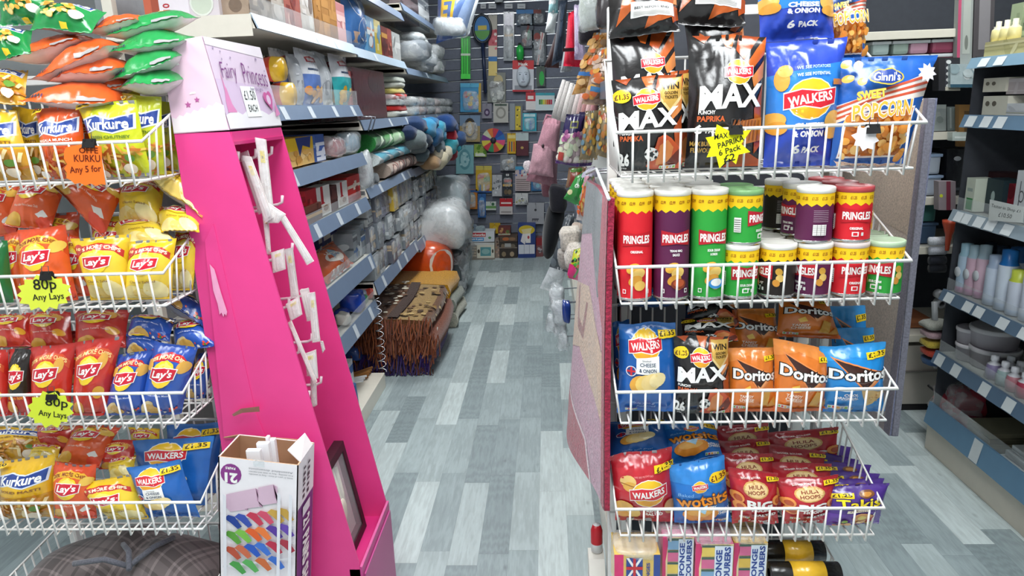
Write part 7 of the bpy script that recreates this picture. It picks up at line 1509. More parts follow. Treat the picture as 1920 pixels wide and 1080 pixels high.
hang('red_label_pack', 'packet', 937, 372, 961, 402, 'red and white carton pack in the middle of the slatwall', '#c9c4c2', marks(('r', 0, .5, 1, 1, '#b8242e'), ('r', .1, .66, .9, .76, '#e8d8d4'), ('r', .1, .1, .9, .2, '#9a9492')))
hang('key_ring_pack', 'packet', 966, 362, 990, 384, 'white header pack with metal rings', '#c8c9c8', marks(('b', .1, .1, .9, .5, 7, ['#8a8c8e', '#4f5458', '#a8a464'], .08, .14, 2)), bulge=.02)
hang('hook_strip_card', 'packet', 988, 380, 1020, 420, 'large grey card with a row of small black hooks', '#a3a5aa', marks(('e', .5, .66, .07, .06, '#3a3c40'), *[('r', .3 + .1 * k, .12, .34 + .1 * k, .24, '#3a3c44') for k in range(4)], ('r', .3, .2, .7, .26, '#4f525a')))
hang('green_hook_pack', 'packet', 1006, 124, 1022, 162, 'green bottle pack low behind the hanging clothes', '#4f5a52', marks(('e', .6, .4, .3, .36, '#2fa84a')))
hang('yellow_square_sign', 'packet', 918, 418, 938, 438, 'yellow diamond shaped pad above the boxed games', '#c8a428', marks(('e', .5, .5, .2, .2, '#d8bc4a')), clear=False)
for i, (x0, x1) in enumerate(((901, 911), (916, 930), (946, 961), (970, 985))): hang('price_tag', 'price tag', x0, 7, x1, 16, ['first', 'second', 'third', 'fourth'][i] + ' white price tag counted from the duvet bag, top of the slatwall', '#c9cccf', marks(('r', .2, .4, .8, .5, '#5a5f66')), clear=False, group='white price tags on the slatwall', hook=False)
o = MB(); c = at(935, 4, 7.18); o.lathe([(.045, .05), (.045, .02), (.035, -.005), (.02, -.02), (0, -.022)], c, ['#c8ccce', '#c8ccce', '#1a1c20', '#0e1014'], 20, axis=2); o = put(o.build('camera_dome', PLAS), 'white security camera dome at the top of the slatwall', 'camera', None); MB().tube([(c[0], 7.18, c[2] + .05), (c[0], YB + .03, c[2] + .06)], .012, '#c8ccce', 8).build('mount', PLAS, o)
# boxes along the foot of the wall
def fbox(name, cat, x0, y0, x1, y1, Y, depth, label, bg, fn, z0=None):
    q = q4(x0, y0, x1, y1, Y); 
    if z0 is not None:
        for p in q[:2]: p[2] = z0
    W = q[1][0] - q[0][0]; Hh = q[3][2] - q[0][2]; a = Art(Hh / W, bg, 1, 1); fn(a, Hh / W); a.done()
    mb = MB(); slab(mb, q, depth, a, bg); return put(mb.build(name, CARD), label, cat, 'boxed goods along the foot of the slatwall')
fbox('clock_box', 'box', 872, 455, 927, 478, 6.98, .18, 'long cream and brown box with a teal picture standing on the floor', '#8f877c', marks(('r', 0, .85, 1, 1, '#cfd0cc'), *[('r', .05, .2 + .16 * k, .38, .28 + .16 * k, '#c9b8a4') for k in range(4)], ('r', .4, .1, 1, .88, '#d8d4c4'), ('r', .52, .22, .88, .74, '#5f9a9e'), ('e', .7, .48, .14, .16, '#8fb8b4'), ('e', .46, .5, .04, .12, '#4a4438'), ('e', .94, .5, .03, .12, '#4a4438')), z0=.001)
fbox('woodworks_box', 'box', 869, 434, 927, 455, 6.98, .18, 'white woodworks box with red and blue panels lying on the long cream box', '#cdd2d6', marks(('r', .1, .5, .72, .88, '#b8323a'), ('t', 'woodworks', .41, .69, .58, .24, WHT), ('r', .2, .1, .66, .42, '#3f8fc8'), ('t', 'build & paint', .43, .26, .4, .2, WHT), ('e', .85, .4, .05, .12, '#5a8a5a')), z0=at(872, 455, 6.98)[2] + .002)
fbox('game_box', 'box', 928, 450, 936, 476, 7.05, .15, 'thin tan patterned box between the woodworks box and the dark one', '#8f7f74', marks(('b', .1, .1, .9, .9, 8, ['#b89a88', '#5a4a44', '#a8846a'], .2, .3, 2)), z0=.001)
fbox('car_set_box', 'box', 936, 454, 970, 475, 7.03, .16, 'dark brown toy car box standing on the floor', '#3b342f', marks(('r', 0, .62, 1, .68, '#8a8078'), ('e', .2, .75, .1, .14, '#7a6a58'), ('e', .75, .75, .14, .14, '#6f6558'), ('r', .3, .7, .65, .92, '#a8a8a4'), ('e', .25, .25, .12, .16, '#8a7a60'), ('e', .7, .25, .12, .16, '#a89478')), z0=.001)
fbox('car_set_box', 'box', 937, 443, 970, 454, 7.03, .16, 'brown and orange toy car box lying on the dark brown one', '#5a4a3e', marks(('e', .35, .5, .2, .3, '#b8683a'), ('e', .7, .5, .2, .3, '#8a6a50')), z0=at(936, 454, 7.03)[2] + .002)
fbox('puzzle_box', 'box', 934, 427, 957, 443, 7.03, .16, 'maroon and green puzzle box, highest of the brown boxes', '#6a3430', marks(('r', 0, .1, 1, .3, '#a8a890'), ('b', .1, .3, .9, .9, 7, ['#8a5a4a', '#5a6a3a', '#b88a5a'], .1, .16, 4)), z0=at(936, 443, 7.03)[2] + .002)
fbox('card_game_box', 'box', 971, 421, 1004, 475, 7.02, .14, 'blue and white card game box with a yellow top', '#2a3f7a', marks(('e', .5, .84, .46, .14, '#c9b02e'), ('p', [(.15, .5), (.4, .4), (.52, .7), (.3, .8)], '#d8d4d4'), ('p', [(.45, .45), (.72, .45), (.72, .76), (.45, .76)], '#e0dcd8'), ('p', [(.2, .85), (.8, .9), (.7, .74), (.3, .72)], '#d8cc9a'), ('r', .03, .12, .95, .4, '#cdd0d8'), ('r', .34, .12, .36, .4, '#8a90a4'), ('r', .64, .12, .66, .4, '#8a90a4'), ('e', .6, .62, .06, .05, '#b8424a')), z0=.001)
fbox('small_red_box', 'box', 1005, 446, 1018, 474, 7.06, .12, 'narrow red and grey box beside the card game box', '#7a4a4c', marks(('r', 0, .6, 1, 1, '#8a2a30'), ('b', .1, .1, .9, .5, 6, ['#a8a0a4', '#5a5458'], .15, .25, 3)), z0=.001)
bundle('soft_toy', 'soft toy', tuple(at(886, 428, 7.05)), (.05, .05, .04), '#6a7a8a', 'grey blue soft toy lying on the woodworks box', 'boxed goods along the foot of the slatwall', 301, film=0, m=PLUSH)
bundle('soft_toy', 'soft toy', tuple(at(900, 430, 7.04)), (.05, .05, .035), '#8a9aa0', 'pale teal soft toy beside the grey blue one', 'boxed goods along the foot of the slatwall', 302, film=0, m=PLUSH)

# ================================================================== island shelving on the other side of the aisle
def island():
    t = empty('island_shelving', (.48, 4.4, 0), 'island shelving unit whose end carries the tube rack', 'shelving unit', 'shelving bays along the aisle')
    x0, x1, y0, y1 = .165, .74, 1.98, 6.9
    MB().box((x0 + x1) / 2 - .02, (x0 + x1) / 2 + .02, y0, y1, .1, 2.45, '#54565c').build('centre_panel', MATTE, t)
    MB().box(x0 + .02, x1 - .02, y0 - .02, y0, .1, 1.95, '#46484e').build('end_panel', MATTE, t)
    MB().box(x0, x1, y0, y1, 0, .15, CREAM, .004).build('base_plinth', ENAM, t)
    for z in (.42, .80, 1.18, 1.56): 
        s = MB().box(x0 + .03, x1 - .03, y0 + .02, y1, z - .025, z, '#b9bbb8', .002).build('shelf', ENAM, t)
        MB().box(x0 + .012, x0 + .03, y0 + .02, y1, z - .05, z + .006, '#66707e', .002).build('price_rail', PLAS, s)
    for x in (x0 + .03, x1 - .05): MB().box(x, x + .03, y0 - .05, y0 - .02, 0, 1.75, WHITE, .003).build('upright', ENAM, t)
    f = at(1112, 995, 2.1); MB().prism([(1.93, .0), (2.02, .0), (2.02, .10), (1.96, .10), (1.90, .045)], 0, .100, .150, '#e6e2d8').build('foot_bracket', ENAM, t)
    return t
island()
# fluffy pink and red rug in clear wrap, hung on the rack side
def hung_rug():
    P = [at(1131, 958, 1.50), at(1150, 372, 1.47), at(1106, 338, 2.2), at(1064, 800, 2.25)]
    BLn, TLn, TLf, BLf = P
    nu, nv = 16, 16; G = np.zeros((nv + 1, nu + 1, 3))
    for j in range(nv + 1):
        for i in range(nu + 1):
            u, v = i / nu, j / nv; p = (BLf * (1 - u) + BLn * u) * (1 - v) + (TLf * (1 - u) + TLn * u) * v
            p = p + np.array([-.010 * math.sin(6 * u + 2 * v) - .014 * math.sin(math.pi * u), 0, 0]); G[j, i] = p
    a = Art(1.0, '#b9869c', nu, nv)
    a.poly([(0, .80), (.4, .84), (.7, .66), (1, .72), (1, 1), (0, 1)], '#5b6066'); a.poly([(.72, .70), (1, .55), (1, 1), (.86, 1), (.80, .84)], '#a83248'); a.poly([(0, .36), (.35, .42), (.62, .34), (1, .26), (1, .5), (.7, .56), (.45, .66), (.2, .64), (0, .62)], '#c9a98f')
    a.poly([(.18, .62), (.26, .48), (.42, .46), (.46, .60), (.42, .60), (.38, .50), (.28, .52), (.22, .64)], '#8f4a44'); a.poly([(0, 0), (.72, 0), (.6, .12), (0, .24)], '#a82a44'); a.poly([(.72, 0), (.75, 0), (.62, .13), (0, .255), (0, .24), (.6, .12)], '#e0c8ce'); a.poly([(.93, 0), (1, 0), (1, 1), (.93, 1)], '#9c2c44'); a.done()
    mb = MB(); on_grid(mb, G, a, eps=.0004); B_ = G + np.array([.013, 0, 0]); on_grid(mb, B_, None, '#8a3a50', flip=True)
    for s_ in (0, -1):
        for j in range(nv): mb.add([G[j, s_], G[j + 1, s_], B_[j + 1, s_], B_[j, s_]], [(0, 1, 2, 3) if s_ else (3, 2, 1, 0)], '#9c2c44')
        for i in range(nu): mb.add([G[s_, i], G[s_, i + 1], B_[s_, i + 1], B_[s_, i]], [(0, 1, 2, 3) if s_ == 0 else (3, 2, 1, 0)], '#9c2c44')
    o = put(mb.build('hanging_rug', PLUSH), 'fluffy pink, beige and red rug in clear wrap hung beside the tube rack', 'rug')
    f = MB(); F_ = G.copy(); 
    for j in range(nv + 1):
        for i in range(nu + 1): F_[j, i] = F_[j, i] + np.array([-.012 - .006 * math.sin(11 * i / nu + 5 * j / nv), .02 * (i / nu - .5), .03 * (j / nv - .5)])
    on_grid(f, F_, None, '#e0e4e6'); f.build('clear_wrap', WRAP, o)
    tp = (TLn + TLf) / 2; MB().tube([TLn + np.array([-.01, -.01, .0]), TLn * .6 + TLf * .4 + np.array([-.012, 0, .05]), TLf + np.array([-.01, 0, .02])], .004, '#d8dcde', 6).build('hanger_bar', PLAS, o)
    return o
hung_rug()
# goods hanging along the aisle side of the island
GR = 'goods hanging along the island'
def hb(name, kind, px, Y0, Y1, T, label, cat='packet', back='#c9ccce', m=None, wr=1.1): return bag(name, kind, quad(px, Y0, Y1), T, label, GR, cat, back=back, m=m, wr=wr)
def cart(A, bg, *it): a = Art(A, bg); marks(*it)(a, A); return a.done()
sweet = cart(1.5, '#b9a6a8', ('r', 0, .62, 1, 1, '#2a2350'), ('r', .3, .72, .7, .86, '#8a8a4a'), ('r', .36, .75, .64, .83, '#2a2350'), ('b', .05, .1, .95, .6, 30, ['#d9dcc0', '#e8e4d8', '#c8d8b8', '#e0c8cc'], .09, .15, 2), ('b', .05, .5, .95, .64, 10, ['#b86a9a', '#8a4a7a'], .06, .1, 5), ('r', .1, .1, .3, .25, '#b8423a'), ('r', 0, 0, 1, .08, '#4a2a6a'))
nuts = cart(1.7, '#c9c2bf', ('e', .5, .42, .46, .34, '#c8602a'), ('b', .12, .15, .88, .68, 50, ['#d8642a', '#e8863c', '#b84a1e', '#c8a04a'], .05, .09, 3), ('r', 0, .82, 1, 1, '#b8b4c4'), ('b', .2, .66, .8, .8, 8, ['#8a9a5a', '#c88a9a'], .06, .1, 4))
jelly = cart(1.6, '#8a7a58', ('b', .05, .1, .95, .9, 34, ['#c8a04a', '#a8502a', '#d8b86a', '#6a8a9a', '#b87a3c'], .07, .13, 8))
golden = cart(3.0, '#b8864a', ('b', .05, .05, .95, .95, 60, ['#c89a5a', '#a8702e', '#d8b078', '#8a6a4a', '#c8622e'], .10, .18, 11), ('r', .1, .30, .7, .36, '#2f6aa8'))
golden2 = cart(2.6, '#a88a72', ('b', .05, .05, .95, .95, 50, ['#b89a84', '#8a6a58', '#c8642e', '#c8b0a0', '#d8a04a'], .10, .18, 12), ('r', .2, .24, .9, .32, '#3a78a8'))
gren = cart(1.3, '#2f8a3c', ('t', 'Oh', .4, .6, .3, .14, WHT), ('b', .1, .1, .9, .4, 8, ['#4aa84a', '#d8d4a0', '#1f6a2c'], .08, .14, 3))
carrot = cart(1.5, '#8a6a50', ('r', .15, .05, .4, .8, '#8a3a2a'), ('r', .48, .05, .7, .8, '#a8502e'), ('e', .3, .85, .18, .1, '#6a9a4a'), ('e', .62, .85, .18, .1, '#5a8a3a'), ('r', .78, .1, .92, .8, '#c8a878'))
neon = cart(1.6, '#d8dc2e', ('b', .05, .35, .95, .95, 26, ['#2a2a1a', '#4ab83a', '#e8742a', '#1c1c14'], .06, .11, 5), ('p', [(0, 0), (1, 0), (1, .08), (.2, .5), (0, .5)], '#e0307a'), ('p', [(.3, .1), (.6, .5), (.7, .5), (.45, .08)], '#4a9a3a'))
hb('streamer_pack', golden, [(1113, 62), (1148, 60), (1110, 172), (1072, 178)], 2.75, 2.75, .04, 'long golden brown sweet packet hanging crosswise above the striped bags')
hb('streamer_pack', golden2, [(1122, 90), (1152, 85), (1148, 200), (1090, 195)], 2.5, 2.5, .04, 'clear packet with orange scraps and a blue patch next to the rack side')
hb('jelly_pack', jelly, [(1122, 200), (1150, 190), (1150, 300), (1116, 290)], 2.4, 2.4, .03, 'brown and orange sweet packet hanging close to the white basket side')
hb('jelly_pack', jelly, [(1098, 208), (1122, 206), (1120, 300), (1086, 300)], 2.7, 2.7, .03, 'mixed sweet packet hanging behind the marshmallow bag')
hb('marshmallow_bag', sweet, [(1062, 214), (1098, 212), (1086, 312), (1041, 306)], 2.95, 2.95, .04, 'marshmallow bag with a dark purple top hanging beside the pink backpack', 'sweet bag')
hb('marshmallow_bag', sweet, [(1086, 210), (1112, 208), (1110, 310), (1078, 312)], 3.05, 3.05, .03, 'second dark purple topped sweet bag behind the marshmallow bag', 'sweet bag')
hb('stick_sweets', carrot, [(1066, 314), (1100, 312), (1094, 350), (1060, 352)], 3.0, 3.0, .02, 'pack of red brown sweet sticks with green tops', 'sweet bag')
hb('green_snack_bag', gren, [(1080, 330), (1102, 318), (1094, 392), (1056, 372)], 2.8, 2.8, .02, 'bright green packet hanging slantwise under the sweet sticks', 'sweet bag')
hb('nut_bag', nuts, [(1098, 316), (1116, 312), (1104, 416), (1080, 412)], 2.55, 2.55, .025, 'white bag of orange coated nuts hanging next to the pink rug', 'nut bag')
hb('neon_bag', neon, [(1076, 468), (1098, 462), (1094, 528), (1064, 520)], 2.75, 2.75, .02, 'neon yellow, green and pink printed bag hanging behind the pink rug', 'bag')
# clothes and bags of the upper row
def cloth(name, cat, px, Y, T, col, label, pal=None, seed=1):
    a = cart(1.6, col, *([('b', .05, .05, .95, .95, 8, pal, .1, .25, seed)] if pal else [])); return bag(name, a, quad(px, Y, Y), T, label, GR, cat, back=col, m=CLOTH, wr=1.6, seals=False)
cloth('navy_jacket', 'jacket', [(1050, 4), (1064, 0), (1060, 110), (1034, 124)], 4.2, .07, '#2c3644', 'dark navy jacket hanging among the upper goods', ['#222a36', '#3a4656'], 3)
cloth('maroon_bag', 'bag', [(1044, 56), (1054, 54), (1048, 128), (1020, 126)], 4.4, .05, '#3f2a2a', 'dark maroon bag hanging behind the navy jacket')
cloth('red_sports_bag', 'bag', [(1066, 22), (1078, 20), (1092, 126), (1056, 124)], 3.7, .06, '#c3203a', 'bright red shoulder bag hanging between the navy jacket and the lilac scarf')
o = MB(); p = at(1074, 93, 3.62); o.box(p[0] - .05, p[0] + .05, 3.615, 3.625, p[2] - .008, p[2] + .008, '#2a1418'); bp_ = o.build('zip_pocket', CLOTH, bpy.data.objects['red_sports_bag'])
cloth('lilac_scarf', 'scarf', [(1076, 10), (1088, 8), (1100, 112), (1077, 112)], 3.5, .04, '#b3a5c0', 'pale lilac scarf hanging beside the red bag', ['#a596b4', '#c4b8ce'], 5)
cloth('baseball_cap', 'cap', [(1028, 24), (1046, 22), (1040, 62), (1022, 60)], 4.8, .05, '#cfd6d6', 'white cap pack hanging beyond the navy jacket')
cloth('teal_pack', 'packet', [(1030, -10), (1048, -12), (1046, 26), (1028, 24)], 4.8, .04, '#8fbcc0', 'white and teal pack above the white cap', ['#d8e0e0', '#5fa4ac'], 7)
cloth('grey_pouch', 'bag', [(1058, 88), (1064, 86), (1072, 134), (1050, 136)], 3.8, .05, '#9aa0a4', 'grey fold of a bag hanging behind the red shoulder bag')
cloth('purple_cloth', 'cloth', [(1088, -20), (1104, -22), (1098, 40), (1088, 44)], 3.3, .03, '#3c3552', 'dark purple cloth hanging above the lilac scarf')
bundle('clear_ball', 'toy', tuple(at(1106, 24, 2.75)), (.038, .05, .058), '#b4bab2', 'round pack of pale shredded filling in clear film hanging at the top', GR, 330, film=1, m=CLOTH)
bundle('dark_pouch', 'bag', tuple(at(1104, 60, 2.9)), (.04, .05, .045), '#2e2a30', 'dark pouch hanging under the round clear pack', GR, 331, film=0)
bundle('dark_pouch', 'bag', tuple(at(1140, 18, 2.55)), (.04, .05, .06), '#3a3436', 'dark crinkled pouch hanging above the golden brown packet', GR, 332, film=0, m=FILM)
for i in range(9):
    x = 1040 + i * 8.5; y0 = 150 + 3 * i; c = ['#c9c4c0', '#b9b4b0', '#d0cbc6', '#a8a29e', '#c4b8b4', '#b89a98', '#a87a78', '#c8a4a2', '#b07c7e'][i]
    Y = 3.6 - i * .085; p0, p1 = at(x + 18 - i, y0, Y), at(x, y0 + 72, Y)
    put(MB().tube([p0, (p0 + p1) / 2 + np.array([0, -.01, .0]), p1], [.010, .016, .018], c, 8).build('cloth_bag', CLOTH), f'striped pale hanging cloth bag, ' + ['first', 'second', 'third', 'fourth', 'fifth', 'sixth', 'seventh', 'eighth', 'ninth'][i] + ' counted from the pink backpack', 'cloth bag', 'striped cloth bags above the backpack')
# pink backpack
def backpack():
    t = empty('pink_backpack', tuple(at(1018, 345, 4.1)), 'dusty pink backpack hanging over the aisle', 'backpack', GR)
    def part(nm, px, Y, T, c, sd):
        F_, K_ = bag_grids(quad(px, Y, Y), T, wr=1.5, seed=sd, seal=.0); m = MB(); on_grid(m, F_, None, c); on_grid(m, K_, None, c, flip=True); m.build(nm, CLOTH, t)
    part('main_compartment', [(1022, 220), (1052, 224), (1044, 350), (986, 338)], 4.1, .11, '#bd8a97', 41)
    part('front_pocket', [(1000, 270), (1038, 264), (1038, 332), (990, 326)], 3.99, .05, '#c69aa5', 42)
    part('flap', [(1020, 230), (1048, 232), (1042, 284), (1004, 278)], 3.985, .03, '#c08e9b', 43)
    g = at(1018, 274, 3.945); MB().blob(g, (.008, .006, .012), '#3a2a30', 10, 8, 0, 1).build('buckle', PLAS, t)
    h = at(1029, 226, 4.1); MB().tube([h + np.array([-.03, 0, -.02]), h + np.array([-.01, 0, .03]), h + np.array([.03, 0, .02]), h + np.array([.04, 0, -.02])], .008, '#b07c8a', 7).build('top_handle', CLOTH, t)
    MB().tube([at(1036, 240, 4.12), at(1044, 285, 4.16), at(1036, 330, 4.14), at(1030, 348, 4.12)], .012, '#a87684', 7).build('shoulder_strap', CLOTH, t)
    k = at(989, 312, 4.05); MB().blob(k, (.022, .022, .035), '#d8cfd2', 10, 8, .2, 3).build('pompom', PLUSH, t)
    return t
backpack()
bundle('pink_pouch', 'bag', tuple(at(1030, 352, 4.3)), (.05, .06, .055), '#8f626d', 'darker pink pouch hanging below the backpack', GR, 340, film=0)
bundle('black_bag', 'bag', tuple(at(1046, 372, 3.9)), (.05, .07, .075), '#24242a', 'black crumpled bag hanging below the sweet sticks', GR, 341, film=0)
o = MB(); c = at(1034, 424, 4.0); o.blob((c[0] + .01, c[1], c[2]), (.055, .14, .19), '#17191d', 20, 14, .03, 3, rot=[[.98, 0, .2], [0, 1, 0], [-.2, 0, .98]]); put(o.build('black_cushion', CLOTH), 'round black seat pad hanging low over the aisle', 'cushion', GR)
dark = cart(2.2, '#4a5056', ('b', .05, .05, .95, .95, 14, ['#3c4248', '#5c646a', '#6a7278'], .1, .2, 4))
hb('grey_poncho', dark, [(1060, 402), (1078, 400), (1066, 512), (1030, 500)], 3.45, 3.45, .04, 'long dark grey clear wrapped poncho hanging behind the white soft toys', 'poncho')
hb('grey_poncho', dark, [(1056, 440), (1072, 438), (1052, 552), (1012, 540)], 3.9, 3.9, .03, 'second long grey wrapped poncho with a slanting foot', 'poncho', back='#5c646a', m=CLEARW)
for i, (px, py, r, c, nm, s) in enumerate([(1070, 450, .055, '#cfc6ba', 'cream', 1), (1086, 440, .045, '#b9a698', 'beige', 2), (1078, 478, .05, '#d6cdc2', 'white', 3), (1060, 486, .04, '#9a948e', 'grey', 4), (1092, 462, .035, '#c9bdb0', 'oatmeal', 5)]):
    bundle('fluffy_toy', 'soft toy', tuple(at(px, py, 2.9 + .06 * (s % 3))), (r * .8, r * 1.1, r), c, nm + ' fluffy soft toy hanging behind the pink rug', 'fluffy soft toys behind the pink rug', 350 + i, film=0, m=PLUSH, wob=.2)
for i, (px, py, r) in enumerate([(1044, 560, .05), (1034, 606, .035), (1050, 610, .04), (1050, 585, .045), (1056, 640, .03)]):
    bundle('clear_bundle', 'packet', tuple(at(px, py, 3.35 - .05 * i)), (r * .7, r, r * 1.1), '#a9b0b2', ['topmost', 'lowest pale', 'middle', 'second', 'bottom'][i] + ' crumpled clear plastic bundle low on the island side', 'crumpled clear bundles', 360 + i, film=1, wob=.25, m=CLEARW)
bundle('blue_packet', 'packet', tuple(at(1062, 584, 3.1)), (.02, .04, .05), '#24408f', 'dark blue packet behind the crumpled clear bundles', GR, 370, film=0, m=FILM)
o = MB(); a = at(1098, 900, 2.0); 
o.lathe([(0, 0), (.018, 0), (.019, .03), (.019, .075), (.012, .095), (0, .097)], (.128, 2.0, .104), ['#e2e2e2', '#e2e2e2', '#c8202c', '#c8202c', '#e8e8e8'], 16); put(o.build('red_white_bottle', PLAS), 'red and white bottle on the island base below the pink rug', 'bottle')

for o in [o for o in bpy.data.objects if o.get('group') in (GR, 'striped cloth bags above the backpack', 'fluffy soft toys behind the pink rug', 'crumpled clear bundles') and o.parent is None]:
    if o.type == 'MESH': V = [Vector(v.co) + o.location for v in o.data.vertices]
    else: V = [Vector(v.co) + o.location for c in o.children for v in c.data.vertices]
    tp = max(V, key=lambda v: v.z); MB().tube([(tp.x, tp.y, tp.z - .012), ((tp.x + .44) / 2, tp.y, tp.z - .004), (.452, tp.y, tp.z - .004)], .003, '#a9adb2', 5).build('peg', STEEL, o)

# grey backed rug on the far side of the tube rack
def grey_rug():
    X = .845; y0, y1, z0, z1 = 1.665, 2.25, .665, 1.484; n = 12
    G = np.array([[(X + .006 * math.sin(5 * t + 3 * s), y1 + (y0 - y1) * t, z0 + (z1 - z0) * s) for t in np.linspace(0, 1, n + 1)] for s in np.linspace(0, 1, n + 1)])
    a = Art(1.3, '#d0bfb2', n, n); a.poly([(0, 0), (1, 0), (1, .3), (0, .5)], '#bdb0b2'); a.poly([(0, .9), (1, .8), (1, 1.3), (0, 1.3)], '#cbb8a6'); a.poly([(.95, 0), (1, 0), (1, 1.3), (.95, 1.3)], '#8d8694'); a.done()
    mb = MB(); on_grid(mb, G, a); R_ = G + np.array([.014, 0, 0]); on_grid(mb, R_, None, '#6a6878', flip=True)
    for s_ in (0, -1):
        for j in range(n): mb.add([G[j, s_], G[j + 1, s_], R_[j + 1, s_], R_[j, s_]], [(0, 1, 2, 3) if s_ else (3, 2, 1, 0)], '#6f7288'); mb.add([G[s_, j], G[s_, j + 1], R_[s_, j + 1], R_[s_, j]], [(0, 1, 2, 3) if s_ == 0 else (3, 2, 1, 0)], '#6f7288')
    o = put(mb.build('hanging_mat', CLOTH), 'beige mat with grey bound edge hanging on the far side of the tube rack', 'mat')
    MB().box(X - .001, X + .015, y0 - .004, y0 + .004, z0, z1, '#74737e', .003).build('binding', CLOTH, o)
    MB().tube([(X + .007, 1.70, z1 - .005), (X + .007, 1.82, z1 + .05), (.70, 1.82, z1 + .06)], .004, '#c8ccd0', 6).build('hanger', STEEL, o); return o
grey_rug()

# ================================================================== toiletries shelving across the second aisle
XR = 1.60
def rshelf():
    t = empty('toiletries_shelving', (1.85, 2.1, 0), 'shelving of toiletries and cosmetics along the second aisle', 'shelving unit')
    y0, y1 = .5, 2.88
    MB().box(XR + .44, XR + .46, y0, y1, 0, 2.1, '#4a4d54').build('back_panel', MATTE, t)
    MB().box(XR + .005, XR + .44, y0, y1, 0, .125, '#cfc6b8', .003).build('base_plinth', ENAM, t)
    MB().box(XR + .02, XR + .44, y0 + .01, y1 - .01, .126, .135, '#b9b2a2').build('base_deck', ENAM, t)
    for i, (zb, zt, col) in enumerate([(.125, .215, '#5f86a4'), (.396, .446, '#5a7188'), (.67, .712, '#5a6f84'), (.998, 1.04, '#8d9ca6'), (1.36, 1.405, '#66829a'), (1.575, 1.612, '#7a9aae')]):
        s = MB().box(XR + .012, XR + .42, y0 + .01, y1 - .004, zt - .022, zt - .004, '#bdbfb8', .002).build('shelf', ENAM, t) if i else t
        mb = MB().prism([(XR - .012, zb), (XR - .002, zb), (XR + .014, zt), (XR + .004, zt + .002)], 1, y0, y1, col); mb.build('price_rail', PLAS, s)
        if i in (0, 2, 3, 1): MB().box(XR + .012, XR + .015, y0 + .01, y1 - .01, zt, zt + .05, '#ffffff').build('shelf_guard', ACRYL, s)
        for k, u in enumerate({0: [.86], 1: [.99, .94, .86, .80, .74], 2: [.985, .93, .90, .84, .79], 3: [.985, .965, .93, .90, .86], 4: [.985, .945, .91], 5: [.97, .93]}[i]):
            y = y0 + (y1 - y0) * u; MB().add([(XR - .0135, y, zb + .004), (XR - .0135, y - .055, zb + .004), (XR + .0025, y - .055, zt - .002), (XR + .0025, y, zt - .002)], [(0, 1, 2, 3)], '#cfd6d8').build('price_label', CARD, s)
    MB().box(XR + .02, XR + .44, y1 - .005, y1, 0, 1.62, '#3e4046').build('side_panel', MATTE, t)
    return t
rshelf()
GT = 'toiletries across the second aisle'
def onX(px, py, X=XR + .06): return atx(px, py, X)
def yr(px, z, X=XR + .06):
    lo, hi = .6, 3.0
    for _ in range(40):
        m = (lo + hi) / 2
        if proj((X, m, z))[0] > px: lo = m
        else: hi = m
    return (lo + hi) / 2
def can(name, cat, px, z, prof, cols, label, X=XR + .07, group=GT, m=None, child=None):
    y = yr(px, z + .05, X); o = MB().lathe(prof, (X, y, z + .0012), cols, 18).build(name, m or PLAS); put(o, label, cat, group); return o
# spray cans and deodorants
SP_ = lambda r, h: [(0, 0), (r, 0), (r, h * .12), (r, h * .74), (r * .8, h * .80), (r * .82, h * .98), (0, h)]
for i, (px, h, c, cap, nm) in enumerate([(1806, .20, '#a9bed0', '#8fb2c2', 'pale blue'), (1822, .20, '#c9a8b8', '#9fb8c4', 'rose and grey'), (1840, .21, '#d8b8c8', '#a3b9c4', 'pink flowered')]):
    o = can('deodorant_spray', 'deodorant', px, .712, SP_(.026, h), ['#2a2c3a', '#c98ab0', c, cap, cap, cap], nm + ' deodorant spray with a round white badge', X=XR + .05 + .01 * i)
    y = yr(px, .712 + .05, XR + .05 + .01 * i); MB().lathe([(0, -.028), (.020, -.0275), (.021, -.026), (0, -.0255)], (XR + .05 + .01 * i, y, .712 + h * .42), '#dfe3e8', 14, axis=0).build('badge', CARD, o)
for i, (px, h, c, cap, nm) in enumerate([(1862, .19, '#c3cede', '#9fb0c8', 'slim white and blue'), (1884, .225, '#c9d3e0', '#1f6ab0', 'tall white spray with blue cap'), (1906, .165, '#c4cbd8', '#c3cf4a', 'lime capped white'), (1932, .225, '#c9d0de', '#24589a', 'blue capped white'), (1900, .22, '#b9c4d6', '#2a60a0', 'rear blue capped')]):
    can('air_freshener', 'air freshener', px, .712, SP_(.032, h), ['#8a94a8' if i != 2 else '#9a7a72', '#b9c8de', c, cap, cap, cap], nm + ' air freshener can', X=XR + (.06 if i < 4 else .13))
for i, px in enumerate((1830, 1850, 1872)): can('dark_spray', 'spray can', px, .712, SP_(.028, .2), '#24364e', ['first', 'second', 'third'][i] + ' dark blue spray can in the rear row', X=XR + .15)
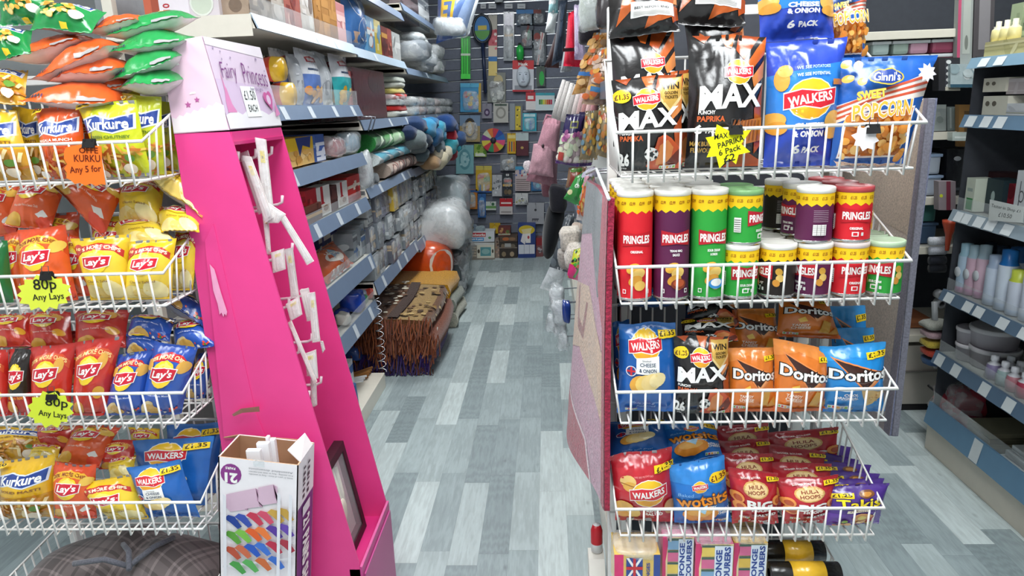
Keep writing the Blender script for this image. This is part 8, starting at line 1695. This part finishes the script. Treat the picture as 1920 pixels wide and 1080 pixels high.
# cosmetics cartons
def rbox(name, cat, x0, x1, yt, z, label, col, pal=(), seed=1, X=XR + .03, depth=.07, fn=None, m=None, group=GT):
    ya, yb = yr(x0, z + .03, X), yr(x1, z + .03, X); zt = max(z + .02, z_for_r(yt, X, (ya + yb) / 2)); A = (zt - z) / max(.01, ya - yb)
    if fn: a = Art(A, col, 1, 1); fn(a, A); a.done()
    else: a = gen(col, list(pal) or [col], seed, max(.3, min(3, A)), 4)
    q = [(X, ya, z + .0012), (X, yb, z + .0012), (X, yb, zt), (X, ya, zt)]; mb = MB(); slab(mb, q, depth, a, col); return put(mb.build(name, m or CARD), label, cat, group)
def z_for_r(py, X, Y): return z_for(py, X, Y)
Z4 = 1.04
rbox('perfume_carton', 'carton', 1808, 1824, 334, Z4, 'slim cream and green carton at the end of the cosmetics shelf', '#c9d0c0', fn=marks(('r', .2, .05, .9, .4, '#2f8a4a'), ('r', .2, .6, .8, .7, '#9aa8a0')))
rbox('perfume_carton', 'carton', 1834, 1868, 322, Z4, 'dark red and black carton behind the slim cream one', '#3a2224', ['#8a2a2a', '#1f1818', '#5a2a2c'], 4, X=XR + .12)
rbox('perfume_carton', 'carton', 1846, 1876, 336, Z4, 'dark teal carton with a small pale drop emblem', '#22343a', fn=marks(('e', .45, .5, .12, .16, '#9fb0ac'), ('r', .4, .2, .5, .36, '#7f9490')), X=XR + .07)
rbox('perfume_carton', 'carton', 1872, 1900, 344, Z4, 'low red carton between the teal and the white one', '#8a2030', ['#a8303f', '#6a1824'], 5, X=XR + .09)
rbox('perfume_carton', 'carton', 1898, 1940, 322, Z4, 'white carton with a dark line drawing', '#c9cdd0', fn=marks(('e', .3, .5, .12, .12, '#5a5c60'), ('e', .3, .5, .09, .09, '#c9cdd0'), ('r', .2, .2, .24, .8, '#6a6c70')), X=XR + .05)
rbox('mirror_pack', 'packet', 1822, 1854, 290, Z4, 'pale teal fronted pack leaning at the back of the cosmetics shelf', '#8fb0b0', ['#3a6a74', '#b8ccca'], 6, X=XR + .17)
for i, px in enumerate((1850, 1858, 1866, 1874)): can('mascara_tube', 'cosmetic tube', px, Z4, [(0, 0), (.008, 0), (.008, .08), (.0095, .085), (.0095, .13), (0, .132)], ['#3a3036', '#3a3036', '#57474e', '#57474e', '#57474e'], ['first', 'second', 'third', 'fourth'][i] + ' dark slim cosmetic tube behind the cartons', X=XR + .20)
q_ = [atx(1853, 413, XR - .008), atx(1917, 418, XR - .008), atx(1919, 388, XR - .008), atx(1856, 374, XR - .008)]
a_ = Art(.55, '#cdd2cf', 1, 1); a_.text('Tester in Shop £1', .5, .38, .86, .12, '#4a4f50', rot=-.04, shear=.15); a_.text('£10.50', .5, .18, .4, .13, '#4a4f50', rot=-.04, shear=.15); a_.done(); mb = MB(); slab(mb, q_, .001, a_, '#cdd2cf'); put(mb.build('shelf_notice', CARD), 'handwritten white notice on the cosmetics shelf edge', 'notice')
# boxes with finger slots above
slot = marks(('e', .2, .6, .09, .14, '#6a6458'), ('e', .48, .6, .09, .14, '#6a6458'))
Z5 = 1.405
rbox('display_carton', 'carton', 1842, 1888, 180, Z5, 'cream carton with two finger slots, lower of the stack', '#d3d0c0', fn=slot)
rbox('display_carton', 'carton', 1844, 1886, 146, Z5 + .082, 'cream carton with two finger slots, upper of the stack', '#cfcbbb', fn=slot)
rbox('display_carton', 'carton', 1888, 1940, 194, Z5, 'white carton beside the slotted stack', '#cdd0d2', ['#b9bcc0', '#a8a890'], 8)
rbox('display_carton', 'carton', 1888, 1940, 146, Z5 + .072, 'pinkish grey carton on the white one', '#b3a8a8', ['#a89a9c', '#c0b8b8'], 9, X=XR + .04)
Z6 = 1.612
rbox('hand_soap_tray', 'carton', 1846, 1930, 74, Z6, 'pale yellow carton tray of soap bottles on the highest toiletries shelf', '#c9c08a', ['#b8b07a', '#d8d0a0'], 10, X=XR + .03, depth=.12)
for i, px in enumerate((1872, 1888, 1904)): can('soap_bottle', 'bottle', px, Z6 + .05, [(0, 0), (.020, 0), (.022, .02), (.020, .045), (.009, .055), (.009, .075), (0, .076)], ['#c8be84', '#cfc58c', '#cfc58c', '#d8d2b0', '#d8d2b0', '#d8d2b0'], ['first', 'second', 'third'][i] + ' soap bottle standing in the pale yellow tray', X=XR + .07)
rbox('green_box_pack', 'carton', 1890, 1912, 6, Z6 + .05, 'pale green carton behind the soap bottles', '#9fae8c', ['#b8c0a0', '#8a9a78'], 11, X=XR + .16)
rbox('green_box_pack', 'carton', 1916, 1944, 8, Z6 + .05, 'darker green carton behind the soap bottles', '#7f937a', ['#98a88c', '#66785f'], 12, X=XR + .15)
# tubs and gift sets
Z2 = .446
def tub(px, z, r, h, label, X, col='#c3bcc4'):
    y = yr(px, z + h / 2, X); o = MB().lathe([(0, 0), (r * .92, 0), (r, h * .8), (r * 1.04, h * .8), (r * 1.04, h * .97), (r * .98, h), (0, h - .004)], (X, y, z + .0012), col, 22).build('storage_tub', PLAS); put(o, label, 'tub', GT); MB().lathe([(r * 1.045, h * .82), (r * 1.06, h * .84), (r * 1.06, h), (r, h + .003)], (X, y, z + .0012), '#d6d2d6', 22).build('lid_rim', PLAS, o)
tub(1818, Z2, .050, .065, 'small white tub beside the wide ones, lower', XR + .08); tub(1820, Z2 + .068, .050, .060, 'small white tub stacked on the lower small one', XR + .08)
tub(1864, Z2, .085, .075, 'wide white tub, lower of the stack of two', XR + .13); tub(1866, Z2 + .078, .085, .075, 'wide white tub with a clear lid, upper of the stack of two', XR + .13)
for i, (px, c) in enumerate([(1864, '#8a7fa4'), (1884, '#9ab0b0'), (1902, '#b87a84'), (1922, '#a83a50'), (1894, '#8f8aa8'), (1912, '#b5a2aa')]):
    can('bath_bottle', 'bottle', px, Z2, [(0, 0), (.024, 0), (.027, .03), (.022, .055), (.010, .066), (.014, .07), (.013, .088), (0, .09)], [c, c, c, '#d8d8de', '#e2e2e8', '#e2e2e8', '#e2e2e8'], ['purple', 'pale teal', 'pink', 'crimson', 'lavender', 'dusty pink'][i] + ' bath bottle with a white frilled cap beside the tubs', X=XR + (.05 if i < 4 else .10))
rbox('gift_pack', 'packet', 1788, 1826, 582, Z2, 'grey lidded gift pack at the shelf end', '#b0b2ac', ['#8f918c', '#c8cac4'], 13, X=XR + .22, depth=.10)
for i, (c, nm) in enumerate([('#b8404a', 'red'), ('#4a9a9a', 'teal'), ('#b04848', 'coral')]):
    y = yr(1808, Z2 + .06, XR + .24); o = MB().lathe([(0, 0), (.055, 0), (.055, .045), (0, .047)], (XR + .24, y, Z2 + .0012 + .048 * i), c, 20).build('ribbon_reel', PLAS); put(o, nm + ' ribbon reel, ' + ['lowest', 'middle', 'topmost'][i] + ' of its stack behind the small tubs', 'ribbon reel', GT)
for i, (c, nm) in enumerate([('#3f5a80', 'blue'), ('#b84a3a', 'red'), ('#c8b04a', 'yellow'), ('#b89aa0', 'pink'), ('#8f9088', 'grey')]):
    p = at(1755, 676 - i * 17, 3.02); o = MB().blob(p, (.055, .05, .016), c, 14, 8, .1, 380 + i, sq=.5).build('hanging_scrunchie', CLOTH); put(o, nm + ' hair band pack in the strip at the end of the toiletries shelving', 'hair band', 'hair band packs in the hanging strip')
o = MB().tube([at(1752, 566, 3.03), at(1756, 690, 3.03)], .012, '#8f9294', 6); put(o.build('clip_strip', PLAS), 'grey hanging strip holding the hair band packs', 'clip strip')
# bottom deck: baskets of red packs, stacked white trays
bundle('red_gift_pack', 'packet', tuple(np.array([XR + .12, yr(1786, .2, XR + .1), .212])), (.07, .10, .075), '#a83a48', 'crumpled red and teal gift pack at the end of the base deck', GT, 390, film=1, m=FILM, wob=.2)
bundle('red_gift_pack', 'packet', tuple(np.array([XR + .14, yr(1812, .16, XR + .1) - .02, .165])), (.08, .10, .03), '#8a3040', 'flat dark red gift pack lying beside the crumpled one', GT, 391, film=0, m=FILM)
for k in range(7):
    y = 2.30; z = .137 + k * .017; o = MB().box(XR + .05 + .01 * (k % 2), XR + .30, 1.98 + .03 * k, 2.50 - .015 * k, z, z + .014, ['#c9cbcc', '#b4b8ba', '#d2d4d4'][k % 3], .003).build('white_tray', PLAS); put(o, ['lowest', 'second', 'third', 'fourth', 'fifth', 'sixth', 'topmost'][k] + ' white plastic tray of the stack on the base deck', 'tray', 'white trays on the base deck')
for k in range(4):
    z = .137 + k * .022; o = MB().box(XR + .06, XR + .28, 2.55, 2.70, z, z + .020, ['#8a846c', '#968f76', '#7f7962', '#8f8870'][k], .003).build('olive_folder', CARD); put(o, ['lowest', 'second', 'third', 'topmost'][k] + ' olive folder stacked between the red packs and the white trays', 'folder', 'olive folders on the base deck')

# ================================================================== cross shelving at the end of the second aisle
YC = 3.235
def cross():
    t = empty('cross_shelving', (1.75, YC + .25, 0), 'cream edged shelving with a low cabinet across the end of the second aisle', 'shelving unit')
    x0, x1 = 1.10, 3.15
    MB().box(x0, x1, YC + .46, YC + .48, 0, 2.2, '#33363c').build('back_panel', MATTE, t)
    for z in (.394, .815, 1.04, 1.325, 1.75):
        MB().box(x0, x1, YC + .01, YC + .46, z - .03, z - .002, '#c9c6bc', .002).build('shelf', ENAM, t)
        MB().box(x0, x1, YC - .004, YC + .010, z - .034, z, '#cfcabb', .002).build('shelf_edge', ENAM, t)
    MB().box(x0, x1, YC + .02, YC + .46, .035, .335, '#b3aca2', .004).build('cabinet_front', ENAM, t)
    MB().box(x0, x1, YC + .03, YC + .46, 0, .034, '#2c2a2c').build('plinth', MATTE, t)
    MB().box(x0, x1, YC + .008, YC + .02, .205, .210, '#6f6a66').build('drawer_gap', MATTE, t)
    MB().tube([at(1740, 722, YC - .02), at(1752, 733, YC - .03), at(1800, 733, YC - .03), at(1835, 728, YC - .02)], .006, '#1c1c20', 6).build('drawer_handle', PLAS, t)
    return t
cross()
GC = 'goods on the cross shelving'
def cbox(name, cat, x0, y0, x1, y1, label, bg, fn=None, Y=YC + .05, depth=.15, z0=None, m=None):
    q = q4(x0, y0, x1, y1, Y)
    if z0 is not None:
        for p in q[:2]: p[2] = z0 + .0012
    W = q[1][0] - q[0][0]; Hh = q[3][2] - q[0][2]; a = Art(Hh / W, bg, 1, 1)
    if fn: fn(a, Hh / W)
    a.done(); mb = MB(); slab(mb, q, depth, a, bg); return put(mb.build(name, m or CARD), label, cat, GC)
ZT = 1.75
LB = [(1618, 74, 1656, 108, '#9fb0ac', 'pale green'), (1656, 70, 1692, 100, '#8fa096', 'sage'), (1688, 66, 1728, 94, '#b48a9c', 'mauve'), (1728, 58, 1798, 92, '#8a4258', 'plum')]
for i, (x0, y0, x1, y1, c, nm) in enumerate(LB):
    p, q = at(x0, y1, YC + .1), at(x1, y0, YC + .1)
    for k, (zz, hh) in enumerate(((1.60, .05), (1.655, .055))):
        o = MB().box(p[0] + .004, q[0] - .004, YC + .02, YC + .2, zz, zz + hh, c, .014).build('lunch_box', PLAS); put(o, nm + ' clear lidded lunch box, ' + ['lower', 'upper'][k] + ' of its pair on the cross shelving', 'lunch box', 'lunch boxes on the cross shelving')
        MB().box(p[0], q[0], YC + .016, YC + .204, zz + hh - .012, zz + hh + .002, '#c9ced0', .004).build('lid', PLAS, o)
o = MB().box(1.45, 2.3, YC + .0, YC + .3, 1.565, 1.598, '#9a958a', .003).build('wire_tray', ENAM); put(o, 'grey tray shelf under the lunch boxes', 'tray', GC)
cbox('photo_frame', 'frame', 1798, -20, 1826, 84, 'tall grey photo frame with a pink border beside the lunch boxes', '#8f9490', marks(('r', 0, 0, .2, 1, '#b04a68'), ('r', .35, .15, .85, .9, '#a3a8a0'), ('e', .6, .3, .12, .1, '#6f746c')), depth=.03, Y=YC - .02, z0=1.60)
cbox('photo_frame', 'frame', 1828, -20, 1866, 84, 'dark wooden photo frame hanging next to the pink bordered one', '#4a4648', marks(('r', .25, .2, .8, .9, '#7d7a7c')), depth=.03, Y=YC - .02, z0=1.60)
cbox('game_board', 'box', 1760, 108, 1800, 170, 'black box with a column of white drawings', '#2c2c30', marks(('r', .3, .04, .6, .96, '#3a3a40'), *[('e', .46, .15 + .18 * k, .12, .06, '#c8cac8') for k in range(5)], ('r', .3, 0, 1, .12, '#b8b4a4')), depth=.05, Y=YC - .06)
cbox('wipes_pack', 'packet', 1782, 120, 1840, 164, 'pale blue wipes pack on the cross shelving', '#a3b2b4', marks(('r', 0, .0, 1, .14, '#3a5a6a'), ('b', .1, .2, .9, .95, 10, ['#b8c4c4', '#8fa2a6', '#c8d0d0'], .1, .18, 3)), depth=.06, Y=YC - .08, m=FILM)
cbox('food_tub', 'tub', 1716, 196, 1774, 246, 'large clear grey tub standing on the upper cross shelf', '#9fa8a6', marks(('r', 0, .85, 1, 1, '#b4bcb8'), ('b', .1, .1, .9, .8, 8, ['#aeb6b2', '#8d9894'], .12, .2, 3)), z0=1.325, m=FILM)
cbox('clear_jar', 'jar', 1776, 200, 1798, 250, 'tall clear jar next to the grey tub', '#8f9a98', marks(('r', .2, .1, .35, .95, '#b9c2c0'), ('r', .6, .1, .7, .95, '#6f7c7a')), z0=1.325, m=FILM)
cbox('gold_frame', 'frame', 1798, 196, 1838, 275, 'brown carved frame hanging at the shelf end', '#8a6638', marks(('r', .25, .2, .75, .85, '#5a4428'), ('r', .4, .35, .6, .7, '#a8844a')), depth=.03, Y=YC - .02)
cbox('chrome_clip', 'hook', 1786, 248, 1826, 264, 'pale shiny plastic hook pack before the brown frame', '#b9c4be', marks(('r', .1, .3, .9, .5, '#dfe6e0')), depth=.04, Y=YC - .08, m=FILM)
for i, (y0, y1, z) in enumerate(((318, 348, 1.04), (270, 312, 1.135))):
    p0, p1 = at(1716, y1, YC + .05), at(1768, y0, YC + .05); o = MB().box(p0[0], p1[0], YC + .05, YC + .2, z + .0012, z + .085, ['#9aa2b0', '#a5aeba'][i], .01).build('cake_tub', PLAS); put(o, ['lower', 'upper'][i] + ' frosted cake tub on the middle cross shelf', 'tub', GC); MB().box(p0[0] - .005, p1[0] + .005, YC + .045, YC + .205, z + .078, z + .092, '#8fa4c0', .004).build('lid', PLAS, o)
cbox('black_bag_pack', 'bag', 1776, 280, 1826, 336, 'black glossy bag standing beside the frosted tubs', '#1f2126', marks(('e', .4, .8, .14, .05, '#c8ccd0'), ('r', .1, .1, .9, .16, '#4a4e54')), z0=1.04, m=FILM)
cbox('pouch_set', 'packet', 1760, 340, 1792, 394, 'grey and maroon striped packet hanging below the middle cross shelf', '#8f8488', marks(('r', .45, 0, .7, 1, '#7a3444'), ('e', .15, .5, .1, .06, '#c8d03a')), depth=.04, Y=YC - .08)
for i, (y, c, nm) in enumerate([(452, '#c3c6cc', 'white, topmost'), (470, '#b9bcc4', 'white, second'), (488, '#2c2e36', 'black, third'), (503, '#24262c', 'black, fourth')]):
    p = at(1757, y, YC - .06); o = MB().lathe([(0, -.035), (.019, -.033), (.02, .033), (.008, .035), (0, .03)], p, c, 16, axis=0); put(o.build('sock_roll', CLOTH), nm + ' rolled sock pair in the strip on the cross shelving', 'sock roll', 'rolled socks in the strip')
o = MB(); p = at(1780, 432, YC - .1); o.lathe([(.008, -.09), (.014, -.02), (.03, .03), (.032, .045), (0, .046)], p, '#b8482e', 14); put(o.build('orange_funnel', PLAS), 'orange funnel hanging at the end of the toiletries shelving', 'funnel', GC)
for i, (y0, y1, c) in enumerate(((548, 575, '#3c5068'), (512, 545, '#3a6660'))):
    p0, p1 = at(1700, y1, YC + .06), at(1742, y0, YC + .06); zb = [.817, .92][i] - .0; o = MB().box(p0[0] - .06, p1[0], YC + .06, YC + .25, zb, zb + .085, c, .008).build('storage_box', PLAS); put(o, ['blue', 'green lidded'][i] + ' storage box on the lower cross shelf', 'storage box', GC); MB().box(p0[0] - .066, p1[0] + .006, YC + .055, YC + .255, zb + .085, zb + .098, ['#4a5f78', '#5f8f82'][i], .004).build('lid', PLAS, o)
for i, (y, nm) in enumerate(((552, 'upper'), (568, 'lower'))):
    p = at(1762, y, YC - .05); o = MB().lathe([(.012, -.02), (.021, -.02), (.021, .02), (.012, .02)], p, '#a3a6aa', 16, axis=1); put(o.build('tape_roll', PLAS), nm + ' clear tape roll hanging by the storage boxes', 'tape roll', GC)
cbox('brown_bin', 'box', 1694, 596, 1744, 648, 'orange brown box in the lowest cross shelf bay', '#7a4a30', marks(('r', 0, .5, 1, .85, '#8a5636'), ('r', 0, .1, 1, .2, '#8f5a34')), z0=.395, Y=YC + .1, depth=.25)
cbox('black_clips', 'packet', 1780, 672, 1815, 712, 'row of black handles hanging in the shade beside the hair bands', '#2c2e32', marks(*[('r', .1 + .3 * k, .05, .28 + .3 * k, .95, '#44484c') for k in range(3)]), Y=YC - .01, depth=.02)
